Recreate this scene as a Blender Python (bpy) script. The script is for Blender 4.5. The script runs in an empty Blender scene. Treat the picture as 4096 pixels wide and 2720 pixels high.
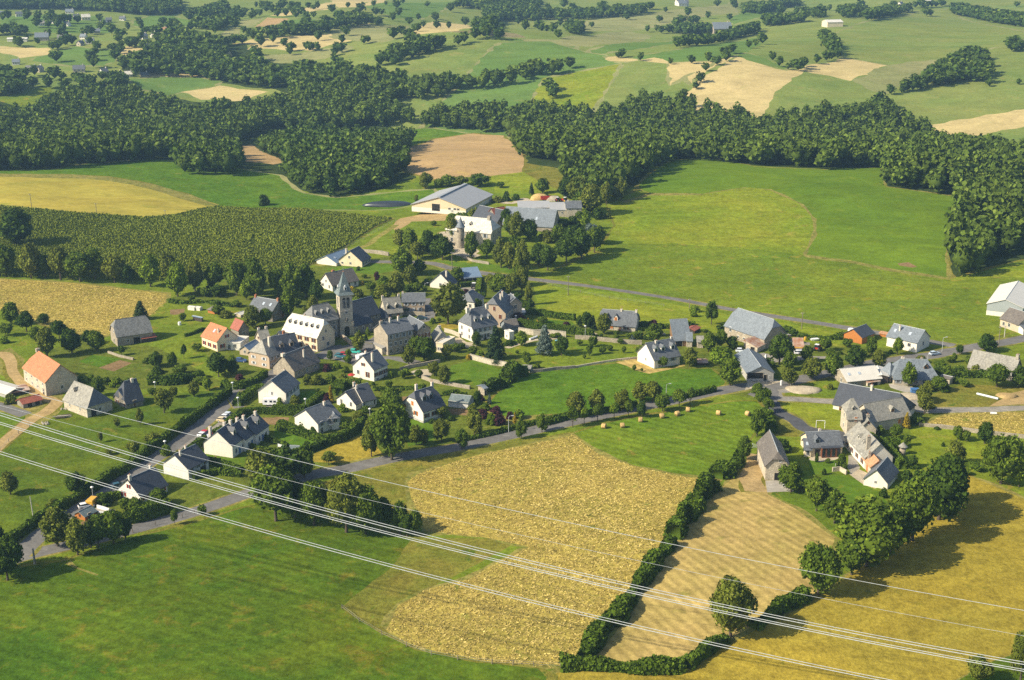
import bpy,bmesh,math,random
import numpy as np
from mathutils import Vector,Matrix
from mathutils.geometry import delaunay_2d_cdt
rng=np.random.default_rng(7)
random.seed(7)
scene=bpy.context.scene
C=scene.collection
# ------------------------------------------------------------------ camera
CAM_H,PITCH,FPX=154.0,math.radians(17.5),5690.0
cam=bpy.data.cameras.new('camera')
cam.sensor_width=36.0
cam.lens=FPX/4096.0*36.0
cam.clip_start,cam.clip_end=1.0,20000.0
cam_ob=bpy.data.objects.new('camera',cam)
cam_ob.location=(0,0,CAM_H)
cam_ob.rotation_euler=(math.radians(90)-PITCH,0,0)
C.objects.link(cam_ob)
scene.camera=cam_ob
# ------------------------------------------------------------------ light
SUN_EL,SUN_AZ=math.radians(36),math.radians(200)
world=bpy.data.worlds.new('World')
scene.world=world
world.use_nodes=True
wn=world.node_tree
wn.nodes.clear()
sky=wn.nodes.new('ShaderNodeTexSky')
sky.sky_type='NISHITA'
sky.sun_disc=False
sky.sun_elevation=SUN_EL
sky.sun_rotation=math.radians(90)-SUN_AZ
sky.air_density=1.0
sky.dust_density=1.5
bg=wn.nodes.new('ShaderNodeBackground')
bg.inputs['Strength'].default_value=0.10
wo=wn.nodes.new('ShaderNodeOutputWorld')
wn.links.new(sky.outputs[0],bg.inputs[0])
wn.links.new(bg.outputs[0],wo.inputs[0])
sun=bpy.data.lights.new('sun','SUN')
sun.energy=4.6
sun.angle=math.radians(0.5)
sun.color=(1.0,0.90,0.70)
sun_ob=bpy.data.objects.new('sun',sun)
d=Vector((math.cos(SUN_EL)*math.cos(SUN_AZ),math.cos(SUN_EL)*math.sin(SUN_AZ),math.sin(SUN_EL)))
sun_ob.rotation_euler=d.to_track_quat('Z','Y').to_euler()
sun_ob.location=d*800
C.objects.link(sun_ob)
vs=scene.view_settings
scene.display_settings.display_device='sRGB'
vs.view_transform='Standard'
vs.look='None'
vs.exposure=0.72
vs.gamma=1.0
vs.use_curve_mapping=False
scene.cycles.max_bounces=4
scene.cycles.diffuse_bounces=2
scene.cycles.glossy_bounces=2
scene.cycles.transmission_bounces=2
scene.cycles.volume_bounces=0
scene.cycles.use_denoising=False
# ------------------------------------------------------------------ pixels of the photograph to places on the ground
CT,ST=math.cos(PITCH),math.sin(PITCH)
def rays(F):
 F=np.asarray(F,float).reshape(-1,2)
 u=(F[:,0]-2048.0)/FPX
 v=-(F[:,1]-1360.0)/FPX
 return np.stack([u,CT+v*ST,-ST+v*CT],1)
def flat(F):
 r=rays(F)
 t=CAM_H/np.maximum(-r[:,2],0.02)
 return np.stack([r[:,0]*t,r[:,1]*t],1)
def project(P):
 P=np.asarray(P,float).reshape(-1,3)
 y,z=P[:,1],P[:,2]-CAM_H
 depth=y*CT-z*ST
 up=y*ST+z*CT
 return np.stack([2048+FPX*P[:,0]/depth,1360-FPX*up/depth],1)
KS=2361/4096.0
def S(*p):
 return np.array(p,float).reshape(-1,2)/KS
def zone(ox,oy,k):
 return lambda*p:np.array(p,float).reshape(-1,2)/k+(ox,oy)
K3=2361/700.0;K2=2361/1024.0;K1=1350/700.0;KU=1349/1024.0
A,B,CC,D,E=zone(0,1200,K3),zone(680,1020,K3),zone(1200,1000,K3),zone(1600,1000,K3),zone(2300,1100,K3)
G,HH,I,J=zone(2800,1150,K3),zone(3396,1150,K3),zone(0,1560,K3),zone(0,1900,K3)
K,L,M,N,O,P=zone(600,1460,K1),zone(1100,1380,K1),zone(1600,1380,K1),zone(2200,1450,1.5),zone(2950,1540,1.6875),zone(3396,1500,K1)
Q,Q0,Q2,Q3=zone(1024,600,K2),zone(0,600,K2),zone(2048,600,K2),zone(3072,600,K2)
T1,T2,T3=zone(0,0,2361/1400),zone(1350,0,2361/1400),zone(2700,0,2361/1396)
U1,U2,U3,U4,U5,U7=zone(900,1780,KU),zone(1300,2040,KU),zone(2200,1800,KU),zone(2200,2040,KU),zone(3072,1900,KU),zone(0,2040,KU)
U6=zone(3396,2260,K1)
BUMPS=[]
def bump(sp,amp,sx,sy=None,rot=0.0):
 c=flat(S(*sp))[0]
 BUMPS.append((c[0],c[1],amp,sx,sy or sx,rot))
bump((1760,440),8,95,70);bump((1060,370),7,45,50);bump((150,430),5,90,50)
bump((560,445),-3,60,40);bump((300,270),-14,170,110);bump((1000,265),-8,150,70);bump((1900,300),-10,160,80)
bump((1150,140),12,170,130);bump((1750,190),8,150,100);bump((2150,110),16,260,220);bump((300,130),7,180,160)
bump((700,60),14,250,200);bump((1500,60),-9,200,180);bump((100,40),10,260,240)
bump((1250,1300),1.8,40,30);bump((1700,1250),1.5,30,30);bump((300,1430),2.2,45,30);bump((2250,1330),2.0,50,40)
bump((900,1250),-1.8,14,30);bump((1450,900),1.5,40,30);bump((1180,540),4,40,40);bump((1800,620),-2.5,80,40)
bump((870,470),-2,50,25)
def height(x,y):
 x=np.asarray(x,float);y=np.asarray(y,float)
 h=np.zeros_like(x)
 for cx,cy,a,sx,sy,r in BUMPS:
  h=h+a*np.exp(-0.5*(((x-cx)/sx)**2+((y-cy)/sy)**2))
 far=np.clip((y-700)/600,0,1)
 h=h+far*(3.2*np.sin(x/83+y/170)+2.6*np.sin(x/47-y/120+1.3)+3.0*np.sin(y/95+x/260))
 nr=1-far
 h=h+nr*(0.35*np.sin(x/21+0.4)*np.sin(y/27+1.0)+0.25*np.sin(x/11+y/13))
 return h
def ground(F):
 """photograph pixels -> (n,3) points on the terrain"""
 r=rays(F)
 z=np.zeros(len(r))
 for _ in range(14):
  t=(CAM_H-z)/np.maximum(-r[:,2],0.02)
  z=height(r[:,0]*t,r[:,1]*t)
 t=(CAM_H-z)/np.maximum(-r[:,2],0.02)
 return np.stack([r[:,0]*t,r[:,1]*t,z],1)
def g1(F):
 return Vector(ground(F)[0])
def hz(x,y):
 return float(height(x,y))
def px_per_m(w):
 y,z=w[1],w[2]-CAM_H
 return FPX/(y*CT-z*ST)
# ------------------------------------------------------------------ materials
def new_mat(name,rough=0.9,spec=0.15):
 m=bpy.data.materials.new(name)
 m.use_nodes=True
 nt=m.node_tree
 b=nt.nodes['Principled BSDF']
 b.inputs['Roughness'].default_value=rough
 b.inputs['Specular IOR Level'].default_value=spec
 return m,nt,b
def nd(nt,t,**kw):
 n=nt.nodes.new(t)
 for k,v in kw.items():
  setattr(n,k,v)
 return n
def pos(nt,scale=(1,1,1),rot=(0,0,0)):
 g=nd(nt,'ShaderNodeNewGeometry')
 mp=nd(nt,'ShaderNodeMapping')
 mp.inputs['Scale'].default_value=scale
 mp.inputs['Rotation'].default_value=rot
 nt.links.new(g.outputs['Position'],mp.inputs[0])
 return mp.outputs[0]
def objpos(nt,scale=(1,1,1)):
 g=nd(nt,'ShaderNodeTexCoord')
 mp=nd(nt,'ShaderNodeMapping')
 mp.inputs['Scale'].default_value=scale
 nt.links.new(g.outputs['Object'],mp.inputs[0])
 return mp.outputs[0]
def noise(nt,vec,scale,detail=3,rough=0.6,dist=0.0):
 n=nd(nt,'ShaderNodeTexNoise')
 n.inputs['Scale'].default_value=scale
 n.inputs['Detail'].default_value=detail
 n.inputs['Roughness'].default_value=rough
 n.inputs['Distortion'].default_value=dist
 nt.links.new(vec,n.inputs['Vector'])
 return n.outputs['Fac']
def ramp(nt,fac,lo,hi):
 r=nd(nt,'ShaderNodeMapRange',clamp=True)
 r.inputs[1].default_value=lo;r.inputs[2].default_value=hi
 nt.links.new(fac,r.inputs[0])
 return r.outputs[0]
def mix(nt,fac,a,b):
 n=nd(nt,'ShaderNodeMix',data_type='RGBA')
 if isinstance(fac,float):n.inputs[0].default_value=fac
 else:nt.links.new(fac,n.inputs[0])
 for i,c in((6,a),(7,b)):
  if isinstance(c,tuple):n.inputs[i].default_value=(*c,1)
  else:nt.links.new(c,n.inputs[i])
 return n.outputs[2]
def mulv(nt,col,val):
 n=nd(nt,'ShaderNodeHueSaturation')
 nt.links.new(col,n.inputs['Color'])
 nt.links.new(val,n.inputs['Value'])
 return n.outputs[0]
def bumpn(nt,b,fac,strength,dist):
 n=nd(nt,'ShaderNodeBump')
 n.inputs['Strength'].default_value=strength
 n.inputs['Distance'].default_value=dist
 nt.links.new(fac,n.inputs['Height'])
 nt.links.new(n.outputs[0],b.inputs['Normal'])
def field_mat(name,c1,c2,c3=None,patch=0.02,fine=1.2,tuft=0.35,stripes=None,bumpd=0.25,amt3=(0.58,0.72),fvar=0.45,stretch=(1,1,1)):
 m,nt,b=new_mat(name,1.0,0.0)
 v=pos(nt);vsx=pos(nt,stretch)
 big=ramp(nt,noise(nt,v,patch,4,0.65,0.8),0.33,0.68)
 col=mix(nt,big,c1,c2)
 if c3:
  mid=ramp(nt,noise(nt,vsx,patch*5,5,0.7,0.6),*amt3)
  col=mix(nt,mid,col,c3)
 blot=noise(nt,pos(nt,(0.55,1,1)),patch*2.3,5,0.7,1.5)
 bm_=nd(nt,'ShaderNodeMapRange');bm_.inputs[1].default_value=0.3;bm_.inputs[2].default_value=0.7;bm_.inputs[3].default_value=0.80;bm_.inputs[4].default_value=1.18
 nt.links.new(blot,bm_.inputs[0])
 col=mulv(nt,col,bm_.outputs[0])
 if stripes:
  ang,spacing,amt=stripes
  w=nd(nt,'ShaderNodeTexWave')
  w.inputs['Scale'].default_value=1.0/spacing*math.pi*0.1
  w.inputs['Distortion'].default_value=2.2
  w.inputs['Detail'].default_value=2.0
  w.inputs['Detail Scale'].default_value=0.3
  nt.links.new(pos(nt,(1,1,1),(0,0,ang)),w.inputs['Vector'])
  sv=nd(nt,'ShaderNodeMapRange');sv.inputs[3].default_value=1-amt;sv.inputs[4].default_value=1+amt*0.6
  nt.links.new(w.outputs['Fac'],sv.inputs[0])
  col=mulv(nt,col,sv.outputs[0])
 t=noise(nt,vsx,tuft,4,0.75,0.3)
 f=noise(nt,vsx,fine,3,0.8)
 a=nd(nt,'ShaderNodeMath',operation='ADD');nt.links.new(t,a.inputs[0]);nt.links.new(f,a.inputs[1])
 mr=nd(nt,'ShaderNodeMapRange');mr.inputs[1].default_value=0.7;mr.inputs[2].default_value=1.3
 mr.inputs[3].default_value=1-fvar;mr.inputs[4].default_value=1+fvar
 nt.links.new(a.outputs[0],mr.inputs[0])
 col=mulv(nt,col,mr.outputs[0])
 nt.links.new(col,b.inputs['Base Color'])
 if bumpd:bumpn(nt,b,a.outputs[0],0.6,bumpd)
 return m
MAT={}
MAT['meadow']=field_mat('meadow_grass',(0.105,0.158,0.014),(0.161,0.194,0.016),(0.280,0.209,0.035),0.022)
MAT['lush']=field_mat('lush_grass',(0.060,0.128,0.010),(0.098,0.165,0.012),(0.165,0.170,0.02),0.025)
MAT['lowgreen']=field_mat('foreground_grass',(0.055,0.109,0.009),(0.098,0.131,0.010),(0.169,0.138,0.018),0.035,stripes=(math.radians(-62),3.2,0.10),fine=1.0,amt3=(0.55,0.75))
MAT['leftgreen']=field_mat('paddock_grass',(0.061,0.110,0.012),(0.115,0.142,0.012),(0.189,0.150,0.025),0.03)
MAT['yellowgreen']=field_mat('yellowing_grass',(0.144,0.200,0.014),(0.213,0.226,0.020),(0.287,0.242,0.045),0.022)
MAT['domegreen']=field_mat('clover_field',(0.093,0.160,0.012),(0.124,0.185,0.013),(0.147,0.190,0.016),0.02,fvar=0.25)
MAT['drytuft']=field_mat('dry_tussock_grass',(0.34,0.255,0.060),(0.27,0.225,0.045),(0.12,0.15,0.020),0.035,tuft=0.5,fine=1.0,bumpd=0.5,amt3=(0.60,0.70),fvar=0.5)
MAT['drygreen']=field_mat('dry_and_green_grass',(0.13,0.145,0.020),(0.20,0.165,0.03),(0.075,0.12,0.012),0.05,tuft=0.4,bumpd=0.4)
MAT['gold']=field_mat('golden_meadow',(0.30,0.225,0.030),(0.255,0.205,0.030),(0.15,0.155,0.02),0.03,tuft=0.4,bumpd=0.35,amt3=(0.62,0.74),fvar=0.4)
MAT['hay']=field_mat('mown_hay_ground',(0.42,0.30,0.105),(0.33,0.255,0.075),(0.24,0.21,0.05),0.04,stripes=(math.radians(-28),2.6,0.16),bumpd=0.2,fvar=0.3)
MAT['mown']=field_mat('mown_aftermath',(0.098,0.165,0.012),(0.137,0.185,0.014),(0.260,0.200,0.04),0.03,stripes=(math.radians(-55),3.4,0.12),amt3=(0.60,0.72))
MAT['yellowfield']=field_mat('yellow_stubble',(0.36,0.285,0.050),(0.30,0.265,0.045),(0.21,0.23,0.03),0.02,fvar=0.25,stretch=(0.3,1,1))
MAT['tan']=field_mat('ploughed_tan_soil',(0.40,0.265,0.120),(0.37,0.255,0.115),(0.43,0.30,0.10),0.02,fvar=0.2)
MAT['wheat']=field_mat('ripe_wheat_stubble',(0.50,0.39,0.175),(0.45,0.36,0.155),(0.39,0.34,0.13),0.015,fvar=0.22)
MAT['pasture']=field_mat('pale_pasture',(0.20,0.215,0.075),(0.27,0.255,0.105),(0.15,0.19,0.05),0.012,fvar=0.3)
MAT['hill']=field_mat('hill_grass',(0.144,0.200,0.045),(0.204,0.225,0.055),(0.252,0.230,0.07),0.014,fvar=0.25)
MAT['fargreen']=field_mat('far_green_field',(0.101,0.175,0.035),(0.128,0.195,0.042),(0.176,0.210,0.05),0.012,fvar=0.2)
MAT['maize']=field_mat('maize_ground',(0.060,0.085,0.015),(0.075,0.095,0.018),None,0.03,fvar=0.4)
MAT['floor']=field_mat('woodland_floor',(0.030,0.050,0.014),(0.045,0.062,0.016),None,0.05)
MAT['scrub']=field_mat('brown_scrub',(0.19,0.165,0.075),(0.24,0.20,0.10),(0.13,0.14,0.05),0.03)
MAT['lawn']=field_mat('garden_lawn',(0.077,0.145,0.012),(0.105,0.165,0.014),(0.168,0.170,0.02),0.06,fvar=0.25)
MAT['garden']=field_mat('garden_ground',(0.088,0.120,0.016),(0.125,0.145,0.018),(0.175,0.150,0.04),0.08)
MAT['soil']=field_mat('bare_garden_soil',(0.20,0.13,0.062),(0.235,0.155,0.075),None,0.2,fvar=0.3)
MAT['verge']=field_mat('dry_verge',(0.26,0.215,0.06),(0.17,0.17,0.035),(0.09,0.12,0.016),0.1,amt3=(0.5,0.7))
MAT['asphalt']=field_mat('worn_asphalt',(0.175,0.165,0.152),(0.145,0.138,0.130),(0.22,0.21,0.19),0.08,fvar=0.18,bumpd=0.03)
MAT['darkasphalt']=field_mat('new_asphalt',(0.080,0.082,0.088),(0.095,0.096,0.10),None,0.1,fvar=0.15,bumpd=0.02)
MAT['gravel']=field_mat('pale_gravel',(0.46,0.39,0.28),(0.40,0.335,0.235),(0.33,0.29,0.20),0.1,fvar=0.25)
MAT['dirt']=field_mat('dirt_track',(0.40,0.28,0.125),(0.34,0.24,0.105),(0.24,0.20,0.07),0.1,fvar=0.25)
MAT['concrete']=field_mat('concrete_slab',(0.40,0.36,0.30),(0.34,0.31,0.26),None,0.2,fvar=0.15,bumpd=0.02)
MAT['grit']=field_mat('grey_grit',(0.24,0.22,0.19),(0.30,0.27,0.22),(0.2,0.2,0.1),0.12,fvar=0.25)
MAT['pool']=field_mat('pool_water',(0.20,0.48,0.60),(0.24,0.52,0.64),None,0.2,fvar=0.1,bumpd=0.01)
# ------------------------------------------------------------------ fields, roads and yards (painted over each other, the last on top)
FIELDS=[]
EDGE={'dry_meadow':('verge',1.2),'hay_field':('verge',1.0),'mown_meadow':('drygreen',1.0),'clover_field':('verge',1.3),'yellow_field':('drygreen',1.5),'maize_field':('verge',1.6),'brown_field':('drygreen',2.0),'centre_meadow':('drygreen',.9),'lower_meadow':('drygreen',1.2),'great_meadow':('drygreen',1.5),'golden_meadow':('verge',1.0),'bale_field':('pasture',3.0),'hillside_meadow':('pasture',3.0),'big_hill_meadow':('pasture',4.0),'stubble_field':('hill',2.5),'green_field':('pasture',2.5)}
def F(name,mat,pts,jit=0.5,smooth=False):
 if name in EDGE:
  FIELDS.append(['field_margin',EDGE[name][0],(np.asarray(pts,float),-EDGE[name][1]),jit*1.6,smooth])
 FIELDS.append([name,mat,np.asarray(pts,float),jit,smooth])
ROADS=[]
def R(name,mat,pts,width,jit=0.12):
 if width>3.4:FIELDS.append(['road_verge','verge' if mat!='dirt' else 'drygreen',(np.asarray(pts,float),width+1.5),0.45,True])
 FIELDS.append([name,mat,(np.asarray(pts,float),width),jit,True])
# far country
F('far_pasture','hill',S(-900,-60,3300,-60,3300,240,2361,260,1400,250,900,210,300,200,-900,230),2)
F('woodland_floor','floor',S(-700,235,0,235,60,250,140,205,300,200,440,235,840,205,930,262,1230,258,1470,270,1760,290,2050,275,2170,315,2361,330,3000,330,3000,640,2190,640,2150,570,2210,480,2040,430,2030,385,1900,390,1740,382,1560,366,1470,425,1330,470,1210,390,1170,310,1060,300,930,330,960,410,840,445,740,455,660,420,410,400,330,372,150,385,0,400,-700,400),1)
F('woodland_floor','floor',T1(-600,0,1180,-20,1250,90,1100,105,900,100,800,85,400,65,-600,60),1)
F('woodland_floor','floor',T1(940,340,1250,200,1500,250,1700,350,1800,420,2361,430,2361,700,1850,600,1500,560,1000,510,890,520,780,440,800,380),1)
for m,nm,z,pts in(('fargreen','green_field',T1,(890,140,1010,108,1150,106,1310,138,1280,175,1060,195,930,180)),('tan','ploughed_field',T1,(1715,180,1800,118,1960,130,1850,175)),('fargreen','green_field',T1,(1960,130,2230,130,2180,195,1990,200,1850,178)),('fargreen','green_field',T1,(215,400,500,315,760,345,795,400,700,445,470,445,300,425)),('wheat','stubble_field',T1,(-300,300,0,310,345,322,310,370,150,392,0,350,-300,350)),('wheat','stubble_field',T1,(800,345,850,308,945,330,935,400,830,378)),('fargreen','green_field',T1,(880,540,1200,513,1505,545,1450,590,1240,612,1100,650,1060,612,920,580)),('wheat','stubble_field',T1,(1240,617,1480,575,1822,615,1640,675,1350,668)),('wheat','stubble_strip',T1,(1560,300,1700,268,1900,250,2250,222,2361,180,2500,150,2500,240,2361,275,2100,340,1790,332,1690,350,1700,300)),('pasture','pasture',T1,(1750,385,2000,360,2330,303,2400,310,2361,340,2200,392,1880,432,1790,402)),('wheat','stubble_strip',T1,(1430,415,1560,373,1575,412)),('wheat','stubble_strip',T1,(980,510,1180,498,1400,490,1400,520,1200,520,1000,525)),('hill','pasture',T1,(1540,105,1700,30,2000,0,2361,-30,2500,-30,2361,60,1900,115)),('wheat','stubble_field',T1,(1820,105,2000,70,2361,5,2600,-20,2600,30,2361,45,1920,108)),('pasture','pasture',T1,(1470,245,1640,140,1790,118,1720,180,1640,190,1620,242)),('hill','pasture',T1,(340,612,500,568,625,572,625,640,430,645)),('fargreen','village_meadow',T1,(0,110,400,95,760,130,760,220,480,225,220,215,0,160)),('fargreen','green_field',T2,(200,52,450,20,800,8,720,62,560,130,380,122,300,82)),('wheat','stubble_field',T2,(-60,-10,260,-20,160,48,0,52)),('pasture','pasture',T2,(-40,190,250,163,380,170,492,175,470,242,300,292,-40,255)),('wheat','stubble_field',T2,(505,178,650,146,890,168,902,200,800,242,560,252,515,212)),('hill','pasture',T2,(1010,242,1120,148,1500,132,1560,202,1400,232,1180,262,1060,272)),('pasture','pasture',T2,(1600,148,2050,100,2361,58,2700,0,2700,90,2361,132,2050,202,1650,212)),('hill','pale_hill_pasture',T2,(350,462,600,370,1000,280,1250,248,1310,270,1200,330,1100,362,900,362,750,422,640,492,480,502)),('fargreen','green_field',T2,(1160,342,1230,298,1400,308,1600,308,1625,392,1350,412,1250,392)),('scrub','scrub_slope',T2,(640,492,760,420,880,360,1150,350,1270,402,1200,442,1000,482,820,502)),('pasture','pasture',T2,(1240,265,1500,268,1750,228,1940,203,2120,240,1950,292,1700,312,1400,312)),('fargreen','green_field',T2,(1700,342,2000,288,2361,238,2420,235,2420,290,2100,322,1850,352,1730,372)),('fargreen','hillside_meadow',T2,(440,698,1100,588,1430,518,1660,540,1800,560,1830,622,1910,642,1650,750,1480,730,1180,730,760,740,600,710,480,725)),('yellowgreen','hillside_meadow',T2,(1150,705,1400,640,1900,640,1650,750,1480,730,1180,730)),('fargreen','green_field',T2,(1815,452,2361,328,2400,320,2400,445,2130,497,1900,552,1840,522)),('wheat','bale_field',T2,(1800,592,1870,553,2130,497,2361,450,2500,424,2620,430,2690,470,2660,590,2500,680,2361,705,2300,662,2150,602,1950,632,1830,622)),('fargreen','green_strip',T3,(-20,355,560,250,575,312,500,352,300,412,-20,472)),('fargreen','green_field',T3,(300,412,490,358,640,408,775,462,740,515,600,512,500,472)),('hill','yellow_pasture',T3,(490,356,590,298,600,238,700,208,1000,193,1020,290,1080,385,900,425,770,462,640,406)),('wheat','bale_field',T3,(-40,480,290,415,500,472,592,512,400,602,330,622,-40,705)),('wheat','stubble_field',T3,(-160,715,0,712,400,622,760,520,1060,420,1150,392,1445,440,1200,552,870,642,700,722,520,790,200,790,0,745)),('pasture','tan_pasture',T3,(1200,552,1445,440,1700,403,1965,408,1880,482,1500,592,1430,642,1340,632)),('hill','cow_pasture',T3,(560,785,720,708,870,642,1200,558,1345,632,1260,690,760,800,620,830)),('hill','big_hill_meadow',T3,(1050,242,1330,138,1650,78,1870,58,2000,150,2361,218,2700,240,2700,280,2361,262,2250,302,2120,332,1980,332,1950,402,1700,403,1445,440,1150,388,1060,332)),('hill','hill_meadow',T3,(1430,642,1700,590,2000,580,2361,568,2800,540,2800,690,2361,742,1740,840,1600,800,1440,730)),('wheat','stubble_field',T3,(1330,880,1740,838,2361,740,2800,650,2800,800,2361,862,1850,948,1500,940)),('hill','hill_meadow',T3,(1820,962,2361,860,2800,790,2800,960,2361,990)),('hill','hill_meadow',T3,(2100,402,2361,350,2700,290,2700,530,2361,545,2130,570)),('hill','hill_meadow',T3,(1880,30,2361,-20,2800,-40,2800,210,2361,150,2100,100)),('fargreen','green_field',T3,(350,130,560,60,700,20,620,110,400,165)),):
 F(nm,m,z(*pts),1.0)
F('ploughed_field','tan',T1(1540,1075,1590,985,1700,975,1770,1022,1930,1090,1850,1110),0.6)
# middle distance
F('green_field','lush',S(-400,400,0,392,130,390,200,378,330,368,430,372,640,405,660,422,700,447,780,457,1000,437,1010,462,900,482,700,482,500,478,400,445,250,412,100,405),0.6)
F('yellow_field','yellowfield',S(-700,404,0,402,140,402,250,408,350,425,430,448,500,472,380,501,330,503,150,490,0,476,-700,440),0.6)
F('stubble_margin','verge',S(-300,402,0,400,140,401,250,407,350,424,430,447,505,472,470,474,400,452,300,425,200,412,0,407),0.5)
F('maize_field','maize',S(-700,440,0,474,150,489,330,503,400,497,500,477,700,481,905,503,740,602,700,618,400,645,0,620,-700,620),0.4)
F('rough_grass','meadow',S(705,618,740,603,912,503,1000,480,1080,490,1070,520,1010,545,950,570,900,590,830,600,760,640),0.5)
F('bare_ground','dirt',Q(1330,630,1560,585,1760,590,1740,650,1450,660,1300,760,1250,700),0.5)
F('bare_ground','verge',Q(480,1050,700,960,1000,870,1280,690,1340,690,1100,850,800,990,640,1080),0.5)
F('dry_meadow','drytuft',S(-600,640,0,643,200,655,388,677,382,700,340,742,240,775,180,775,0,712,-600,700),0.5)
F('green_field','lush',S(725,322,850,300,1000,296,1080,308,1000,322,950,338,800,330),0.5)
F('brown_field','tan',S(870,378,950,338,1000,320,1090,308,1160,313,1182,330,1207,370,1207,397,1130,406,1000,412,950,400),0.5)
F('meadow_by_the_farm','yellowgreen',S(1130,406,1207,397,1280,430,1290,450,1140,445),0.4)
F('scrub_clearing','drygreen',S(1205,395,1210,375,1300,390,1360,420,1290,440),0.5)
F('great_meadow','yellowgreen',S(1240,642,1330,600,1390,560,1420,520,1400,470,1480,432,1560,368,1660,367,1740,385,1900,391,2030,386,2040,430,2215,455,2215,500,2180,580,2195,645,2361,600,3000,560,3000,800,2361,755,2230,795,2110,785,1960,752,1700,712,1390,660),0.5)
F('meadow_strip','meadow',S(1240,640,1330,600,1400,560,1560,560,1750,575,1860,592,1960,604,2100,632,2195,645,2361,640,3000,620,3000,800,2361,755,2230,795,2110,785,1960,752,1700,712,1390,660),1.2)
F('clover_field','domegreen',S(1470,432,1560,368,1660,367,1740,385,1900,391,2030,386,2040,430,2215,455,2215,500,2180,580,2185,640,2100,628,1960,602,1858,589,1882,540,1880,505,1850,470,1780,437,1720,431,1620,447,1500,445),0.4)
F('dry_verge','verge',S(1858,587,1960,600,2100,626,2190,640,2192,646,2100,633,1960,606,1855,593),0.4)
F('dry_verge','verge',S(1430,462,1500,444,1620,446,1618,450,1500,450,1440,468),0.4)
F('bare_patch','soil',Q3(1195,1045,1290,1035,1375,1075,1330,1085,1210,1065),0.3)
F('roadside_meadow','yellowgreen',S(1230,655,1400,672,1700,728,1960,768,1930,800,1700,770,1500,765,1240,740),0.5)
F('village_ground','garden',S(560,640,700,620,900,590,1230,640,1240,740,1500,760,1700,770,1930,800,2230,800,2500,760,2900,780,2900,960,2361,1000,1800,930,1640,900,1340,965,870,1060,600,1130,200,1250,140,1180,400,1010,540,900,380,690),0.5)
F('garden_lawn','meadow',S(330,740,390,690,520,700,560,720,560,770,470,760,470,830,400,830,330,800),0.4)
F('garden_lawn','garden',S(100,810,200,780,360,800,450,850,540,890,460,890,240,900,150,860),0.4)
F('paddock','leftgreen',S(-300,1180,-60,1060,60,960,140,930,240,950,330,910,530,895,540,905,400,1010,290,1080,150,1170,60,1215,-300,1330),0.5)
F('orchard','meadow',S(1210,850,1190,800,1330,780,1480,790,1485,830,1330,845),0.3)
F('garden_lawn','lawn',S(1030,880,1040,842,1090,830,1170,855,1180,880,1120,890,1060,885),0.3)
F('centre_meadow','lush',S(1130,925,1165,890,1205,865,1290,850,1480,834,1490,842,1560,850,1640,850,1670,880,1655,902,1560,918,1340,958,1200,972,1130,950),0.4)
F('dry_garden','hay',E(560,1180,720,1140,910,1120,920,1190,1060,1265,1300,1250,1470,1200,1480,1225,1200,1290,1000,1335,830,1290,700,1220),0.3)
F('roadside_verge','verge',S(1130,965,1340,950,1650,895,1655,905,1340,962,1130,990),0.3)
F('garden_lawn','garden',S(940,1010,1020,960,1120,960,1180,990,1060,1030,960,1050),0.3)
F('garden_lawn','lawn',L(980,1180-560,1060,560,1250,560,1330,600,1350,690,1200,740,1020,780),0.3)
F('yellow_lawn','gold',L(270,850,640,700,760,740,850,870,700,905,500,910,300,900),0.3)
F('garden_lawn','lawn',L(0,640,60,660,390,770,300,800,120,830,0,760),0.2)
F('garden_lawn','lawn',L(190,360,300,350,370,390,250,455,190,440),0.2)
F('garden_lawn','lawn',K(400,640,460,690,640,720,740,700,720,790,560,770,440,720),0.2)
F('garden_lawn','lawn',CC(300,260,600,215,840,230,1030,170,1250,200,1270,280,1000,330,700,300),0.3)
F('garden_lawn','lawn',D(350,190,500,140,700,160,1300,200,1560,280,1500,310,800,250),0.3)
F('garden_lawn','meadow',D(1420,1340,1650,1290,1900,1290,1830,1400,1600,1440),0.3)
F('garden_lawn','lawn',D(1700,930,2300,960,2361,1010,1900,1010,1700,1000),0.3)
F('churchyard_lawn','meadow',CC(600,1190,760,1140,1040,1140,1045,1190,900,1250,700,1270),0.2)
F('dry_lawn','gold',D(500,990,780,1010,780,1060,600,1090),0.2)
F('vegetable_plot','soil',A(1330,915,1620,810,1780,850,1530,965),0.15)
F('vegetable_plot','lush',A(1060,830,1250,740,1620,790,1330,910),0.2)
F('vegetable_plot','soil',K(865,405,1075,405,1000,465,900,455),0.15)
F('vegetable_plot','soil',L(930,400,1070,395,1000,440,940,435),0.15)
F('vegetable_plot','soil',L(0,555,110,560,100,590,30,620,0,620),0.15)
F('vegetable_plot','soil',B(0,740,200,725,190,790,60,810,0,800),0.15)
F('grass_by_the_farm_track','verge',A(-200,700,0,690,150,640,330,800,300,1000,200,1090,0,1000,-200,1000),0.3)
F('farmyard','verge',I(280,60,850,40,850,250,780,330,540,480,340,440,350,290,120,220),0.3)
F('village_green','meadow',G(1010,1460,1030,1330,1300,1290,1850,1250,1880,1480,1760,1500,1100,1480),0.2)
F('green_behind_houses','garden',HH(850,920,1300,900,1760,860,2361,720,3300,600,3300,1500,2361,1380,1900,1450,1700,1550,1000,1500,1050,1350,1250,1280),0.3)
F('grass_by_the_junction','meadow',HH(1750,860,2361,720,3300,600,3300,900,2300,980,1900,960),0.3)
F('rough_ground','drygreen',P(600,160,900,70,1340,90,1500,100,1500,270,1000,270,640,240),0.3)
F('bare_earth','dirt',P(1050,262,1240,140,1350,120,1700,100,1700,260,1350,255),0.3)
F('dry_meadow','drytuft',P(600,370,700,320,900,285,1350,285,2200,270,2200,480,1350,470,1000,420,650,385),0.3)
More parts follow.
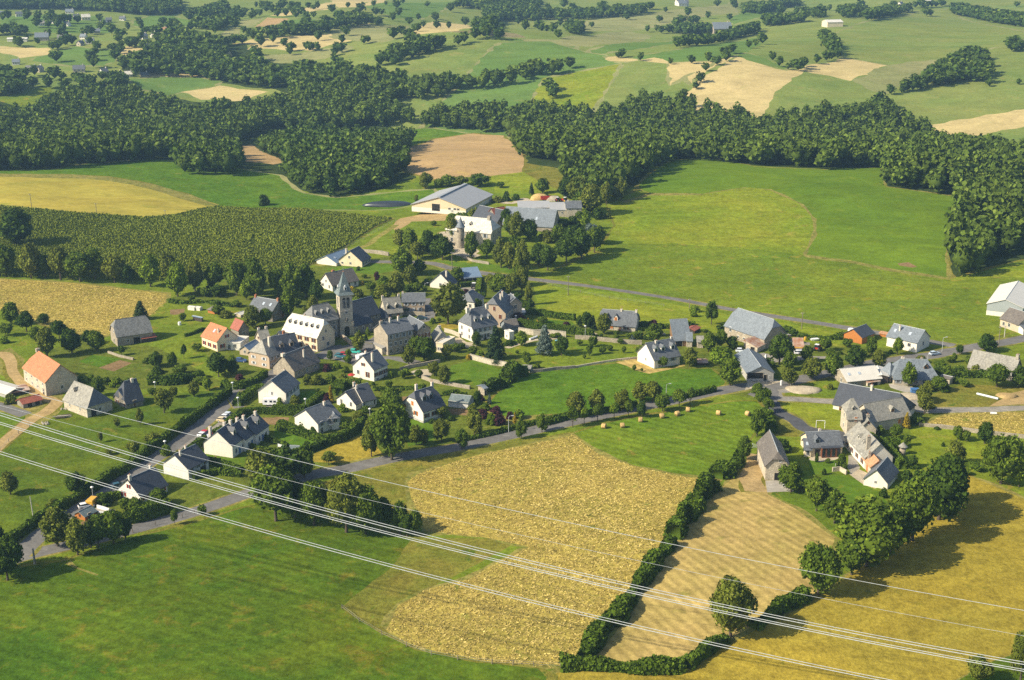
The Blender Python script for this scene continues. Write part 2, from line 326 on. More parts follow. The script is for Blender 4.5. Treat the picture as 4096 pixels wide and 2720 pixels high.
F('manor_orchard','yellowgreen',P(480,385,640,395,1000,440,1350,490,2200,520,2200,800,1350,640,1100,560,1050,720,900,760,600,740,480,700),0.3)
F('village_green','yellowgreen',O(265,200,300,110,660,120,700,160,705,290,560,290,460,280,380,235),0.2)
F('verge','drygreen',O(200,330,260,200,380,260,450,330,400,350,250,345,170,420),0.2)
F('garden_lawn','lawn',O(480,510,700,505,740,560,600,600,500,600),0.2)
F('garden_lawn','lawn',O(500,640,640,600,740,615,950,720,1010,790,860,880,600,880,500,760),0.3)
# foreground
F('mown_meadow','mown',S(1315,1002,1400,975,1500,955,1600,940,1690,926,1745,925,1765,950,1730,1010,1705,1065,1640,1110,1560,1097,1450,1072,1380,1045),0.4)
F('rough_grass','drygreen',S(690,1125,860,1080,960,1048,1130,1020,1320,995,1320,1010,1000,1090,960,1110,940,1200,990,1240,1200,1245,960,1370,920,1390,900,1470,790,1400,960,1240,860,1180),0.6)
F('dry_meadow','drytuft',S(940,1110,960,1092,1120,1045,1320,1003,1380,1045,1450,1072,1560,1097,1650,1105,1570,1200,1480,1325,1420,1425,1330,1532,1230,1536,1100,1522,960,1495,890,1455,920,1395,980,1360,1080,1335,1160,1290,1220,1262,1130,1240,985,1225,960,1180),0.6)
F('hay_field','hay',S(1735,1055,1765,1060,1770,1140,1832,1172,1925,1240,1880,1370,1700,1465,1560,1532,1500,1532,1375,1515,1440,1430,1500,1340,1590,1200,1680,1110),0.4)
F('golden_meadow','gold',S(1240,1640,1262,1560,1330,1532,1550,1545,1640,1500,1700,1475,1850,1400,1950,1330,2080,1250,2160,1180,2220,1090,2361,1150,3000,1330,3000,1500,2361,1500,2290,1525,2180,1580,2100,1640),0.5)
F('lower_meadow','lowgreen',S(-600,1400,-60,1335,60,1305,150,1292,310,1240,480,1195,610,1158,700,1175,860,1215,950,1245,900,1310,780,1400,880,1460,960,1500,1100,1526,1240,1541,1262,1562,1240,1900,-600,1900),0.6)
F('green_corner','lowgreen',S(2090,1640,2180,1582,2290,1527,2361,1502,3000,1502,3000,1800,2090,1800),0.4)
F('worn_tracks','verge',J(880,1190,960,1150,1060,1250,1330,1340,1300,1360,1050,1270),0.3)
# roads, yards, paths
R('upper_lane','asphalt',S(850,603,985,606,1040,618,1130,632,1230,644,1390,664,1560,690,1700,716,1830,736,1960,757,2110,782,2200,797),4.2)
R('farm_drive','gravel',Q(1690,800,1760,760,1860,900,1930,950,2050,980),4.0)
R('farm_yard','gravel',Q2(-150,470,0,490,100,450,150,490,60,500),4.0)
F('castle_court','gravel',Q(1800,960,1880,900,1960,870,2060,930,2000,980,1880,980),0.2)
R('lower_road','asphalt',S(-260,1375,-60,1330,30,1290,77,1276,137,1262,220,1243,301,1221,393,1197,480,1170,580,1135,650,1115,720,1095,800,1080,880,1062,970,1045,1060,1030,1150,1010,1240,990,1320,972,1400,955,1480,938,1560,922,1650,903,1730,890),5.6)
R('main_road','asphalt',np.concatenate([S(1650,903,1740,888),G(1000,1330,1250,1265,1450,1215,1760,1150,2100,1075,2300,1030),HH(420,1005,850,945,1120,915,1320,870,1500,840,1760,790,2100,740,2361,685,3000,560)]),6.0)
R('village_street','asphalt',S(40,1285,90,1235,150,1193,220,1148,300,1095,400,1028,450,990,495,952,530,925,565,900,610,875,650,848,680,825,720,808,790,800),5.4)
R('side_lane','asphalt',K(690,330,640,240,660,190,780,180),3.5)
F('car_park','grit',K(215,650,330,565,480,480,545,430,590,385,660,368,675,380,640,410,560,480,510,550,470,600,300,690),0.1)
F('church_square','asphalt',CC(180,1410,420,1330,700,1270,900,1250,1000,1240,1050,1260,990,1340,1120,1430,1400,1440,1640,1500,1500,1545,1200,1470,1100,1480,900,1500,760,1552,480,1480,300,1470),0.1)
R('church_lane','asphalt',CC(900,1250,1060,1180,1190,1010,1500,960,1700,940,1760,840,1700,720,1690,650),4.0)
R('farm_track','dirt',np.concatenate([A(-300,740,0,725,90,760,160,860,180,980,230,1060,330,1150,470,1240,580,1310,720,1370),I(740,190,640,290,480,370,340,450,230,550,120,640,0,745,-300,980)]),4.0,0.35)
R('farm_road','asphalt',I(-300,150,0,215,150,265,350,335),4.5)
R('manor_drive','darkasphalt',O(230,60,240,150,300,195,390,240,450,290,560,318,660,325,730,350,745,400),4.6)
R('green_lane','grit',np.concatenate([G(1000,1400,1060,1490,1300,1505,1800,1535),HH(200,1520,480,1480,850,1470,960,1600),P(560,270,720,270,900,268,1100,265,1350,255,1900,250)]),4.5)
F('junction','asphalt',G(640,1440,760,1370,1000,1270,1110,1290,1060,1420,1040,1552,900,1580,800,1500),0.2)
F('forecourt','gravel',G(630,1300,640,1262,957,1215,1100,1270,900,1320,700,1360,600,1390),0.2)
F('gravel_heap_yard','grit',G(1040,1380,1260,1345,1500,1360,1560,1390,1350,1410,1100,1420),0.2)
R('barn_yard','grit',G(1130,680,1250,720,1380,750,1480,760),3.5)
F('roadside_yard','grit',G(620,920,860,880,1050,930,1700,930,1690,960,1000,1010,780,1000),0.2)
F('terrace','concrete',HH(530,1300,600,1290,720,1310,1050,1380,1020,1410,750,1410,560,1350),0.15)
F('yard','grit',HH(720,1460,850,1415,1000,1440,900,1500),0.2)
F('manor_court','gravel',O(750,600,800,560,890,600,1000,605,1040,590,960,690,930,700,850,670),0.15)
F('manor_court','grit',O(750,470,790,480,830,560,770,600,745,560),0.15)
F('terrace','gravel',O(480,505,500,482,690,475,690,500,560,520),0.1)
F('concrete_apron','concrete',O(188,645,370,640,378,718,200,724),0.05)
R('field_track','dirt',O(150,470,110,560,90,640,120,720),6.0,0.4)
F('gravel_court','gravel',D(640,1190,810,1180,900,1240,1000,1250,930,1330,800,1270),0.1)
F('tree_court','grit',D(800,510,1000,500,1100,550,1050,600,960,590,850,560),0.1)
R('garden_path','gravel',D(1440,1320,1600,1270,1750,1230,1850,1210,2120,1190),2.2)
R('garden_path','gravel',D(1720,1000,1760,975,1800,960),1.6)
R('garden_path','gravel',np.concatenate([D(1890,1010,2090,1015),E(0,710,120,735,280,800)]),1.6)
F('sand_pitch','gravel',M(85,205,130,190,220,185,262,205,240,240,180,255,110,235),0.15)
R('boundary_path','gravel',E(0,1245,220,1205,560,1150,920,1115),0.8,0.05)
F('swimming_pool','pool',D(2090,1215,2160,1200,2160,1240,2110,1255),0.02)
F('driveway','soil',M(365,490,520,490,530,545,400,535),0.1)
F('driveway','grit',K(770,330,960,310,960,355,780,360),0.1)
F('terrace','soil',J(1080,640,1150,615,1390,595,1340,640,1150,710),0.1)
F('house_terrace','concrete',J(1230,490,1310,435,1560,470,1520,560,1240,520),0.1)
def dens(poly,step):
 out=[]
 n=len(poly)
 for i in range(n):
  a,b=poly[i],poly[(i+1)%n]
  k=max(1,int(np.hypot(*(b-a))/step(a)))
  for j in range(k):
   out.append(a+(b-a)*(j/k))
 return np.array(out)
def spline(p,n=10):
 p=np.asarray(p)
 q=np.vstack([2*p[0]-p[1],p,2*p[-1]-p[-2]])
 out=[]
 for i in range(1,len(q)-2):
  for t in np.linspace(0,1,n,endpoint=False):
   a,b,c,e=q[i-1],q[i],q[i+1],q[i+2]
   out.append(0.5*((2*b)+(-a+c)*t+(2*a-5*b+4*c-e)*t*t+(-a+3*b-3*c+e)*t**3))
 out.append(p[-1])
 return np.array(out)
def wob(p,amp,seed):
 s=np.sin(p[:,0]/5.3+seed)+np.sin(p[:,1]/3.7+seed*2.1)+0.7*np.sin((p[:,0]+p[:,1])/1.9+seed)
 c=np.cos(p[:,0]/4.1+seed*1.3)+np.cos(p[:,1]/6.7+seed)+0.7*np.cos((p[:,0]-p[:,1])/2.3+seed)
 return p+amp*0.6*np.stack([s,c],1)
def world_poly(item,seed):
 name,mat,pts,jit,sm=item
 if isinstance(pts,tuple)and pts[1]<0:
  w=ground(pts[0])[:,:2]
  w=dens(w,lambda a:max(2.5,a[1]/130))
  t=np.roll(w,-1,0)-np.roll(w,1,0)
  t/=np.maximum(np.hypot(*t.T),1e-6)[:,None]
  sg=1 if np.sum(w[:,0]*np.roll(w[:,1],-1)-np.roll(w[:,0],-1)*w[:,1])>0 else-1
  return wob(w+sg*np.stack([t[:,1],-t[:,0]],1)*-pts[1],jit,seed)
 if isinstance(pts,tuple):
  line=spline(ground(pts[0])[:,:2],8)
  t=np.gradient(line,axis=0)
  t/=np.maximum(np.hypot(t[:,0],t[:,1]),1e-6)[:,None]
  nrm=np.stack([-t[:,1],t[:,0]],1)
  a=wob(line+nrm*pts[1]/2,jit,seed)
  b=wob(line-nrm*pts[1]/2,jit,seed+3)
  return np.vstack([a,b[::-1]])
 w=ground(pts)[:,:2]
 w=dens(w,lambda a:max(2.5,a[1]/130))
 dist=np.clip(w[:,1:2]/500,0.6,3)
 return w+(wob(w,jit,seed)-w)*dist
def winding(poly,pts):
 x,y=pts[:,0],pts[:,1]
 wn_=np.zeros(len(pts),int)
 for i in range(len(poly)):
  (x1,y1),(x2,y2)=poly[i],poly[(i+1)%len(poly)]
  side=(x2-x1)*(y-y1)-(x-x1)*(y2-y1)
  wn_+=((y1<=y)&(y2>y)&(side>0)).astype(int)
  wn_-=((y1>y)&(y2<=y)&(side<0)).astype(int)
 return wn_!=0
def build_ground():
 verts,faces=[],[]
 def addp(poly):
  i0=len(verts)
  verts.extend(map(tuple,poly))
  faces.append(list(range(i0,i0+len(poly))))
 ymax=7000.0
 addp(np.array([(-3000,120),(3000,120),(3000,ymax),(-3000,ymax)],float))
 POLYS=[]
 for k,it in enumerate(FIELDS):
  POLYS.append(np.clip(world_poly(it,k*1.7),(-2990,125),(2990,ymax-10)))
  addp(POLYS[-1])
 y=140.0
 while y<ymax-20:
  st=y/62
  w=min(2900,y*0.55+60)
  for x in np.arange(-w,w,st):
   verts.append((x+random.uniform(-.25,.25)*st,y+random.uniform(-.25,.25)*st))
  y+=st
 edges=[(f[i],f[(i+1)%len(f)])for f in faces for i in range(len(f))]
 vs_,es_,fs_,ov,oe,of=delaunay_2d_cdt([Vector(v)for v in verts],edges,[],0,1e-3,False)
 V=np.array([(v.x,v.y)for v in vs_])
 Z=height(V[:,0],V[:,1])
 e=0.5
 gx=(height(V[:,0]+e,V[:,1])-height(V[:,0]-e,V[:,1]))/(2*e)
 gy=(height(V[:,0],V[:,1]+e)-height(V[:,0],V[:,1]-e))/(2*e)
 Nn=np.stack([-gx,-gy,np.ones_like(gx)],1)
 Nn/=np.linalg.norm(Nn,axis=1)[:,None]
 TT=np.array([f[:3]for f in fs_])
 cen=V[TT].mean(1)
 lab_of=np.zeros(len(TT),int)
 for k,poly in enumerate(POLYS):
  lo,hi=poly.min(0),poly.max(0)
  cand=np.where((cen[:,0]>=lo[0])&(cen[:,0]<=hi[0])&(cen[:,1]>=lo[1])&(cen[:,1]<=hi[1]))[0]
  if len(cand):lab_of[cand[winding(poly,cen[cand])]]=k+1
 groups={int(l):TT[lab_of==l]for l in np.unique(lab_of)}
 for lab,tris in groups.items():
  name,mat=('open_ground','meadow')if lab==0 else FIELDS[lab-1][:2]
  T=np.array(tris)
  used,inv=np.unique(T,return_inverse=True)
  T=inv.reshape(T.shape)
  P3=np.column_stack([V[used],Z[used]])
  me=bpy.data.meshes.new(name)
  me.from_pydata(P3.tolist(),[],T.tolist())
  me.polygons.foreach_set('use_smooth',np.ones(len(T),bool))
  me.normals_split_custom_set_from_vertices(Nn[used].tolist())
  me.materials.append(MAT[mat])
  ob=bpy.data.objects.new(name,me)
  ob['kind']='structure'
  C.objects.link(ob)
build_ground()
# ------------------------------------------------------------------ vegetation
def leaf_mat(name,dark,light,pale,rough=0.75):
 m,nt,b=new_mat(name,rough,0.03)
 at=nd(nt,'ShaderNodeAttribute',attribute_name='tint')
 sep=nd(nt,'ShaderNodeSeparateColor')
 nt.links.new(at.outputs['Color'],sep.inputs[0])
 oi=nd(nt,'ShaderNodeObjectInfo')
 ad=nd(nt,'ShaderNodeMath',operation='MULTIPLY_ADD')
 ad.inputs[1].default_value=0.45
 nt.links.new(oi.outputs['Random'],ad.inputs[0]);nt.links.new(sep.outputs[1],ad.inputs[2])
 su=nd(nt,'ShaderNodeMath',operation='SUBTRACT',use_clamp=True);su.inputs[1].default_value=0.22
 nt.links.new(ad.outputs[0],su.inputs[0])
 col=mix(nt,su.outputs[0],dark,light)
 col=mix(nt,ramp(nt,sep.outputs[0],0.80,1.5),col,pale)
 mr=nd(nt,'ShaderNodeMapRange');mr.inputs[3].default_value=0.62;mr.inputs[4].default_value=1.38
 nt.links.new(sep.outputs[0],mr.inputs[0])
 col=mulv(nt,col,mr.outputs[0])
 nt.links.new(col,b.inputs['Base Color'])
 tr=nd(nt,'ShaderNodeBsdfTranslucent')
 nt.links.new(col,tr.inputs[0])
 ms=nd(nt,'ShaderNodeMixShader');ms.inputs[0].default_value=0.16
 nt.links.new(b.outputs[0],ms.inputs[1]);nt.links.new(tr.outputs[0],ms.inputs[2])
 nt.links.new(ms.outputs[0],nt.nodes['Material Output'].inputs[0])
 return m
LEAF={'green':leaf_mat('broadleaf_foliage',(0.059,0.100,0.010),(0.122,0.171,0.015),(0.187,0.219,0.027)),'dark':leaf_mat('dark_foliage',(0.034,0.066,0.009),(0.070,0.111,0.012),(0.111,0.151,0.019)),'wood':leaf_mat('woodland_foliage',(0.049,0.092,0.014),(0.116,0.163,0.021),(0.185,0.216,0.040)),'olive':leaf_mat('olive_foliage',(0.089,0.116,0.014),(0.156,0.176,0.022),(0.223,0.223,0.045)),'light':leaf_mat('bright_foliage',(0.101,0.162,0.011),(0.162,0.222,0.014),(0.216,0.256,0.027)),'pine':leaf_mat('conifer_needles',(0.024,0.051,0.018),(0.051,0.081,0.027),(0.090,0.120,0.045)),'silver':leaf_mat('silver_needles',(0.098,0.137,0.111),(0.156,0.195,0.163),(0.234,0.260,0.221)),'purple':leaf_mat('purple_foliage',(0.050,0.020,0.025),(0.084,0.031,0.036),(0.119,0.056,0.049)),'yellow':leaf_mat('yellow_foliage',(0.330,0.242,0.022),(0.440,0.319,0.028),(0.495,0.374,0.055)),'hedge':leaf_mat('hedge_foliage',(0.052,0.092,0.009),(0.100,0.151,0.013),(0.153,0.199,0.020)),'maize':leaf_mat('maize_foliage',(0.135,0.177,0.019),(0.197,0.229,0.027),(0.316,0.300,0.063)),'straw':leaf_mat('dry_grass_blades',(0.406,0.312,0.080),(0.609,0.471,0.145),(0.754,0.609,0.246)),}
def bark_mat():
 m,nt,b=new_mat('tree_bark',0.95,0.05)
 n=noise(nt,objpos(nt,(14,14,3)),2.0,4)
 nt.links.new(mix(nt,n,(0.055,0.042,0.030),(0.13,0.105,0.08)),b.inputs['Base Color'])
 return m
BARK=bark_mat()
def unit(v):
 return v/np.maximum(np.linalg.norm(v,axis=1),1e-9)[:,None]
def lobes_for(kind,r,n):
 """lobe centres and radii inside a tree 1 high whose crown is 1 wide"""
 out=[]
 if kind=='conifer':
  for k in range(n):
   t=(k+0.5)/n
   ring=0.40*(1-t)**0.9+0.02
   a=k*2.4
   out.append((math.cos(a)*ring*0.65,math.sin(a)*ring*0.65,0.10+0.86*t,0.10+0.12*(1-t)))
  return np.array(out)
 zlo={'round':0.10,'tall':0.09,'pollard':0.24,'bush':0.0,'poplar':0.06,'wood':0.08}[kind]
 cz,hz_=(1+zlo)/2,(1-zlo)/2
 out.append((0,0,cz,0.30))
 while len(out)<n:
  v=r.normal(size=3);v/=np.linalg.norm(v)
  q=r.uniform(0.45,1.0)**0.6
  rad=r.uniform(0.13,0.25)
  x,y,z=v*q
  w=1.0
  if kind=='bush':z=abs(z)*0.9
  if kind in('tall','poplar','pollard'):w=0.75+0.25*(1-z)
  if kind=='round':w=1.0-0.18*max(z,0)
  zz=(z*(hz_-rad*0.55)+cz)if kind!='bush' else z*(1-rad)
  out.append((x*(0.5-rad*0.75)*w,y*(0.5-rad*0.75)*w,max(zz,zlo+rad*0.3),rad))
 return np.array(out)
def crown_arrays(kind,seed,nlobe,nleaf,size,core=True,asp=1.25):
 """leaf quads on the surfaces of the lobes; asp = height over width of the finished tree (to keep leaves square)"""
 r=np.random.default_rng(seed)
 lob=lobes_for(kind,r,nlobe)
 w=lob[:,3]**2
 idx=r.choice(len(lob),nleaf,p=w/w.sum())
 v=unit(r.normal(size=(nleaf,3)))
 v[:,2]=np.where((v[:,2]<-0.25)&(r.random(nleaf)<0.6),-v[:,2],v[:,2])
 sc=np.array([1,1,1/asp])
 rad=lob[idx,3]*r.uniform(0.74,1.10,nleaf)
 p=lob[idx,:3]+v*rad[:,None]*np.where(kind=='conifer',np.array([1,1,0.55]),np.array([1,1,1 if asp<1.5 else 1.0]))[None,:].reshape(1,3)
 nrm=unit(v+0.75*r.normal(size=(nleaf,3)))
 up=unit(np.cross(nrm,r.normal(size=(nleaf,3))))
 sd=np.cross(nrm,up)
 s=size*r.uniform(0.6,1.35,nleaf)
 quads=[]
 for a,b_ in((-1,-1),(1,-0.7),(0.8,1),(-0.9,0.8)):
  quads.append(p+(up*(a*s*r.uniform(0.6,1,nleaf))[:,None]+sd*(b_*s*r.uniform(0.6,1,nleaf))[:,None])*sc)
 V=np.stack(quads,1).reshape(-1,3)
 V[:,2]=np.maximum(V[:,2],0.0)
 lt=r.normal(0.5,0.16,len(lob))
 tint=np.clip(lt[idx]+r.normal(0,0.20,nleaf),0,1.2)
 hue=np.clip(r.normal(0.5,0.16,len(lob))[idx]+r.normal(0,0.1,nleaf),0,1)
 return V,tint,hue,lob
OCT=np.array([(1,0,0),(0,1,0),(-1,0,0),(0,-1,0),(0,0,1),(0,0,-1)],float)
OCTF=np.array([(0,1,4),(1,2,4),(2,3,4),(3,0,4),(1,0,5),(2,1,5),(3,2,5),(0,3,5)])
def ico():
 bm=bmesh.new()
 bmesh.ops.create_icosphere(bm,subdivisions=1,radius=1)
 v=np.array([x.co[:]for x in bm.verts]);f=np.array([[q.index for q in x.verts]for x in bm.faces])
 bm.free()
 return v,f
ICOV,ICOF=ico()
def arrays_to_mesh(name,V,quads,tris,tint,hue,mat):
 """V verts, quads (n,4), tris (m,3), tint/hue per face"""
 me=bpy.data.meshes.new(name)
 nq,ntr=len(quads),len(tris)
 me.vertices.add(len(V));me.vertices.foreach_set('co',V.astype(np.float32).ravel())
 loops=np.concatenate([quads.ravel(),tris.ravel()]).astype(np.int32)
 me.loops.add(len(loops));me.loops.foreach_set('vertex_index',loops)
 me.polygons.add(nq+ntr)
 st=np.concatenate([np.arange(nq)*4,nq*4+np.arange(ntr)*3]).astype(np.int32)
 me.polygons.foreach_set('loop_start',st)
 me.update(calc_edges=True)
 at=me.attributes.new('tint','FLOAT_COLOR','FACE')
 c=np.zeros((nq+ntr,4),np.float32);c[:,0]=tint;c[:,1]=hue;c[:,3]=1
 at.data.foreach_set('color',c.ravel())
 me.materials.append(mat)
 return me
def crown_mesh(kind,seed,nlobe,nleaf,size,asp):
 V,tint,hue,lob=crown_arrays(kind,seed,nlobe,nleaf,size,True,asp)
 q=np.arange(len(V)).reshape(-1,4)
 cv,cf=[],[]
 for i,l in enumerate(lob):
  k=0.80 if kind!='conifer' else 0.6
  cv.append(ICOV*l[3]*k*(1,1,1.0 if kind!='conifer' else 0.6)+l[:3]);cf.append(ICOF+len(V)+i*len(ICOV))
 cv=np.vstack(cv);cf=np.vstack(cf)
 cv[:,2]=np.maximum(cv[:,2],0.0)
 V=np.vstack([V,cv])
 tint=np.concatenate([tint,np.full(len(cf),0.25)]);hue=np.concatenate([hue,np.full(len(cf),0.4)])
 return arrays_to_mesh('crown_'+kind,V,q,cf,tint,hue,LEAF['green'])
def trunk_mesh(kind,seed,top,asp):
 r=random.Random(seed)
 verts,faces=[],[]
 def limb(pts,rads,n=6):
  i0=len(verts)
  for(x,y,z),rad in zip(pts,rads):
   for k in range(n):
    a=2*math.pi*k/n
    verts.append((x+math.cos(a)*rad,y+math.sin(a)*rad,z))
  for i in range(len(pts)-1):
   for k in range(n):
    a,b_=i0+i*n+k,i0+i*n+(k+1)%n
    faces.append((a,b_,b_+n,a+n))
  faces.append(tuple(i0+(len(pts)-1)*n+k for k in range(n)))
 limb([(0,0,-0.06),(0.004,0,0.05),(0.01,0.006,top*0.5),(0.0,0.015,top)],[0.05,0.036,0.028,0.012])
 if kind not in('conifer','bush'):
  for k in range(5):
   a=k*1.26+r.random();z0=top*r.uniform(0.35,0.7);le=r.uniform(0.18,0.32)
   limb([(0,0,z0),(math.cos(a)*le*.5,math.sin(a)*le*.5,z0+le*.35),(math.cos(a)*le,math.sin(a)*le,z0+le*.8)],[0.016,0.011,0.004],4)
 me=bpy.data.meshes.new('trunk_'+kind)
 me.from_pydata(verts,[],faces)
 me.polygons.foreach_set('use_smooth',np.ones(len(faces),bool))
 me.materials.append(BARK)
 return me
KIND_SPEC={'round':(26,1.1),'tall':(24,1.7),'pollard':(20,1.35),'bush':(16,0.85),'poplar':(22,2.6),'conifer':(30,1.9),'wood':(20,1.4)}
PROTO={}
def proto(kind,lod,var):
 key=(kind,lod,var)
 if key not in PROTO:
  nl,asp=KIND_SPEC[kind]
  nleaf,size={'near':(3600,0.030),'mid':(1800,0.038),'low':(900,0.050)}[lod]
  seed=hash_(kind)*7+var*31+{'near':1,'mid':2,'low':3}[lod]
  cm=crown_mesh(kind,seed,nl,nleaf,size,asp)
  tm=trunk_mesh(kind,seed,0.55 if kind!='conifer' else 0.9,asp)
  PROTO[key]=(cm,tm)
 return PROTO[key]
def hash_(s):
 return sum((i+1)*ord(c)for i,c in enumerate(s))
TREES=[]
def link_obj(name,data,parent=None):
 o=bpy.data.objects.new(name,data)
 C.objects.link(o)
 if parent is not None:o.parent=parent
 return o
def add_tree(w,h,wd,kind,tone,name=None,label=None,cat='tree',group=None):
 size_px=h*px_per_m(w)*0.25
 lod='near' if size_px>42 else 'mid' if size_px>14 else 'low'
 cm,tm=proto(kind,lod,int(rng.integers(0,3 if lod!='near' else 4)))
 root=link_obj(name,None)
 root.empty_display_size=0.5
 root.location=w
 root.rotation_euler=(0,0,random.uniform(0,6.28))
 c=link_obj('crown',cm,root)
 c.scale=(wd*random.uniform(0.94,1.06),wd*random.uniform(0.94,1.06),h)
 c.material_slots[0].link='OBJECT'
 c.material_slots[0].material=LEAF[tone]
 if kind!='bush':
  t=link_obj('trunk',tm,root)
  t.scale=(min(wd,h*0.8),)*2+(h,)
 root['label']=label
 root['category']=cat
 if group:root['group']=group
 return root
# woods: (name, visible outline in the photograph, spacing m, height m, tone)
def inside(poly,pts):
 x,y=pts[:,0],pts[:,1]
 c=np.zeros(len(pts),bool)
 n=len(poly)
 for i in range(n):
  x1,y1=poly[i];x2,y2=poly[(i+1)%n]
  m=((y1>y)!=(y2>y))&(x<(x2-x1)*(y-y1)/(y2-y1+1e-12)+x1)
  c^=m
 return c
def scatter(poly,spacing,h,cover=1.0):
 poly=np.asarray(poly)
 lo,hi=poly.min(0),poly.max(0)
 cs=ground(np.array([(lo[0],hi[1]),(hi[0],hi[1]),(lo[0],max(lo[1],-120)),(hi[0],max(lo[1],-120))]))
 x0,x1,y0,y1=cs[:,0].min(),cs[:,0].max(),cs[:,1].min(),min(cs[:,1].max(),3600)
 nx,ny=int((x1-x0)/spacing)+1,int((y1-y0)/spacing)+1
 gx,gy=np.meshgrid(np.arange(nx),np.arange(ny))
 X=x0+(gx+0.5*(gy%2)+rng.uniform(-.33,.33,gx.shape))*spacing
 Y=y0+(gy+rng.uniform(-.33,.33,gx.shape))*spacing
 P3=np.stack([X.ravel(),Y.ravel(),height(X.ravel(),Y.ravel())],1)
 hh=h*rng.uniform(0.68,1.16,len(P3))
 base=project(P3)
 top=project(P3+np.stack([0*hh,0*hh,hh*0.82],1))
 ok=inside(poly,base)&inside(poly,top)
 if cover<1:ok&=rng.random(len(P3))<cover
 return P3[ok],hh[ok]
def along(line,spacing,h,jit=1.5):
 w=ground(np.asarray(line))[:,:2]
 seg=np.hypot(*(np.diff(w,axis=0)).T)
 cum=np.concatenate([[0],np.cumsum(seg)])
 out=[]
 s=spacing*0.5
 while s<cum[-1]:
  i=np.searchsorted(cum,s)-1
  f=(s-cum[i])/seg[i]
  out.append(w[i]+(w[i+1]-w[i])*f+rng.normal(0,jit,2))
  s+=spacing*rng.uniform(0.7,1.5)
 out=np.array(out).reshape(-1,2)
 return np.column_stack([out,height(out[:,0],out[:,1])]),h*rng.uniform(0.65,1.2,len(out))
WOODS=[('valley_wood','wood',8.2,15,[S(-500,230,0,233,60,250,140,200,300,195,440,235,620,222,700,190,840,200,930,235,945,262,905,288,730,312,620,300,560,330,400,365,330,372,200,382,90,395,-500,400)]),('spinney','wood',8.0,14,[S(405,340,480,320,548,322,552,368,650,378,662,396,520,405,412,402)]),('copse_by_the_brown_field','wood',7.6,14,[S(590,318,700,288,850,298,945,298,955,340,890,375,965,408,930,428,840,447,740,457,665,425,655,378,600,350)]),('ridge_wood','wood',8.0,15,[S(925,245,1100,235,1230,232,1380,243,1470,212,1560,212,1760,262,1950,232,2050,235,2140,278,2060,300,2170,308,2361,325,2800,330,2800,560,2361,520,2330,590,2260,640,2190,640,2150,575,2210,500,2205,455,2040,432,2030,385,1900,391,1740,384,1560,367,1470,425,1400,470,1330,470,1290,415,1330,385,1200,360,1170,310,1060,300,930,290)]),('hillside_wood','wood',9.0,14,[T2(-300,400,350,460,640,490,850,478,1150,462,1260,412,1600,392,1680,470,1430,522,1100,592,440,692,300,760,-300,740)]),('far_wood','wood',10.0,14,[T1(-400,-60,1180,-60,1250,90,1100,107,900,102,800,85,400,65,-400,60)]),('mixed_wood','wood',9.5,13,[T1(940,335,1080,230,1250,195,1480,250,1560,300,1500,380,1700,350,1800,425,2100,440,2361,400,2400,700,1850,602,1820,610,1500,560,1000,512,890,522,780,445,810,385)]),('band_of_trees','wood',9.5,13,[T2(-40,395,250,372,330,320,480,262,600,238,800,240,900,200,980,150,1000,90,900,60,720,60,820,0,1000,-40,1400,-30,1330,60,1520,60,1800,40,2130,20,2130,60,2040,105,1620,140,1560,130,1110,148,1010,238,1060,262,900,285,600,368,350,462,-40,470)]),('dark_grove','wood',9.5,13,[T2(30,110,180,78,380,140,480,165,250,168,90,190,0,180)]),]
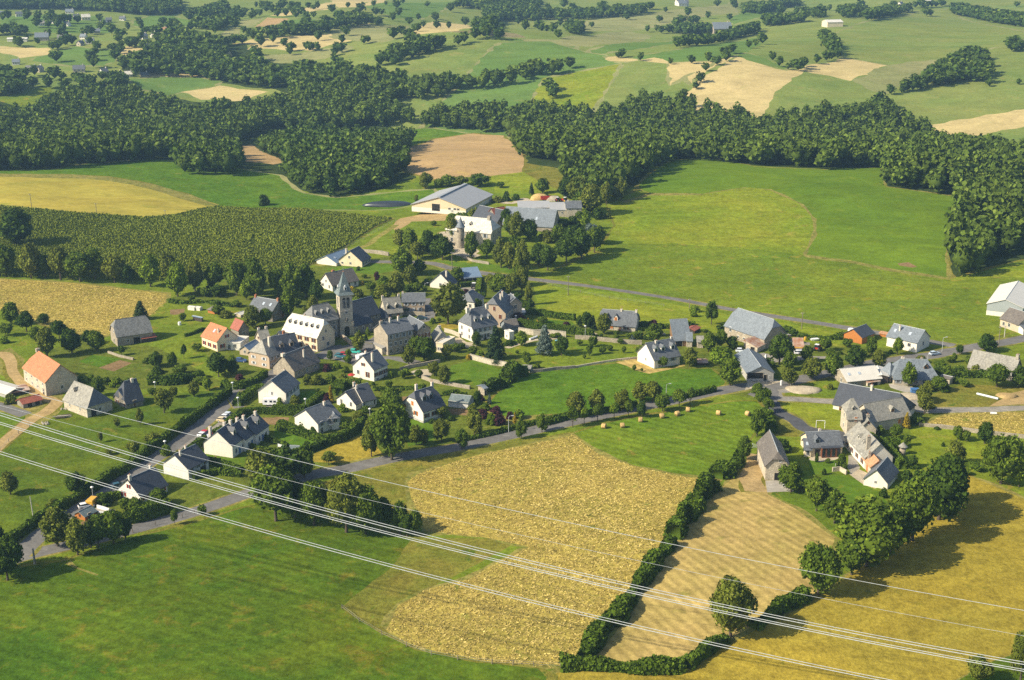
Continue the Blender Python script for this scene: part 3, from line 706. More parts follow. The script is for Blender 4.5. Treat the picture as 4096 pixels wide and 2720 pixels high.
GROVES=[z(*p)for z,p in((T1,(-60,175,190,150,205,235,-60,250)),(T1,(340,275,480,268,480,330,350,345)),(T1,(0,378,140,395,340,430,450,420,470,450,330,455,130,440,0,430)),(T1,(0,430,120,480,160,560,150,640,-60,660,-60,430)),(T1,(170,520,350,530,440,510,430,580,200,600)),(T1,(480,505,640,500,660,640,610,640,590,570,490,570)),(T1,(1260,70,1500,0,1590,20,1480,100,1350,150,1270,140)),(T1,(1290,130,1560,95,1620,130,1500,210,1320,200)),(T1,(930,185,1280,180,1250,260,1080,240,960,240)),(T1,(1610,200,1850,170,2000,160,2230,140,2361,80,2420,140,2200,230,1900,250,1650,260)),(T1,(1780,300,2100,280,2360,260,2360,320,2100,350,1790,360)),(T1,(1700,280,1900,260,1870,300,1710,310)),(T1,(850,250,930,240,960,310,860,330)),(T1,(700,280,860,280,840,335,720,325)),(T1,(760,140,930,160,930,195,800,210)),(T1,(1880,380,1950,375,1940,395,1880,395)),(T1,(2000,395,2180,370,2190,430,2020,430)),(T1,(1360,240,1580,230,1600,280,1400,300)),(T1,(1820,85,2280,70,2280,120,1830,130)),(T2,(-20,280,150,270,290,290,280,340,100,330,0,370)),(T2,(310,330,480,270,600,310,580,370,360,390)),(T2,(460,190,520,180,510,270,470,290)),(T2,(560,240,770,235,760,300,580,300)),(T2,(1150,210,1340,240,1450,200,1580,200,1640,240,1500,260,1200,270)),(T2,(1540,110,1640,150,1640,240,1560,230)),(T2,(1650,205,1830,185,2030,180,2361,150,2420,200,2361,235,2000,220,1700,240)),(T2,(690,440,820,420,850,460,720,500)),(T2,(1610,310,1720,330,1720,400,1640,420)),(T2,(1750,380,1840,360,1840,440,1760,440)),(T2,(1670,440,1810,420,1850,550,1720,560,1670,530)),(T2,(1830,340,2361,270,2361,320,2000,390,1850,400)),(T2,(1880,640,2160,600,2300,650,2330,690,2150,700,1890,690)),(T2,(1430,520,1480,520,1480,690,1390,690,1400,600)),(T3,(-20,250,250,230,350,200,560,150,600,200,540,240,280,300,0,330)),(T3,(590,100,880,85,890,150,620,190)),(T3,(440,20,550,10,560,90,470,90)),(T3,(0,120,330,90,480,60,480,100,200,150,0,190)),(T3,(560,20,850,-30,850,40,700,60,560,110)),(T3,(70,160,240,150,230,230,70,240)),(T3,(900,60,1010,50,1010,130,900,120)),(T3,(1140,40,1220,30,1220,120,1110,125)),(T3,(1290,70,1590,20,1580,90,1300,145)),(T3,(1650,0,1880,0,1880,40,1660,60)),(T3,(1870,10,2361,90,2600,140,2600,240,2361,190,2150,160,1880,100)),(T3,(990,215,1060,200,1130,390,1060,400,990,300)),(T3,(760,420,900,380,930,460,780,495)),(T3,(1480,600,1600,520,1960,320,2120,330,2130,570,1950,560,1740,600,1500,640)),(T3,(2110,350,2270,340,2280,250,2340,260,2400,340,2200,390)),(T3,(1420,880,1650,860,1810,900,1810,970,1600,960,1440,900)),(T3,(1340,610,1440,610,1440,740,1330,760)),(T3,(2060,580,2361,540,2600,500,2600,560,2361,575,2120,600)),(T3,(320,560,390,550,390,660,320,660)),(T3,(560,480,640,480,640,550,570,550)),(T3,(570,240,640,210,600,310,570,310)),(T3,(1060,200,1280,150,1290,170,1070,235)),(T1,(1480,410,1620,400,1620,540,1560,540)),(T1,(0,180,200,170,200,245,0,245)),(T1,(640,480,720,470,700,560,640,560)),(T1,(720,460,800,470,890,560,800,640,720,600)),(T1,(220,170,480,160,470,215,220,205)),)]
GROVE_LINES=[(z(*p),sp,h)for z,p,sp,h in((T2,(1820,540,2100,500,2361,455),26,7),(T3,(0,460,290,410,560,315),24,8),(T3,(600,545,760,515,1060,405,1130,385),16,8),(T3,(0,715,220,675,400,625),24,8),(T3,(1430,645,1700,600),9,8),(T1,(0,130,400,160,700,150),22,9),(T1,(100,280,400,250,700,240),26,9),(T3,(2000,590,2361,565),26,8),(T2,(0,60,300,40,460,25),40,8),)]
def build_woods():
 near=[]
 low={}
 for name,tone,sp,h,polys in WOODS:
  P3=[];hh=[]
  for p in polys:
   a,b_=scatter(p,sp,h);P3.append(a);hh.append(b_)
  low[name]=(np.vstack(P3),np.concatenate(hh),sp)
 gp,gh=[],[]
 for g in GROVES:
  a,b_=scatter(g,8.0,12);gp.append(a);gh.append(b_)
 for ln,sp,h in GROVE_LINES:
  a,b_=along(ln,sp,h);gp.append(a);gh.append(b_)
 for z,p,cov in((T1,(-60,60,400,70,900,110,930,330,850,340,780,470,640,480,300,440,-60,420),.10),(T1,(900,110,1300,110,1600,0,2361,0,2361,430,1700,430,900,340),.10),(T1,(-60,420,700,470,900,640,700,640,200,640,-60,640),.28),(T2,(0,0,2361,0,2361,140,1600,200,1000,280,0,400),.035),(T3,(0,0,2361,0,2361,100,1200,130,600,100,0,240),.05)):
  a,b_=scatter(z(*p),11,11,cov);gp.append(a);gh.append(b_)
 low['scattered_groves']=(np.vstack(gp),np.concatenate(gh),9.5)
 budget=max(0,296-len(TREES))
 allp=[(i,n)for n,v in low.items()if n in('ridge_wood','copse_by_the_brown_field','spinney','valley_wood')for i in range(len(v[0]))]
 key=np.array([px_per_m(low[n][0][i])*low[n][1][i]for i,n in allp])
 order=np.argsort(-key)[:budget]
 chosen={}
 for k in order:
  i,n=allp[k];chosen.setdefault(n,[]).append(i)
 said={'ridge_wood':'dark broadleaf tree packed in the wood bordering the clover field','copse_by_the_brown_field':'dark broadleaf tree packed in the copse beside the brown field','spinney':'dark broadleaf tree packed in the spinney behind the yellow field','valley_wood':'dark broadleaf tree packed in the valley wood at far left'}
 for n,ids in chosen.items():
  for i in ids:
   w,h=low[n][0][i],low[n][1][i]
   add_tree(tuple(w),h,low[n][2]*random.uniform(1.15,1.5),'wood','wood','broadleaf_tree',said[n],'tree','trees at the edge of '+n.replace('_',' '))
 lods=[crown_arrays('wood',900+k,12,150,0.095,True,1.4)for k in range(6)]
 lods2=[crown_arrays('wood',950+k,9,80,0.125,True,1.4)for k in range(6)]
 for n,(P3,hh,sp)in low.items():
  keep=np.ones(len(P3),bool);keep[chosen.get(n,[])]=False
  P3,hh=P3[keep],hh[keep]
  if not len(P3):continue
  wd=sp*rng.uniform(1.1,1.55,len(P3))
  if n=='scattered_groves':wd=hh*rng.uniform(0.85,1.35,len(P3))
  ang=rng.uniform(0,6.28,len(P3))
  dist=P3[:,1]
  Vs,Ts,Hs,cvs,cfs=[],[],[],[],[]
  hue_t=np.clip(rng.normal(0.5,0.26,len(P3)),0,1);tone_t=rng.normal(0,0.12,len(P3))
  which=rng.integers(0,6,len(P3))
  for k in range(6):
   for far in(False,True):
    sel=np.where((which==k)&((dist>1150)==far))[0]
    if not len(sel):continue
    V,t,hu,lob=(lods2 if far else lods)[k]
    c,s=np.cos(ang[sel]),np.sin(ang[sel])
    X=V[None,:,0]*c[:,None]-V[None,:,1]*s[:,None]
    Y=V[None,:,0]*s[:,None]+V[None,:,1]*c[:,None]
    W3=np.stack([X*wd[sel][:,None]+P3[sel,0][:,None],Y*wd[sel][:,None]+P3[sel,1][:,None],V[None,:,2]*hh[sel][:,None]+P3[sel,2][:,None]],2)
    Vs.append(W3.reshape(-1,3))
    Ts.append(np.clip(t[None]+tone_t[sel][:,None],0,1.2).ravel());Hs.append(np.clip(hu[None]*0.5+hue_t[sel][:,None]*0.6-0.05,0,1).ravel())
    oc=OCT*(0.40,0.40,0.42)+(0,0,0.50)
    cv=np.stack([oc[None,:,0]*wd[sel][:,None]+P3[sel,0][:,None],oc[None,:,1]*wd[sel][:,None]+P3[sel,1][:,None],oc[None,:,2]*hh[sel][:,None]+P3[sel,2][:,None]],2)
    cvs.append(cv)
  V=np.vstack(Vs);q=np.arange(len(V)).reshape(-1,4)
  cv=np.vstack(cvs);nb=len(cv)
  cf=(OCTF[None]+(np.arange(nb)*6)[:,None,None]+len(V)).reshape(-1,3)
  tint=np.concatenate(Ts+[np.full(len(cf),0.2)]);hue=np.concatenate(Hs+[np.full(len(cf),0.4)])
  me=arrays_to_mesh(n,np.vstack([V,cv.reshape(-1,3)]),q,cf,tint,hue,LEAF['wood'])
  o=link_obj(n,me)
  o['kind']='stuff'
  o['label']={'scattered_groves':'groves and hedgerow trees scattered over the far hills'}.get(n,'mass of broadleaf trees: the '+n.replace('_',' '))
  o['category']='woodland'
  print('wood',n,len(P3))
# ------------------------------------------------------------------ hedges: clumps of leaves over a solid core, along a line on the ground
def hedge_mesh(name,line,width,hgt,tone,wild=0.0,dens_=1.0,leaf=0.30):
 line=np.asarray(line)
 seg=np.hypot(*(np.diff(line,axis=0)).T)
 cum=np.concatenate([[0],np.cumsum(seg)]);Lt=cum[-1]
 def at(s):
  i=np.clip(np.searchsorted(cum,s,side='right')-1,0,len(seg)-1)
  f=(s-cum[i])/seg[i]
  p=line[i]+(line[i+1]-line[i])*f[:,None]
  t=(line[i+1]-line[i])/seg[i][:,None]
  return p,np.stack([-t[:,1],t[:,0]],1)
 ph=rng.uniform(0,6.28,4)
 def prof(s):
  w=1+wild*(0.5*np.sin(s/2.9+ph[0])+0.35*np.sin(s/1.3+ph[1]))
  h=1+wild*(0.55*np.sin(s/3.7+ph[2])+0.45*np.sin(s/1.7+ph[3]))
  return np.maximum(w,0.4)*width,np.maximum(h,0.35)*hgt
 per=width+2*hgt
 n=int(Lt*per/(leaf*leaf)*1.5*dens_)+20
 s=rng.uniform(0,Lt,n)
 p,nr=at(s);w,h=prof(s)
 q=rng.uniform(0,1,n)*(w+2*h)
 left=q<h;right=q>h+w
 off=np.where(left,-w/2,np.where(right,w/2,q-h-w/2))
 z=np.where(left,q,np.where(right,q-h-w,h))
 if wild:
  rr=np.minimum(1,z/h);off=off*(1-0.35*rr**3)
 end=rng.random(n)
 j=rng.normal(0,0.06+0.12*wild,(n,3))
 P3=np.column_stack([p+nr*off[:,None],np.zeros(n)])
 P3[:,2]=height(P3[:,0],P3[:,1])+z
 P3+=j
 nrm=np.column_stack([nr*np.where(left,-1,np.where(right,1,0))[:,None],np.where(left|right,0.3,1.0)])
 nrm=unit(nrm+0.7*rng.normal(size=(n,3)))
 up=unit(np.cross(nrm,rng.normal(size=(n,3))));sd=np.cross(nrm,up)
 sz=leaf*rng.uniform(0.5,1.15,n)
 V=np.stack([P3+up*(a*sz)[:,None]+sd*(b_*sz)[:,None]for a,b_ in((-1,-.8),(.9,-1),(1,.8),(-.8,1))],1).reshape(-1,3)
 quads=np.arange(len(V)).reshape(-1,4)
 m=max(2,int(Lt/1.5));ss=np.linspace(0,Lt,m)
 p,nr=at(ss);w,h=prof(ss)
 z0=height(p[:,0],p[:,1])
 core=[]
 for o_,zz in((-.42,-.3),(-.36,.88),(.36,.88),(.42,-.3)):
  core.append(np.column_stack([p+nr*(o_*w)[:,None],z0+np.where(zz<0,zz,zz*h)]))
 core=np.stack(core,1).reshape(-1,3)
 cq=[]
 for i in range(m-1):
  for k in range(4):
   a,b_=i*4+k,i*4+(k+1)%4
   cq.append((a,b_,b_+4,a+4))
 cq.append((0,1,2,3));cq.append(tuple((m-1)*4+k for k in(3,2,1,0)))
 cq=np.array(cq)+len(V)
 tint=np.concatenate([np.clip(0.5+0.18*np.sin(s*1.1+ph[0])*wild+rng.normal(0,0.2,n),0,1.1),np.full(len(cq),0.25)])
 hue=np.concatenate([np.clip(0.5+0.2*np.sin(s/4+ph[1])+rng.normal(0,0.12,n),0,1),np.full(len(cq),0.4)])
 return arrays_to_mesh(name,np.vstack([V,core]),np.vstack([quads,cq]),np.zeros((0,3),int),tint,hue,LEAF[tone])
def hedge(label,pts,width=1.2,hgt=1.6,tone='hedge',wild=0.0,name='hedge',leaf=None):
 w=ground(pts)[:,:2]
 if leaf is None:leaf=0.22 if wild==0 else 0.34
 me=hedge_mesh(name,w,width,hgt,tone,wild,leaf=leaf)
 o=link_obj(name,me)
 o['label']=label;o['category']='hedge'
 return o
# ------------------------------------------------------------------ building materials
def stone_mat(name,c1,c2,c3,scale=1.6,joint=0.5):
 m,nt,b=new_mat(name,0.95,0.1)
 v=objpos(nt)
 vo=nd(nt,'ShaderNodeTexVoronoi');vo.inputs['Scale'].default_value=scale
 nt.links.new(v,vo.inputs['Vector'])
 sep=nd(nt,'ShaderNodeSeparateColor');nt.links.new(vo.outputs['Color'],sep.inputs[0])
 col=mix(nt,sep.outputs[0],c1,c2)
 col=mix(nt,ramp(nt,noise(nt,v,0.5,4),0.45,0.7),col,c3)
 ed=nd(nt,'ShaderNodeTexVoronoi',feature='DISTANCE_TO_EDGE');ed.inputs['Scale'].default_value=scale
 nt.links.new(v,ed.inputs['Vector'])
 mr=nd(nt,'ShaderNodeMapRange');mr.inputs[2].default_value=0.10;mr.inputs[3].default_value=1-joint*0.6;mr.inputs[4].default_value=1.04
 nt.links.new(ed.outputs['Distance'],mr.inputs[0])
 col=mulv(nt,col,mr.outputs[0])
 nt.links.new(col,b.inputs['Base Color'])
 bumpn(nt,b,ed.outputs['Distance'],0.5,0.15)
 return m
def render_mat(name,c1,c2,rough=0.9):
 m,nt,b=new_mat(name,rough,0.15)
 v=objpos(nt)
 n=ramp(nt,noise(nt,v,0.45,5,0.7),0.35,0.7)
 col=mix(nt,n,c1,c2)
 s=noise(nt,objpos(nt,(1.6,1.6,0.25)),1.3,4,0.7)
 mr=nd(nt,'ShaderNodeMapRange');mr.inputs[1].default_value=0.3;mr.inputs[2].default_value=0.7;mr.inputs[3].default_value=0.90;mr.inputs[4].default_value=1.06
 nt.links.new(s,mr.inputs[0])
 nt.links.new(mulv(nt,col,mr.outputs[0]),b.inputs['Base Color'])
 return m
def roof_mat(name,c1,c2,c3=None,course=0.30,rough=0.6,spec=0.3,amt3=(0.55,0.72),fvar=0.22):
 m,nt,b=new_mat(name,rough,spec)
 v=objpos(nt)
 col=mix(nt,ramp(nt,noise(nt,v,0.35,5,0.7),0.35,0.68),c1,c2)
 if c3:col=mix(nt,ramp(nt,noise(nt,v,0.9,5,0.75),*amt3),col,c3)
 br=nd(nt,'ShaderNodeTexVoronoi');br.inputs['Scale'].default_value=1/course
 nt.links.new(v,br.inputs['Vector'])
 sep=nd(nt,'ShaderNodeSeparateColor');nt.links.new(br.outputs['Color'],sep.inputs[0])
 mr=nd(nt,'ShaderNodeMapRange');mr.inputs[3].default_value=1-fvar;mr.inputs[4].default_value=1+fvar
 nt.links.new(sep.outputs[0],mr.inputs[0])
 nt.links.new(mulv(nt,col,mr.outputs[0]),b.inputs['Base Color'])
 bumpn(nt,b,sep.outputs[1],0.35,0.06)
 return m
def metal_roof(name,c1,c2,rib=0.55,rough=0.5):
 m,nt,b=new_mat(name,rough,0.4)
 v=objpos(nt)
 col=mix(nt,ramp(nt,noise(nt,v,0.4,5,0.7),0.4,0.65),c1,c2)
 w=nd(nt,'ShaderNodeTexWave');w.inputs['Scale'].default_value=1/rib*0.3
 nt.links.new(v,w.inputs['Vector'])
 mr=nd(nt,'ShaderNodeMapRange');mr.inputs[3].default_value=0.9;mr.inputs[4].default_value=1.05
 nt.links.new(w.outputs['Fac'],mr.inputs[0])
 nt.links.new(mulv(nt,col,mr.outputs[0]),b.inputs['Base Color'])
 return m
def plain(name,c,rough=0.6,spec=0.3,metal=0.0):
 m,nt,b=new_mat(name,rough,spec)
 v=objpos(nt)
 mr=nd(nt,'ShaderNodeMapRange');mr.inputs[1].default_value=0.3;mr.inputs[2].default_value=0.7;mr.inputs[3].default_value=0.86;mr.inputs[4].default_value=1.1
 nt.links.new(noise(nt,v,1.7,3),mr.inputs[0])
 nt.links.new(mulv(nt,mix(nt,0.0,c,c),mr.outputs[0]),b.inputs['Base Color'])
 b.inputs['Metallic'].default_value=metal
 return m
W_={'white':render_mat('white_render',(0.76,0.71,0.61),(0.68,0.63,0.53)),'cream':render_mat('cream_render',(0.74,0.62,0.42),(0.68,0.56,0.37)),'beige':render_mat('beige_render',(0.52,0.43,0.31),(0.45,0.36,0.26)),'pinkish':render_mat('sandy_render',(0.50,0.385,0.27),(0.44,0.34,0.24)),'grey':render_mat('grey_render',(0.42,0.40,0.36),(0.35,0.33,0.30)),'greyblue':render_mat('slate_hung_wall',(0.22,0.25,0.27),(0.26,0.29,0.31)),'cladding':metal_roof('grey_sheet_cladding',(0.33,0.36,0.36),(0.37,0.40,0.40)),'creamsheet':metal_roof('cream_sheet_cladding',(0.66,0.53,0.34),(0.70,0.57,0.38)),'stone':stone_mat('rubble_stone',(0.36,0.31,0.235),(0.27,0.23,0.175),(0.42,0.36,0.27)),'stonelight':stone_mat('pale_stone',(0.52,0.45,0.34),(0.40,0.345,0.26),(0.56,0.50,0.39)),'stonedark':stone_mat('dark_stone',(0.27,0.24,0.195),(0.20,0.178,0.145),(0.32,0.285,0.235)),'wood':plain('orange_timber',(0.42,0.155,0.035),0.7),'darkwood':plain('dark_timber',(0.06,0.045,0.035),0.8),'brownwood':plain('brown_timber',(0.20,0.12,0.06),0.8),}
R_={'slate':roof_mat('grey_slate',(0.125,0.135,0.145),(0.098,0.106,0.118),(0.155,0.16,0.16)),'slatedark':roof_mat('dark_slate',(0.052,0.058,0.070),(0.066,0.072,0.085),None,rough=0.5,fvar=0.12),'slateblue':roof_mat('blue_slate',(0.17,0.195,0.215),(0.145,0.165,0.185),(0.20,0.22,0.235)),'slategreen':roof_mat('green_grey_slate',(0.15,0.185,0.18),(0.13,0.16,0.16),(0.19,0.215,0.20)),'slatebrown':roof_mat('brown_slate',(0.145,0.125,0.105),(0.115,0.10,0.088),(0.20,0.18,0.145)),'lauze':roof_mat('mossy_stone_slates',(0.27,0.255,0.215),(0.21,0.20,0.17),(0.34,0.31,0.22),0.45),'lauzepaleglint':roof_mat('pale_glint_slates',(0.60,0.56,0.47),(0.52,0.49,0.41),(0.66,0.61,0.50),0.45),'lauzegrey':roof_mat('grey_stone_slates',(0.19,0.19,0.178),(0.155,0.155,0.148),(0.25,0.24,0.20),0.45),'tile':roof_mat('orange_clay_tiles',(0.44,0.175,0.075),(0.38,0.15,0.065),(0.50,0.22,0.10)),'tilered':roof_mat('red_clay_tiles',(0.31,0.095,0.055),(0.26,0.08,0.05),(0.36,0.14,0.08)),'tilepale':roof_mat('faded_clay_tiles',(0.46,0.25,0.13),(0.40,0.21,0.11),(0.52,0.33,0.19)),'metal':metal_roof('grey_metal_sheet',(0.36,0.36,0.355),(0.32,0.32,0.32)),'metalwhite':metal_roof('white_metal_sheet',(0.66,0.62,0.54),(0.60,0.565,0.49)),'metalblue':metal_roof('blue_metal_sheet',(0.175,0.245,0.33),(0.15,0.21,0.29)),'rust':metal_roof('rusty_metal_sheet',(0.33,0.15,0.075),(0.52,0.42,0.34)),'flat':render_mat('pale_flat_roof',(0.60,0.57,0.50),(0.52,0.49,0.43)),'felt':render_mat('grey_flat_roof',(0.24,0.23,0.21),(0.30,0.28,0.25)),}  # the palest slates have the inn roof's sun glint put into their colour
X_={'frame':plain('white_window_frame',(0.66,0.64,0.60),0.5),'surround':plain('stone_surround',(0.50,0.44,0.34),0.9),'glass':plain('dark_window_glass',(0.022,0.026,0.032),0.12,0.6),'brown':plain('brown_shutter',(0.16,0.06,0.03)),'orange':plain('orange_shutter',(0.46,0.16,0.035)),'red':plain('dark_red_shutter',(0.26,0.035,0.03)),'whiteshut':plain('white_shutter',(0.62,0.63,0.64)),'greyshut':plain('grey_shutter',(0.34,0.37,0.39)),'doorbrown':plain('brown_door',(0.14,0.075,0.04)),'doordark':plain('dark_door_and_bay_shade',(0.018,0.016,0.015)),'doorwhite':plain('white_door',(0.66,0.64,0.60)),'brick':stone_mat('brick_chimney',(0.42,0.17,0.08),(0.34,0.13,0.07),(0.46,0.22,0.12),5),'chimwhite':render_mat('pale_chimney',(0.66,0.60,0.50),(0.56,0.50,0.41)),'chimstone':stone_mat('stone_chimney',(0.40,0.36,0.29),(0.32,0.28,0.22),(0.45,0.40,0.32),4),'pot':plain('clay_pot',(0.40,0.18,0.09)),'lead':plain('lead_flashing',(0.36,0.38,0.39),0.45),'sky':plain('skylight_glass',(0.42,0.47,0.52),0.2,0.6),'zinc':plain('galvanised_steel',(0.50,0.52,0.53),0.45,0.5),'white':plain('white_paint',(0.76,0.75,0.72),0.45),'black':plain('black_plastic',(0.02,0.02,0.022),0.5),'steel':plain('grey_steel',(0.32,0.33,0.34),0.45),'redpaint':plain('red_paint',(0.42,0.035,0.025),0.35),'yellow':plain('yellow_paint',(0.62,0.36,0.03),0.4),'blue':plain('blue_paint',(0.06,0.16,0.36),0.4),'postwood':plain('weathered_post',(0.20,0.165,0.125),0.9),'concretepost':plain('concrete_post',(0.46,0.43,0.37),0.9),'hay':field_mat('hay_bale_straw',(0.52,0.36,0.15),(0.44,0.30,0.12),None,0.8,fvar=0.4),'tarp':plain('black_tarpaulin',(0.030,0.036,0.045),0.35,0.5),'green':plain('green_paint',(0.04,0.16,0.07),0.4),}
# ------------------------------------------------------------------ mesh helpers
class MB:
 def __init__(s):s.v,s.f,s.m=[],[],[]
 def face(s,pts,m=0):
  i=len(s.v);s.v.extend(pts);s.f.append(tuple(range(i,i+len(pts))));s.m.append(m)
 def box(s,x0,x1,y0,y1,z0,z1,m=0):
  i=len(s.v)
  s.v+=[(x0,y0,z0),(x1,y0,z0),(x1,y1,z0),(x0,y1,z0),(x0,y0,z1),(x1,y0,z1),(x1,y1,z1),(x0,y1,z1)]
  for q in((3,2,1,0),(4,5,6,7),(0,1,5,4),(1,2,6,5),(2,3,7,6),(3,0,4,7)):
   s.f.append(tuple(i+k for k in q));s.m.append(m)
 def tube(s,pts,rads,n=8,m=0,cap=True):
  pts=[Vector(p)for p in pts]
  if not isinstance(rads,(list,tuple)):rads=[rads]*len(pts)
  i0=len(s.v)
  for k,p in enumerate(pts):
   t=(pts[min(k+1,len(pts)-1)]-pts[max(k-1,0)]).normalized()
   a=t.orthogonal().normalized()if abs(t.z)<0.98 else Vector((1,0,0))
   a=(a-t*a.dot(t)).normalized();b_=t.cross(a)
   for j in range(n):
    an=2*math.pi*j/n
    s.v.append(tuple(p+(a*math.cos(an)+b_*math.sin(an))*rads[k]))
  for k in range(len(pts)-1):
   for j in range(n):
    a,b_=i0+k*n+j,i0+k*n+(j+1)%n
    s.f.append((a,b_,b_+n,a+n));s.m.append(m)
  if cap:
   s.f.append(tuple(i0+j for j in range(n))[::-1]);s.m.append(m)
   s.f.append(tuple(i0+(len(pts)-1)*n+j for j in range(n)));s.m.append(m)
 def mesh(s,name,mats,smooth=False):
  me=bpy.data.meshes.new(name)
  me.from_pydata([tuple(p)for p in s.v],[],s.f)
  for mt in(mats if isinstance(mats,(list,tuple))else[mats]):me.materials.append(mt)
  me.polygons.foreach_set('material_index',s.m)
  if smooth:me.polygons.foreach_set('use_smooth',np.ones(len(s.f),bool))
  me.update()
  return me
def thing(name,label,cat,loc,rz=0.0,group=None):
 o=link_obj(name,None)
 o.location=loc;o.rotation_euler=(0,0,rz);o.empty_display_size=0.5
 o['label']=label;o['category']=cat
 if group:o['group']=group
 return o
def mesh_thing(name,me,label,cat,loc=(0,0,0),rz=0.0,group=None):
 o=link_obj(name,me);o.location=loc;o.rotation_euler=(0,0,rz);o['label']=label;o['category']=cat
 if group:o['group']=group
 return o
MESHC={}
def window_meshes(w,h,arch=False):
 key=('w',round(w,2),round(h,2),arch)
 if key not in MESHC:
  m=MB();t=0.10
  m.box(-w/2-t,-w/2,-0.07,0.05,-t,h+t);m.box(w/2,w/2+t,-0.07,0.05,-t,h+t)
  m.box(-w/2,w/2,-0.07,0.05,h,h+t);m.box(-w/2-.05,w/2+.05,-0.12,0.05,-t,-0.002)
  m.box(-0.035,0.035,-0.05,0.05,0,h)
  if arch:m.tube([(math.cos(a)*(w/2+t*.5),0,h+t+math.sin(a)*w*.35)for a in np.linspace(0,math.pi,7)],0.10,4)
  p=MB();p.box(-w/2,w/2,-0.028,0.02,0,h)
  if arch:
   p.face([(math.cos(a)*w/2,-0.03,h+t+math.sin(a)*w*.33)for a in np.linspace(math.pi,0,7)][::-1])
  s=MB();s.box(-w/4-.02,w/4+.02,-0.05,0,-0.02,h+0.02)
  s.box(-w/4,w/4,-0.07,-0.05,h*.2,h*.27);s.box(-w/4,w/4,-0.07,-0.05,h*.75,h*.82)
  MESHC[key]=(m.mesh('window',X_['frame']),p.mesh('pane',X_['glass']),s.mesh('shutter',X_['brown']))
 return MESHC[key]
def put(o,root,M):
 o.parent=root
 o.matrix_basis=root.matrix_basis_inv@M if hasattr(root,'matrix_basis_inv')else M
class Block:
 """one rectangular volume of a building: x along B->C, y along B->A, origin in the middle of its base"""
 def __init__(s,root,rootM,M,L,W):s.root,s.Ri,s.M,s.L,s.W=root,rootM.inverted(),M,L,W
 def part(s,name,me,loc=(0,0,0),rz=0.0,parent=None,mats=None):
  o=link_obj(name,me)
  if parent is None:
   o.parent=s.root
   o.matrix_basis=s.Ri@s.M@Matrix.Translation(loc)@Matrix.Rotation(rz,4,'Z')
  else:
   o.parent=parent
   o.matrix_basis=Matrix.Translation(loc)@Matrix.Rotation(rz,4,'Z')
  if mats:
   for i,mt in enumerate(mats):
    o.material_slots[i].link='OBJECT';o.material_slots[i].material=mt
  return o
 def on_wall(s,wall,f):
  L,W=s.L,s.W
  return{'u':((-L/2+f*L,-W/2),0.0),'v':((-L/2,-W/2+f*W),-math.pi/2),'U':((-L/2+f*L,W/2),math.pi),'V':((L/2,-W/2+f*W),math.pi/2)}[wall]
 def window(s,wall,f,z,w=0.95,h=1.35,shut=None,frame='frame',arch=False,closed=False,pane='glass'):
  (x,y),rz=s.on_wall(wall,f)
  fm,pm,sm=window_meshes(w,h,arch)
  o=s.part('window',fm,(x,y,z),rz,None,[X_[frame]])
  s.part('pane',pm,(0,0,0),0,o,[X_[pane]])
  if shut:
   for sg in(-1,1):
    s.part('shutter',sm,(sg*(w/4 if closed else w*.78),-0.05 if not closed else-.06,0),0,o,[X_[shut]])
 def door(s,wall,f,w=1.0,h=2.1,mat='doorbrown',z=0.0,name='door'):
  (x,y),rz=s.on_wall(wall,f)
  m=MB();m.box(-w/2,w/2,-0.05,0.05,0,h);m.box(-w/2-.1,-w/2,-.08,.05,0,h+.1,1);m.box(w/2,w/2+.1,-.08,.05,0,h+.1,1);m.box(-w/2,w/2,-.08,.05,h,h+.1,1)
  if w>1.6:
   for k in range(1,4):m.box(-w/2,w/2,-0.065,-0.05,h*k/4-.03,h*k/4+.03)
  else:m.box(w*.3,w*.38,-.1,-.05,h*.48,h*.52,1)
  s.part(name,m.mesh(name,[X_[mat],X_['surround']]),(x,y,z),rz)
def roof_solid(name,polys,th,mats,midx=None):
 """polys: top faces as lists of 3-D points sharing corner positions"""
 key=lambda p:(round(p[0],3),round(p[1],3),round(p[2],3))
 ids,V,Fs,Ms={},[],[],[]
 def vid(p):
  k=key(p)
  if k not in ids:ids[k]=len(V);V.append(p)
  return ids[k]
 tops=[[vid(p)for p in poly]for poly in polys]
 n=len(V)
 V+=[(p[0],p[1],p[2]-th)for p in V]
 edges={}
 for i,t in enumerate(tops):
  Fs.append(tuple(t));Ms.append(midx[i]if midx else 0)
  Fs.append(tuple(k+n for k in reversed(t)));Ms.append(0)
  for a,b_ in zip(t,t[1:]+t[:1]):edges[(a,b_)]=i
 for(a,b_),i in edges.items():
  if(b_,a)not in edges:
   Fs.append((b_,a,a+n,b_+n));Ms.append(0)
 me=bpy.data.meshes.new(name)
 me.from_pydata(V,[],Fs)
 for mt in mats:me.materials.append(mt)
 me.polygons.foreach_set('material_index',Ms)
 return me
REFS=[]
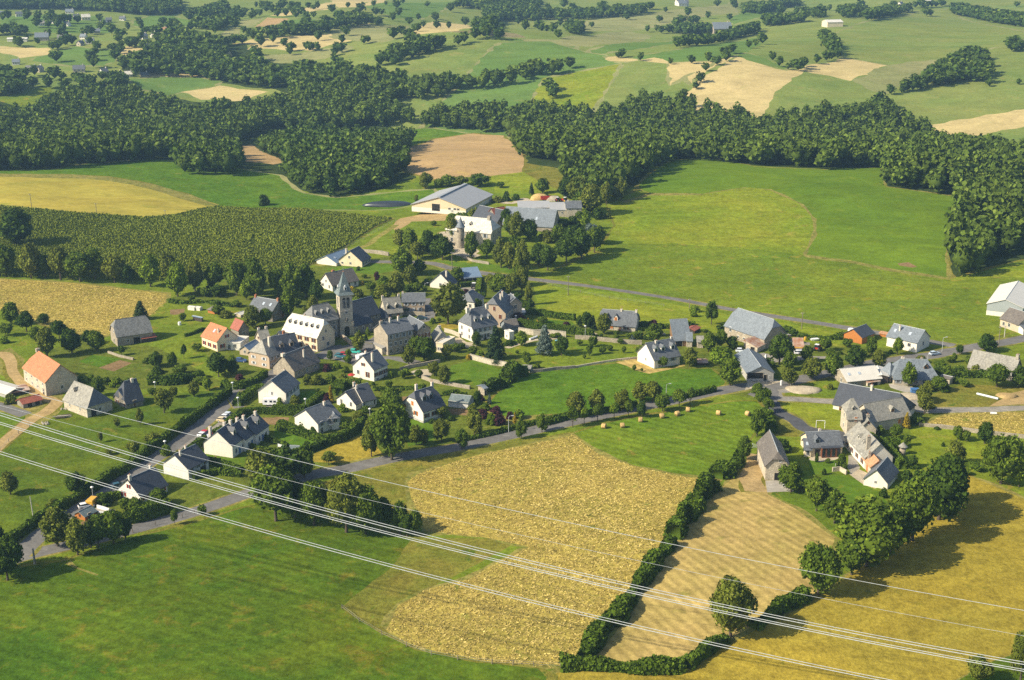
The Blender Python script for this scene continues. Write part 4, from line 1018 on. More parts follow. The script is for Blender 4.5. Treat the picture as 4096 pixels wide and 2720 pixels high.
def frame_from(Bp,Ap,Cp,L=None,W=None,main=None):
 b=ground(Bp)[0];a=ground(Ap)[0]if Ap is not None else None;c=ground(Cp)[0]if Cp is not None else None
 u=(c-b)[:2]if c is not None else None;v=(a-b)[:2]if a is not None else None
 lu=np.hypot(*u)if u is not None else 0;lv=np.hypot(*v)if v is not None else 0
 if main is None:main='u' if v is None or(u is not None and(L or lu)>=(W or lv))else 'v'
 if main=='u':
  du=u/lu;dv=np.array([-du[1],du[0]])
 else:
  dv=v/lv;du=np.array([dv[1],-dv[0]])
 def fit(vec,dr):
  return abs(vec[0]/dr[0])if abs(dr[0])>0.45 else max(1.0,float(vec@dr))
 L=L or fit(u,du);W=W or fit(v,dv)
 cen=b[:2]+du*L/2+dv*W/2
 zs=height(np.array([b[0],b[0]+du[0]*L,b[0]+dv[0]*W]),np.array([b[1],b[1]+du[1]*L,b[1]+dv[1]*W]))
 return cen,float(zs[0]),math.atan2(du[1],du[0]),L,W,b
def metres(b,px):
 p0=project([b])[0];p1=project([(b[0],b[1],b[2]+1.0)])[0]
 return px/(p0[1]-p1[1])
KCUR=[1.0]
def building(z,name,label,ref,Bp,Ap,Cp,ev,pitch=42,ridge='u',wall='white',roof='slate',hips=(0,0),cat='house',L=None,W=None,main=None,over=0.35,chim=(),dormers=(),win='auto',shut=None,frame='frame',doors=(),storeys=None,root=None,evm=None,hiproof=None,skyl=(),kind='gable',gwin=True,base=None,extra=None):
 k=(z(1,0)-z(0,0))[0][0]
 cen,zb,rz,L,W,b=frame_from(z(*Bp),z(*Ap)if Ap else None,z(*Cp)if Cp else None,L,W,main)
 ev=evm or metres(b,ev*k)
 M=Matrix.Translation((cen[0],cen[1],zb))@Matrix.Rotation(rz,4,'Z')
 if root is None:
  rt=thing(name,label,cat,(cen[0],cen[1],zb),rz)
  rootM=M
  if ref:REFS.append((ref,project([(cen[0],cen[1],zb+ev/2)])[0],px_per_m((cen[0],cen[1],zb))*max(L,W)/2))
 else:
  rt,rootM=root
 bk=Block(rt,rootM,M,L,W)
 R_len,T_len=(L,W)if ridge=='u' else(W,L)
 mp=(lambda r,t,zz:(r,t,zz))if ridge=='u' else(lambda r,t,zz:(-t,r,zz))
 hw=T_len/2
 wallm,roofm=W_[wall],R_[roof]
 if kind=='flat':
  m=MB();m.box(-L/2,L/2,-W/2,W/2,-1.2,ev);bk.part('wall',m.mesh('wall',wallm))
  m=MB();m.box(-L/2-.1,L/2+.1,-W/2-.1,W/2+.1,ev+.003,ev+.18)
  m.box(-L/2-.1,L/2+.1,-W/2-.1,-W/2+.15,ev+.18,ev+.38,1);m.box(-L/2-.1,-L/2+.15,-W/2+.15,W/2+.1,ev+.18,ev+.38,1)
  m.box(L/2-.15,L/2+.1,-W/2+.15,W/2+.1,ev+.18,ev+.38,1);m.box(-L/2+.15,L/2-.15,W/2-.15,W/2+.1,ev+.18,ev+.38,1)
  rf=bk.part('roof',m.mesh('roof',[roofm,wallm]));rise=0
 elif kind=='lean':
  rise=T_len*math.tan(math.radians(pitch))
  m=MB()
  q=[mp(r,t,zz)for r in(-R_len/2,R_len/2)for t,zz in((-hw,-1.2),(hw,-1.2),(hw,ev+rise),(-hw,ev))]
  for f in((0,3,2,1),(4,5,6,7),(0,4,7,3),(1,2,6,5)):m.face([q[i]for i in f])
  bk.part('wall',m.mesh('wall',wallm))
  o=over*.7;s=rise/T_len
  poly=[mp(-R_len/2-o,-hw-o,ev-o*s+.12),mp(R_len/2+o,-hw-o,ev-o*s+.12),mp(R_len/2+o,hw+o,ev+rise+o*s+.12),mp(-R_len/2-o,hw+o,ev+rise+o*s+.12)]
  rf=bk.part('roof',roof_solid('roof',[poly],.11,[roofm]))
 else:
  tp=math.tan(math.radians(pitch));rise=hw*tp
  th=0.16
  def end(h,sg):
   t_keep=hw*h
   return t_keep
  m=MB()
  e0,e1=hips
  r0,r1=-R_len/2,R_len/2
  for t,sg in((-hw,-1),(hw,1)):
   pts=[mp(r0,t,-1.2),mp(r1,t,-1.2),mp(r1,t,ev),mp(r0,t,ev)]
   m.face(pts if sg<0 else pts[::-1])
  for r,h,sg in((r0,e0,-1),(r1,e1,1)):
   tk=hw*h;zt=ev+(hw-tk)*tp
   pts=[mp(r,hw,-1.2),mp(r,-hw,-1.2),mp(r,-hw,ev)]+([mp(r,-tk,zt),mp(r,tk,zt)]if 0<h<1 else[mp(r,0,ev+rise)]if h==0 else[])+[mp(r,hw,ev)]
   m.face(pts if sg<0 else pts[::-1])
  bk.part('wall',m.mesh('wall',wallm))
  zo=ev-over*tp+th*1.05
  zr=ev+rise+th*1.05
  ro0,ro1=r0-over,r1+over
  W2=hw+over
  def ridge_end(r,h,sg):
   return r+sg*-1*(W2*h)*(0.85 if h==1 else 0.62)
  ra,rb=ridge_end(ro0,e0,-1),ridge_end(ro1,e1,1)
  if ra>rb:ra=rb=(ra+rb)/2
  polys,mi=[],[]
  def side(sg):
   pts=[(ro0,sg*W2,zo),(ro1,sg*W2,zo)]
   if 0<e1<1:pts.append((ro1,sg*W2*e1,zr-W2*e1*tp))
   pts.append((rb,0,zr));pts.append((ra,0,zr))
   if abs(ra-rb)<1e-4:pts.pop()
   if 0<e0<1:pts.append((ro0,sg*W2*e0,zr-W2*e0*tp))
   pts=[mp(*p)for p in pts]
   return pts if sg<0 else pts[::-1]
  polys+=[side(-1),side(1)];mi+=[0,0]
  for ro,e,rr,sg in((ro0,e0,ra,-1),(ro1,e1,rb,1)):
   if e>0:
    pts=[mp(ro,W2*e,zr-W2*e*tp),mp(ro,-W2*e,zr-W2*e*tp),mp(rr,0,zr)]
    polys.append(pts if sg<0 else pts[::-1]);mi.append(1)
  rf=bk.part('roof',roof_solid('roof',polys,th,[roofm,R_[hiproof]if hiproof else roofm],mi))
  if rb-ra>1:
   m=MB();m.tube([mp(ra,0,zr+.02),mp(rb,0,zr+.02)],.10,5)
   bk.part('ridge_capping',m.mesh('ridge_capping',X_['lead']if roof.startswith('slate')or roof.startswith('metal')else roofm),parent=rf)
  vis=-1 if ridge=='u' else 1
  for dm in dormers:
   fr,dn,w,h=dm[:4];dwall=dm[4]if len(dm)>4 else wall;dpane=dm[5]if len(dm)>5 else 'glass';sgn=vis*(dm[6]if len(dm)>6 else 1)
   r=r0+fr*R_len;t0=hw*dn;z0=ev+(hw-t0)*tp+th
   zt=z0+h;pk=zt+w*0.55
   tb=max(0.02,(ev+rise+th-pk)/tp);ts=max(0.02,(ev+rise+th-zt)/tp)
   m=MB();g=lambda rr,tt,zz:mp(rr,sgn*tt,zz)
   def fc(pts,mm):m.face([g(*p)for p in(pts if(sgn<0)else pts[::-1])],mm)
   fc([(r-w/2,t0,z0-.3),(r+w/2,t0,z0-.3),(r+w/2,t0,zt),(r,t0,pk),(r-w/2,t0,zt)],0)
   fc([(r-w/2,t0,z0-.3),(r-w/2,t0,zt),(r-w/2,ts,zt)],0)
   fc([(r+w/2,t0,z0-.3),(r+w/2,ts,zt),(r+w/2,t0,zt)],0)
   ov=.18
   fc([(r-w/2-ov,t0+ov,zt-ov),(r,t0+ov,pk+.1),(r,tb,pk+.1),(r-w/2-ov,ts,zt-ov)],1)
   fc([(r+w/2+ov,t0+ov,zt-ov),(r+w/2+ov,ts,zt-ov),(r,tb,pk+.1),(r,t0+ov,pk+.1)],1)
   do=bk.part('dormer',m.mesh('dormer',[W_[dwall],roofm]))
   m=MB();q=[(r-w*.33,t0+.03,z0+.05),(r+w*.33,t0+.03,z0+.05),(r+w*.33,t0+.03,zt-.05),(r-w*.33,t0+.03,zt-.05)]
   fc(q,0)
   bk.part('pane',m.mesh('pane',X_[dpane]),parent=do)
  for fr,dn in skyl:
   r=r0+fr*R_len;t=hw*dn;zz=ev+(hw-t)*tp+th+.14
   m=MB();g=lambda rr,tt:mp(rr,vis*tt,ev+(hw-tt)*tp+th+.13)
   pts=[g(r-.45,t+.5),g(r+.45,t+.5),g(r+.45,t-.5),g(r-.45,t-.5)]
   if vis>0:pts=pts[::-1]
   bk.part('skylight',roof_solid('skylight',[pts],.08,[X_['sky']]),parent=rf)
 ridge_z=ev+rise
 for ch in chim:
  fr,ac,w,h,mt=ch
  r=-R_len/2+fr*R_len;t=ac*hw*(1 if ridge=='u' else-1)
  zb_=ev+(rise*(1-abs(ac))if kind=='gable' else 0)-.4
  zt=ridge_z+h
  x,y,_=mp(r,t,0)
  m=MB();m.box(x-w/2,x+w/2,y-w*.36,y+w*.36,zb_,zt);m.box(x-w/2-.06,x+w/2+.06,y-w*.36-.06,y+w*.36+.06,zt,zt+.14)
  m.tube([(x,y,zt+.14),(x,y,zt+.5)],.13,6,1)
  bk.part('chimney',m.mesh('chimney',[X_[mt],X_['pot']]),parent=rf)
 st=storeys or(3 if ev>6.9 else 2 if ev>4.1 else 1)
 if win=='auto':
  for wl,ln in(('u',L),('v',W),('U',L),('V',W)):
   nc=int((ln-.8)/2.7)
   gable_wall=(wl in 'vV')==(ridge=='u')
   if gable_wall:nc=min(nc,2)
   for s_ in range(st):
    zz=ev/st*s_+min(0.95,ev/st*.35)
    for c in range(nc):
     f=(c+.5)/nc
     if wl=='u' and s_==0 and c==nc//2 and not doors:
      bk.door(wl,f);continue
     bk.window(wl,f,zz,h=min(1.35,ev/st-1.25)if ev/st>2.1 else .7,shut=shut if wl in 'uv' else None,frame=frame)
   if gable_wall and gwin and T_len>6 and kind=='gable' and hips[0]<.8:
    bk.window(wl,.5,ev+.5,.8,1.0,shut if wl in 'uv' else None,frame)
 elif win:
  for wd in win:
   bk.window(*wd[:3],**(wd[3]if len(wd)>3 else{}))
 for dr in doors:bk.door(*dr[:2],**(dr[2]if len(dr)>2 else{}))
 if base:
  m=MB();m.box(-L/2-.05,L/2+.05,-W/2-.05,W/2+.05,-1.1,base[0]);bk.part('base_wall',m.mesh('base_wall',W_[base[1]]))
 return rt,rootM,bk,ev,rise
def more(bld,z,*a,**k):
 return building(z,'','',None,*a,root=(bld[0],bld[1]),**k)
def wins(wall,n,z,**k):
 return[(wall,(i+.5)/n,z,k)for i in range(n)]
# ------------------------------------------------------------------ the buildings of the village
# -- farm at the left edge
b=building(A,'stone_barn','long grey-roofed stone barn alone in the field at the left end of the village','the long grey-roofed barn',(1590,630),(1425,570),(2060,545),135,47,'u','stone','lauzegrey',(.45,.35),'barn',W=9,win=[('v',.5,0.2,dict(w=.9,h=1.6,pane='glass')),('v',.45,4.2,dict(w=.7,h=.8)),('u',.3,1.2,dict(w=.8,h=.9)),('u',.7,1.2,dict(w=.8,h=.9))],doors=[('u',.55,dict(w=2.4,h=2.6,mat='doordark'))])
b=building(A,'stone_barn','big stone barn with an orange tiled roof beside the dirt track','the orange-roofed barn',(630,1300),(262,1040),(985,1215),190,42,'v','stonelight','tile',(0,.45),'barn',W=19,L=10.5,hiproof='lauzegrey',win=wins('v',4,1.0,w=.7,h=.8)+wins('v',4,3.2,w=.7,h=.8)+[('u',.5,1.5,dict(w=.9,h=1.1))],chim=[(.98,0,1.2,.7,'chimstone')],doors=[('v',.12,dict(w=1.2,h=2.1,mat='doordark'))])
# note: hips are given as (end near B along the ridge, far end)
b=building(A,'stone_barn','stone barn with a pale mossy slate roof by the fork in the track','the mossy-roofed barn',(1183,1589),(845,1455),(1412,1530),128,46,'v','stonelight','lauze',(.9,0),'barn',L=9,W=12.5,hiproof='slate',win=[('v',.3,1.6,dict(w=.5,h=.8)),('v',.75,1.6,dict(w=.5,h=.8)),('u',.5,1.0,dict(w=.9,h=1.2))],doors=[('u',.25,dict(w=1.8,h=2.2,mat='doordark'))],dormers=[(.75,.5,1.0,.9,'stonedark')])
b=building(A,'slate_house','low dark house with a steep blue slate roof sunk among trees','the low dark slate house',(1710,1465),(1590,1400),(1960,1385),70,55,'u','stonedark','slatedark',(.8,0),chim=[(.75,-.1,.8,.5,'chimwhite')],W=8,shut='brown')
more(b,A,(1730,1455),(1690,1400),(1850,1400),62,50,'u',wall='stonedark',roof='slateblue',W=3.2,win=None,over=.2,kind='lean')
b=building(A,'open_shed','small shed with a red tiled roof beside the farm track','the small red-roofed shed',(318,1465),(285,1430),(570,1398),62,24,'u','stonedark','tilered',cat='shed',W=4.5,win=None,doors=[('u',.35,dict(w=1.6,h=1.5,mat='doordark')),('u',.75,dict(w=1.6,h=1.5,mat='doordark'))])
b=building(A,'metal_shed','shed with a white sheet roof at the left edge of the photo','the white sheet-roofed shed',(95,1325),(-120,1260),(180,1290),55,14,'v','grey','metalwhite',cat='shed',L=7,W=13,win=None,doors=[('u',.5,dict(w=3,h=2,mat='doordark'))])
b=building(A,'metal_shed','rusty sheet-roofed shed leaning behind the white-roofed shed','the rusty shed',(150,1300),(60,1200),(350,1300),45,10,'u','darkwood','rust',cat='shed',win=None,W=6)
b=building(A,'lean_to','open lean-to with a red sheet roof on the long grey barn',None,(1925,580),(1912,540),(2110,545),55,12,'u','darkwood','tilered',cat='lean-to',W=2.6,win=None,kind='lean',over=.4)
# -- orange house and neighbours
b=building(B,'orange_roof_house','cream house with a bright orange tiled roof and red shutters','the orange-roofed house',(642,1305),(435,1225),(800,1215),140,42,'v','cream','tile',shut='red',chim=[(.22,-.45,.55,-.4,'chimwhite')],skyl=[(.5,.45)],L=8.6)
b=building(B,'flat_roof_annex','white flat-roofed annex beside the orange-roofed house',None,(955,1290),(790,1235),(1070,1205),95,0,'u','white','flat',cat='annex',kind='flat',win=[('v',.4,.9,{}),('v',.8,.2,dict(w=.9,h=1.8))])
b=building(B,'blue_roof_shed','barn with a dark ribbed blue sheet roof and pale gable','the ribbed blue-roofed barn',(1080,1362),(960,1312),(1225,1285),75,36,'u','beige','metalblue',cat='barn',win=[('v',.5,.9,dict(w=.8,h=.9))])
b=building(B,'stone_house','house with a mossy hipped roof, sandy end wall and tall chimney in the village street','the sandy-ended street house',(1345,1540),(1065,1480),(1480,1450),160,45,'u','pinkish','lauze',(.8,0),chim=[(.38,-.45,1.0,1.2,'chimwhite')],L=9,shut='whiteshut')
b=building(B,'stone_house','dark stone house with white shutters and two gabled dormers in the village street','the white-shuttered street house',(1470,1490),(1330,1400),(1640,1395),165,46,'u','stonedark','slatedark',(0,0),shut='whiteshut',dormers=[(.25,.75,1.5,1.2,'pinkish'),(.7,.75,1.5,1.2,'pinkish')],chim=[(.55,.1,.8,1.0,'brick')],W=9,L=8)
b=building(B,'stone_house','stone house with a pale slate roof behind the street houses',None,(1250,1290),(1165,1215),(1400,1215),95,42,'u','stonelight','lauze',chim=[(.1,.1,.8,.8,'chimwhite'),(.95,.1,.8,.9,'chimwhite')],W=8,win='auto',shut='brown')
b=building(B,'stone_house','narrow house with blue slates between the street and the inn',None,(1560,1340),(1420,1270),(1640,1290),120,45,'u','stonedark','slate',W=8,skyl=[(.5,.5)],shut='whiteshut')
b=building(B,'village_inn','large cream inn with a glint-pale stone-slate roof and six small dormers','the pale-roofed inn',(1990,1305),(1622,1225),(2125,1240),190,47,'v','cream','lauzepaleglint',(.3,.3),'inn',W=16,L=9.5,win=[('v',(i+.5)/5,3.2,dict(shut='brown'))for i in range(5)]+[('v',(i+.5)/5,.7,dict(shut='brown',arch=True))for i in(0,2,3,4)]+[('u',.35,3.4,{}),('u',.5,6.0,dict(w=.8,h=.9)),('u',.6,.8,dict(w=1.2))],doors=[('v',.3,dict(w=1.2,h=2.2))],dormers=[((i+.6)/6.2,.55,1.0,.75,'darkwood','glass')for i in range(6)],chim=[(.6,.05,.7,.4,'chimstone')])  # brightness of the roof slates is a painted sun glint
b=building(B,'presbytery','tall grey stone presbytery with three pale dormers beside the church tower','the grey presbytery',(1950,1185),(1845,1110),(2275,1105),262,48,'u','stonedark','lauzegrey',(.9,.5),W=9,win=wins('u',3,1.0,shut='greyshut')+wins('u',3,3.4,shut='greyshut')+wins('u',3,5.4,h=.9)+wins('v',2,3.4),dormers=[(.25,.6,1.1,1.0,'grey'),(.5,.6,1.1,1.0,'grey'),(.75,.6,1.1,1.0,'grey')])
b=building(B,'slate_house','grey-roofed stone house half hidden by trees above the gardens','the tree-hidden grey house',(1385,905),(1075,850),(1478,870),145,38,'v','stonedark','slate',chim=[(.02,0,.9,.8,'brick'),(.98,0,.9,.8,'brick')],L=8,skyl=[(.2,.5),(.5,.5)])
b=building(B,'garden_outbuilding','narrow stone outbuilding with a red tiled slope','the red-sloped outbuilding',(930,1112),None,(1068,1082),100,52,'v','stonedark','tilered',cat='outbuilding',W=5,win=[('u',.5,.8,dict(w=.8,h=1))])
b=building(B,'garden_shed','small shed with a white sheet roof among the garden trees',None,(955,845),(915,820),(1030,815),35,18,'u','beige','metalwhite',cat='shed',win=None,W=3)
b=building(B,'garden_shed','little wooden shed with a grey hipped roof in the allotments','the allotment shed',(600,800),(530,785),(670,775),50,35,'u','wood','slatebrown',(1,1),cat='shed',win=None,W=3.5)
b=building(B,'white_cold_frame','white glazed cold frame, wider of two in the allotments',None,(330,752),(240,742),(345,742),38,12,'v','white','metalwhite',cat='cold frame',win=None,L=2,over=.05)
b=building(B,'white_cold_frame','white glazed cold frame, smaller of two in the allotments',None,(403,755),(342,748),(415,748),36,12,'v','white','metalwhite',cat='cold frame',win=None,L=2,over=.05)
b=building(B,'blue_roof_shelter','open shelter with a light blue roof in the allotments','the blue-roofed shelter',(430,905),(310,880),(465,875),55,8,'v','darkwood','metalblue',cat='shelter',win=None,over=.3)
# -- church
b=building(CC,'church','stone church with dark slate nave and tall square spired tower','the church',(720,1120),(690,1060),(1085,1030),175,48,'u','stonedark','slatedark',(0,0),'church',W=9.5,win=wins('u',4,2.6,w=.8,h=1.9,arch=True))
more(b,CC,(725,1150),(715,1110),(985,1095),118,30,'u',wall='stonedark',roof='slatedark',W=3.5,win=wins('u',3,1.2,w=.7,h=1.4,arch=True),kind='lean')
more(b,CC,(1100,1030),(1085,985),(1195,1005),120,45,'u',wall='stonedark',roof='slatedark',W=6.5,win=wins('u',2,1.4,w=.7,h=1.3),hips=(0,1))
def church_tower(rt,rootM):
 cen,zb,rz,Lw,Ww,bb=frame_from(CC(552,1167),CC(490,1150),CC(705,1149),4.7,4.7,'u')
 M=Matrix.Translation((cen[0],cen[1],zb))@Matrix.Rotation(rz,4,'Z')
 bk=Block(rt,rootM,M,4.7,4.7)
 h=metres(bb,547/K3);a=2.35
 m=MB();m.box(-a,a,-a,a,-1.2,h)
 for z in(.34,.60):m.box(-a-.12,a+.12,-a-.12,a+.12,h*z,h*z+.22,1)
 m.box(-a-.25,a+.25,-a-.25,a+.25,h-.3,h+.002,1)
 for sx in(-1,1):
  for sy in(-1,1):m.box(sx*a-.28,sx*a+.28,sy*a-.28,sy*a+.28,-1.2,h*.34-.02,1)
 bk.part('tower',m.mesh('tower',[W_['stonelight'],W_['stonelight']]))
 sh=metres(bb,290/K3)
 prof=[(3.05,h),(2.35,h+.9),(1.2,h+sh*.52),(.12,h+sh)]
 polys=[]
 for(r0,z0),(r1,z1)in zip(prof,prof[1:]):
  c0=[(-r0,-r0,z0),(r0,-r0,z0),(r0,r0,z0),(-r0,r0,z0)];c1=[(-r1,-r1,z1),(r1,-r1,z1),(r1,r1,z1),(-r1,r1,z1)]
  for i in range(4):polys.append([c0[i],c0[(i+1)%4],c1[(i+1)%4],c1[i]])
 m=MB()
 for p in polys:m.face(p)
 sp=bk.part('spire',m.mesh('spire',R_['slategreen']))
 m=MB();m.tube([(0,0,h+sh-.1),(0,0,h+sh+1.5)],.06,6);m.tube([(-.35,0,h+sh+1.0),(.35,0,h+sh+1.0)],.05,6);m.tube([(0,0,h+sh-.1),(0,0,h+sh+.35)],[.2,.1],6,1)
 bk.part('cross',m.mesh('cross',[X_['steel'],X_['pot']]),parent=sp)
 for rzz,(dx,dy)in((0,(0,-1)),(-math.pi/2,(-1,0))):
  m=MB();m.box(-.45,.45,-.5,.6,0,1.1);m.face([(-.6,-.6,1.05),(.6,-.6,1.05),(0,-.6,1.9)]);m.face([(-.6,-.6,1.05),(0,-.6,1.9),(0,1,1.9),(-.6,1,1.05)],1);m.face([(.6,-.6,1.05),(.6,1,1.05),(0,1,1.9),(0,-.6,1.9)],1);m.box(-.3,.3,-.53,-.5,.15,1.0,2)
  bk.part('spire_dormer',m.mesh('spire_dormer',[X_['white'],X_['lead'],X_['glass']]),(dx*1.75,dy*1.75,h+1.7),rzz,parent=sp)
 for wall,rzz,(nx,ny)in(('u',0,(0,-1)),('v',-math.pi/2,(-1,0)),('U',math.pi,(0,1)),('V',math.pi/2,(1,0))):
  m=MB()
  for cx,w in(((-.75,1.1),(.75,1.1))if wall in 'uU' else((0,1.0),)):
   m.box(cx-w/2,cx+w/2,-.06,.05,h*.68,h*.90,0)
   m.face([(cx+math.cos(t)*w/2,-.06,h*.90+math.sin(t)*w/2)for t in np.linspace(0,math.pi,8)],0)
   for k in range(7):m.box(cx-w/2+.04,cx+w/2-.04,-.13,-.06,h*.685+k*h*.031,h*.685+k*h*.031+.09,1)
  bk.part('belfry_opening',m.mesh('belfry_opening',[X_['doordark'],X_['lead']]),(nx*a,ny*a,0),rzz)
 m=MB()
 for r,y,mm in((.95,-.05,1),(.68,-.08,0)):m.face([(math.cos(t)*r,y,h*.33+math.sin(t)*r+1.0)for t in np.linspace(0,2*math.pi,17)[:-1]],mm)
 for t in np.linspace(0,math.pi,5)[:-1]:m.tube([(-math.cos(t)*.68,-.1,h*.33+1-math.sin(t)*.68),(math.cos(t)*.68,-.1,h*.33+1+math.sin(t)*.68)],.05,4,1)
 bk.part('rose_window',m.mesh('rose_window',[X_['glass'],X_['surround']]),(0,-a,0))
 bk.window('u',.5,h*.55,.9,1.0)
 m=MB();m.box(-.95,.95,-.06,.05,0,2.5);m.face([(math.cos(t)*.95,-.06,2.5+math.sin(t)*1.1)for t in np.linspace(0,math.pi,9)])
 m.tube([(math.cos(t)*1.15,-.05,2.5+math.sin(t)*1.3)for t in np.linspace(0,math.pi,9)],.16,5,1);m.box(-1.3,-.97,-.2,.05,0,2.5,1);m.box(.97,1.3,-.2,.05,0,2.5,1)
 bk.part('church_door',m.mesh('church_door',[X_['doordark'],X_['surround']]),(0,-a,0))
church_tower(b[0],b[1])
b=building(CC,'stone_cottage','stone cottage with two dormers and white chimneys beside the church','the two-dormer cottage',(1165,940),(1110,890),(1390,895),85,50,'u','stonelight','lauze',dormers=[(.2,.75,1.3,1.1),(.72,.75,1.3,1.1)],chim=[(0,.1,.8,.9,'chimwhite'),(1,.1,.8,.9,'chimwhite')],W=8)
b=building(CC,'sandy_house','square two-storey sandy house with white shutters and a satellite dish','the square sandy house',(1385,850),(1350,800),(1685,840),148,30,'u','pinkish','slate',W=8,storeys=2,win=wins('u',3,3.0,shut='whiteshut',w=.8)+[('u',.27,.6,dict(shut='whiteshut',w=.8)),('u',.77,.6,dict(shut='whiteshut',w=.8))]+wins('V',2,3.0),doors=[('u',.5,dict(mat='doorwhite'))],chim=[(.02,0,.7,.5,'chimwhite')])
b=building(CC,'white_hall','white hall with a blue metal roof by the maize field','the white hall',(492,218),(322,207),(740,118),42,26,'u','white','metalblue',cat='hall',W=10.5,win=None,skyl=[(.2,.5),(.75,.5)])
b=building(CC,'cream_house','cream bungalow with a black slate roof by the maize field','the cream bungalow',(838,232),(592,212),(1012,172),74,38,'u','cream','slatedark',chim=[(.1,.4,.9,.5,'chimwhite')],win=[('v',.5,.8,dict(w=.8,h=.9)),('v',.55,3.4,dict(w=.8,h=1)),('v',.85,.8,dict(w=.8,h=.8))]+wins('u',3,.7,shut='greyshut'),W=11)
b=building(CC,'slate_house','house with a wide brown-grey roof and orange chimney behind the spire','the house behind the spire',(440,560),(315,470),(790,480),82,42,'u','white','slatebrown',chim=[(.3,.1,1.1,.6,'brick')],W=9,gwin=True)
b=building(CC,'town_hall','long stone town hall of three storeys with a gabled wing on the square','the town hall',(1190,1425),(1048,1250),(1530,1350),285,33,'u','stone','slate',cat='town hall',win=wins('u',4,5.8,shut='greyshut',w=.85)+wins('u',5,3.1,w=.95,frame='white')+wins('u',4,.6,h=1.5,w=1.0),chim=[(.02,0,1.1,.7,'chimstone'),(.35,-.1,.7,1.3,'chimwhite'),(.68,-.1,.7,1.3,'chimwhite')],W=9,doors=[('u',.62,dict(mat='doordark',w=1.5,h=2.4))])
more(b,CC,(1590,1330),(1515,1290),(1768,1290),245,40,'v',wall='stone',roof='slate',W=11,win=wins('u',2,3.9,shut='brown',w=.95)+wins('u',2,.9,h=1.6,w=1.1)+[('u',.5,7.2,dict(w=.9,h=.9))],chim=[(.3,-.8,.6,-1.2,'chimwhite')])
b=building(CC,'gabled_house','small house with a blue-grey gable and steep pale roof next to the town hall','the blue-gabled house',(1830,1325),(1775,1240),(2005,1290),105,50,'v','greyblue','lauze',W=8,win=wins('u',2,1.0,w=.8,h=1.0),chim=[(.9,.2,.9,.4,'chimwhite')])
b=building(CC,'white_annex','low cream flat-roofed annex below the blue-gabled house',None,(1930,1388),(1842,1348),(2095,1310),118,0,'u','cream','flat',cat='annex',kind='flat',win=[('v',.3,.8,dict(w=.7,h=1)),('v',.65,.8,dict(w=.7,h=1))])
b=building(CC,'stone_outbuilding','grey-roofed stone outbuilding against the end of the town hall',None,(1110,1420),(985,1350),(1195,1400),92,12,'v','stonelight','felt',cat='outbuilding',win=[('u',.5,1.2,dict(w=.7,h=.7))],W=7)
b=building(L,'white_house','tall white house with a grey hip-sided roof below the square','the tall white house',(765,282),(632,252),(872,228),92,42,'u','white','slate',chim=[(.25,-.55,.7,.8,'chimwhite'),(.35,.2,.7,.6,'chimwhite')],win=[('v',.5,4.6,dict(shut='brown',w=.8,h=1)),('v',.3,1.0,dict(shut='brown',w=.8,h=1.8)),('v',.75,1.4,{})]+wins('u',3,1.4,shut='brown')+wins('u',2,.1,h=.6),W=9)
b=building(L,'stone_house','stone house with a long dark roof and a white chimney gable on the street','the white-gabled stone house',(152,262),(42,228),(345,190),62,44,'u','stone','slatebrown',W=9.5,chim=[(0,0,1.3,.5,'chimwhite'),(.6,-.5,.6,.2,'chimwhite')],win=wins('u',3,1.0,w=.9,h=1.1))
# -- new houses on the left
b=building(K,'white_house','white house with a blue-grey roof beside the village street hedge','the street-hedge house',(1052,308),(890,278),(1155,225),92,38,'u','white','slate',chim=[(.95,0,.6,.4,'chimwhite')],W=9.5,win=[('v',.5,2.8,dict(w=.5,h=1.1))]+wins('u',4,2.2,shut='greyshut'),doors=[('v',.65,dict(w=2.4,h=2.1,mat='doorwhite',name='garage_door'))])
for i,(bb,aa,cc_,lab,ref)in enumerate((((640,718),(462,692),(735,655),'white terrace house with a big blank gable, nearest of the stepped row of three','the stepped terrace'),((738,668),(560,640),(820,610),'white terrace house in the middle of the stepped row of three',None),((822,622),(645,595),(900,565),'white terrace house at the far end of the stepped row of three',None))):
 t=building(K,'terrace_house',lab,ref,bb,aa,cc_,92-4*i,40,'u','white','slatedark',W=9.2-.6*i,L=8,main='u',chim=[(.85,-.1,.9,1.0,'chimwhite'),(.06,.55,.9,.9,'chimwhite')],dormers=[(.6,.62,1.6,1.3,'white','glass')],win=wins('u',2,.8,w=1.0,frame='white')+wins('V',1,3.2),doors=[('u',.5,dict(mat='blue'))],over=.2)
b=building(K,'white_house','white house with a dark slate roof crossed by the power lines','the wire-crossed house',(300,885),(158,850),(448,820),84,36,'u','white','slatedark',chim=[(.15,-.2,.6,.9,'chimwhite'),(.6,.1,.6,.7,'chimwhite')],W=9,win=wins('u',3,2.1,w=1.2,h=1.1,shut='greyshut')+[('u',.2,.3,dict(w=1,h=.8))],doors=[('u',.72,dict(w=2.2,h=2.0,mat='doordark',name='garage_door'))])
b=building(L,'white_house','white house with a small balcony in the middle of the hedged gardens','the balcony house',(335,692),(188,645),(502,630),86,33,'u','white','slate',chim=[(.75,-.15,.8,.7,'chimwhite')],W=10,win=wins('u',3,2.4,shut='greyshut')+[('u',.15,.2,dict(w=1,h=1.6))],doors=[('u',.6,dict(z=2.2,mat='doordark',h=2.0))])
more(b,L,(440,655),(415,610),(502,632),88,33,'v',wall='white',roof='slate',win=wins('u',1,2.4,shut='greyshut'),hips=(1,0),W=6)
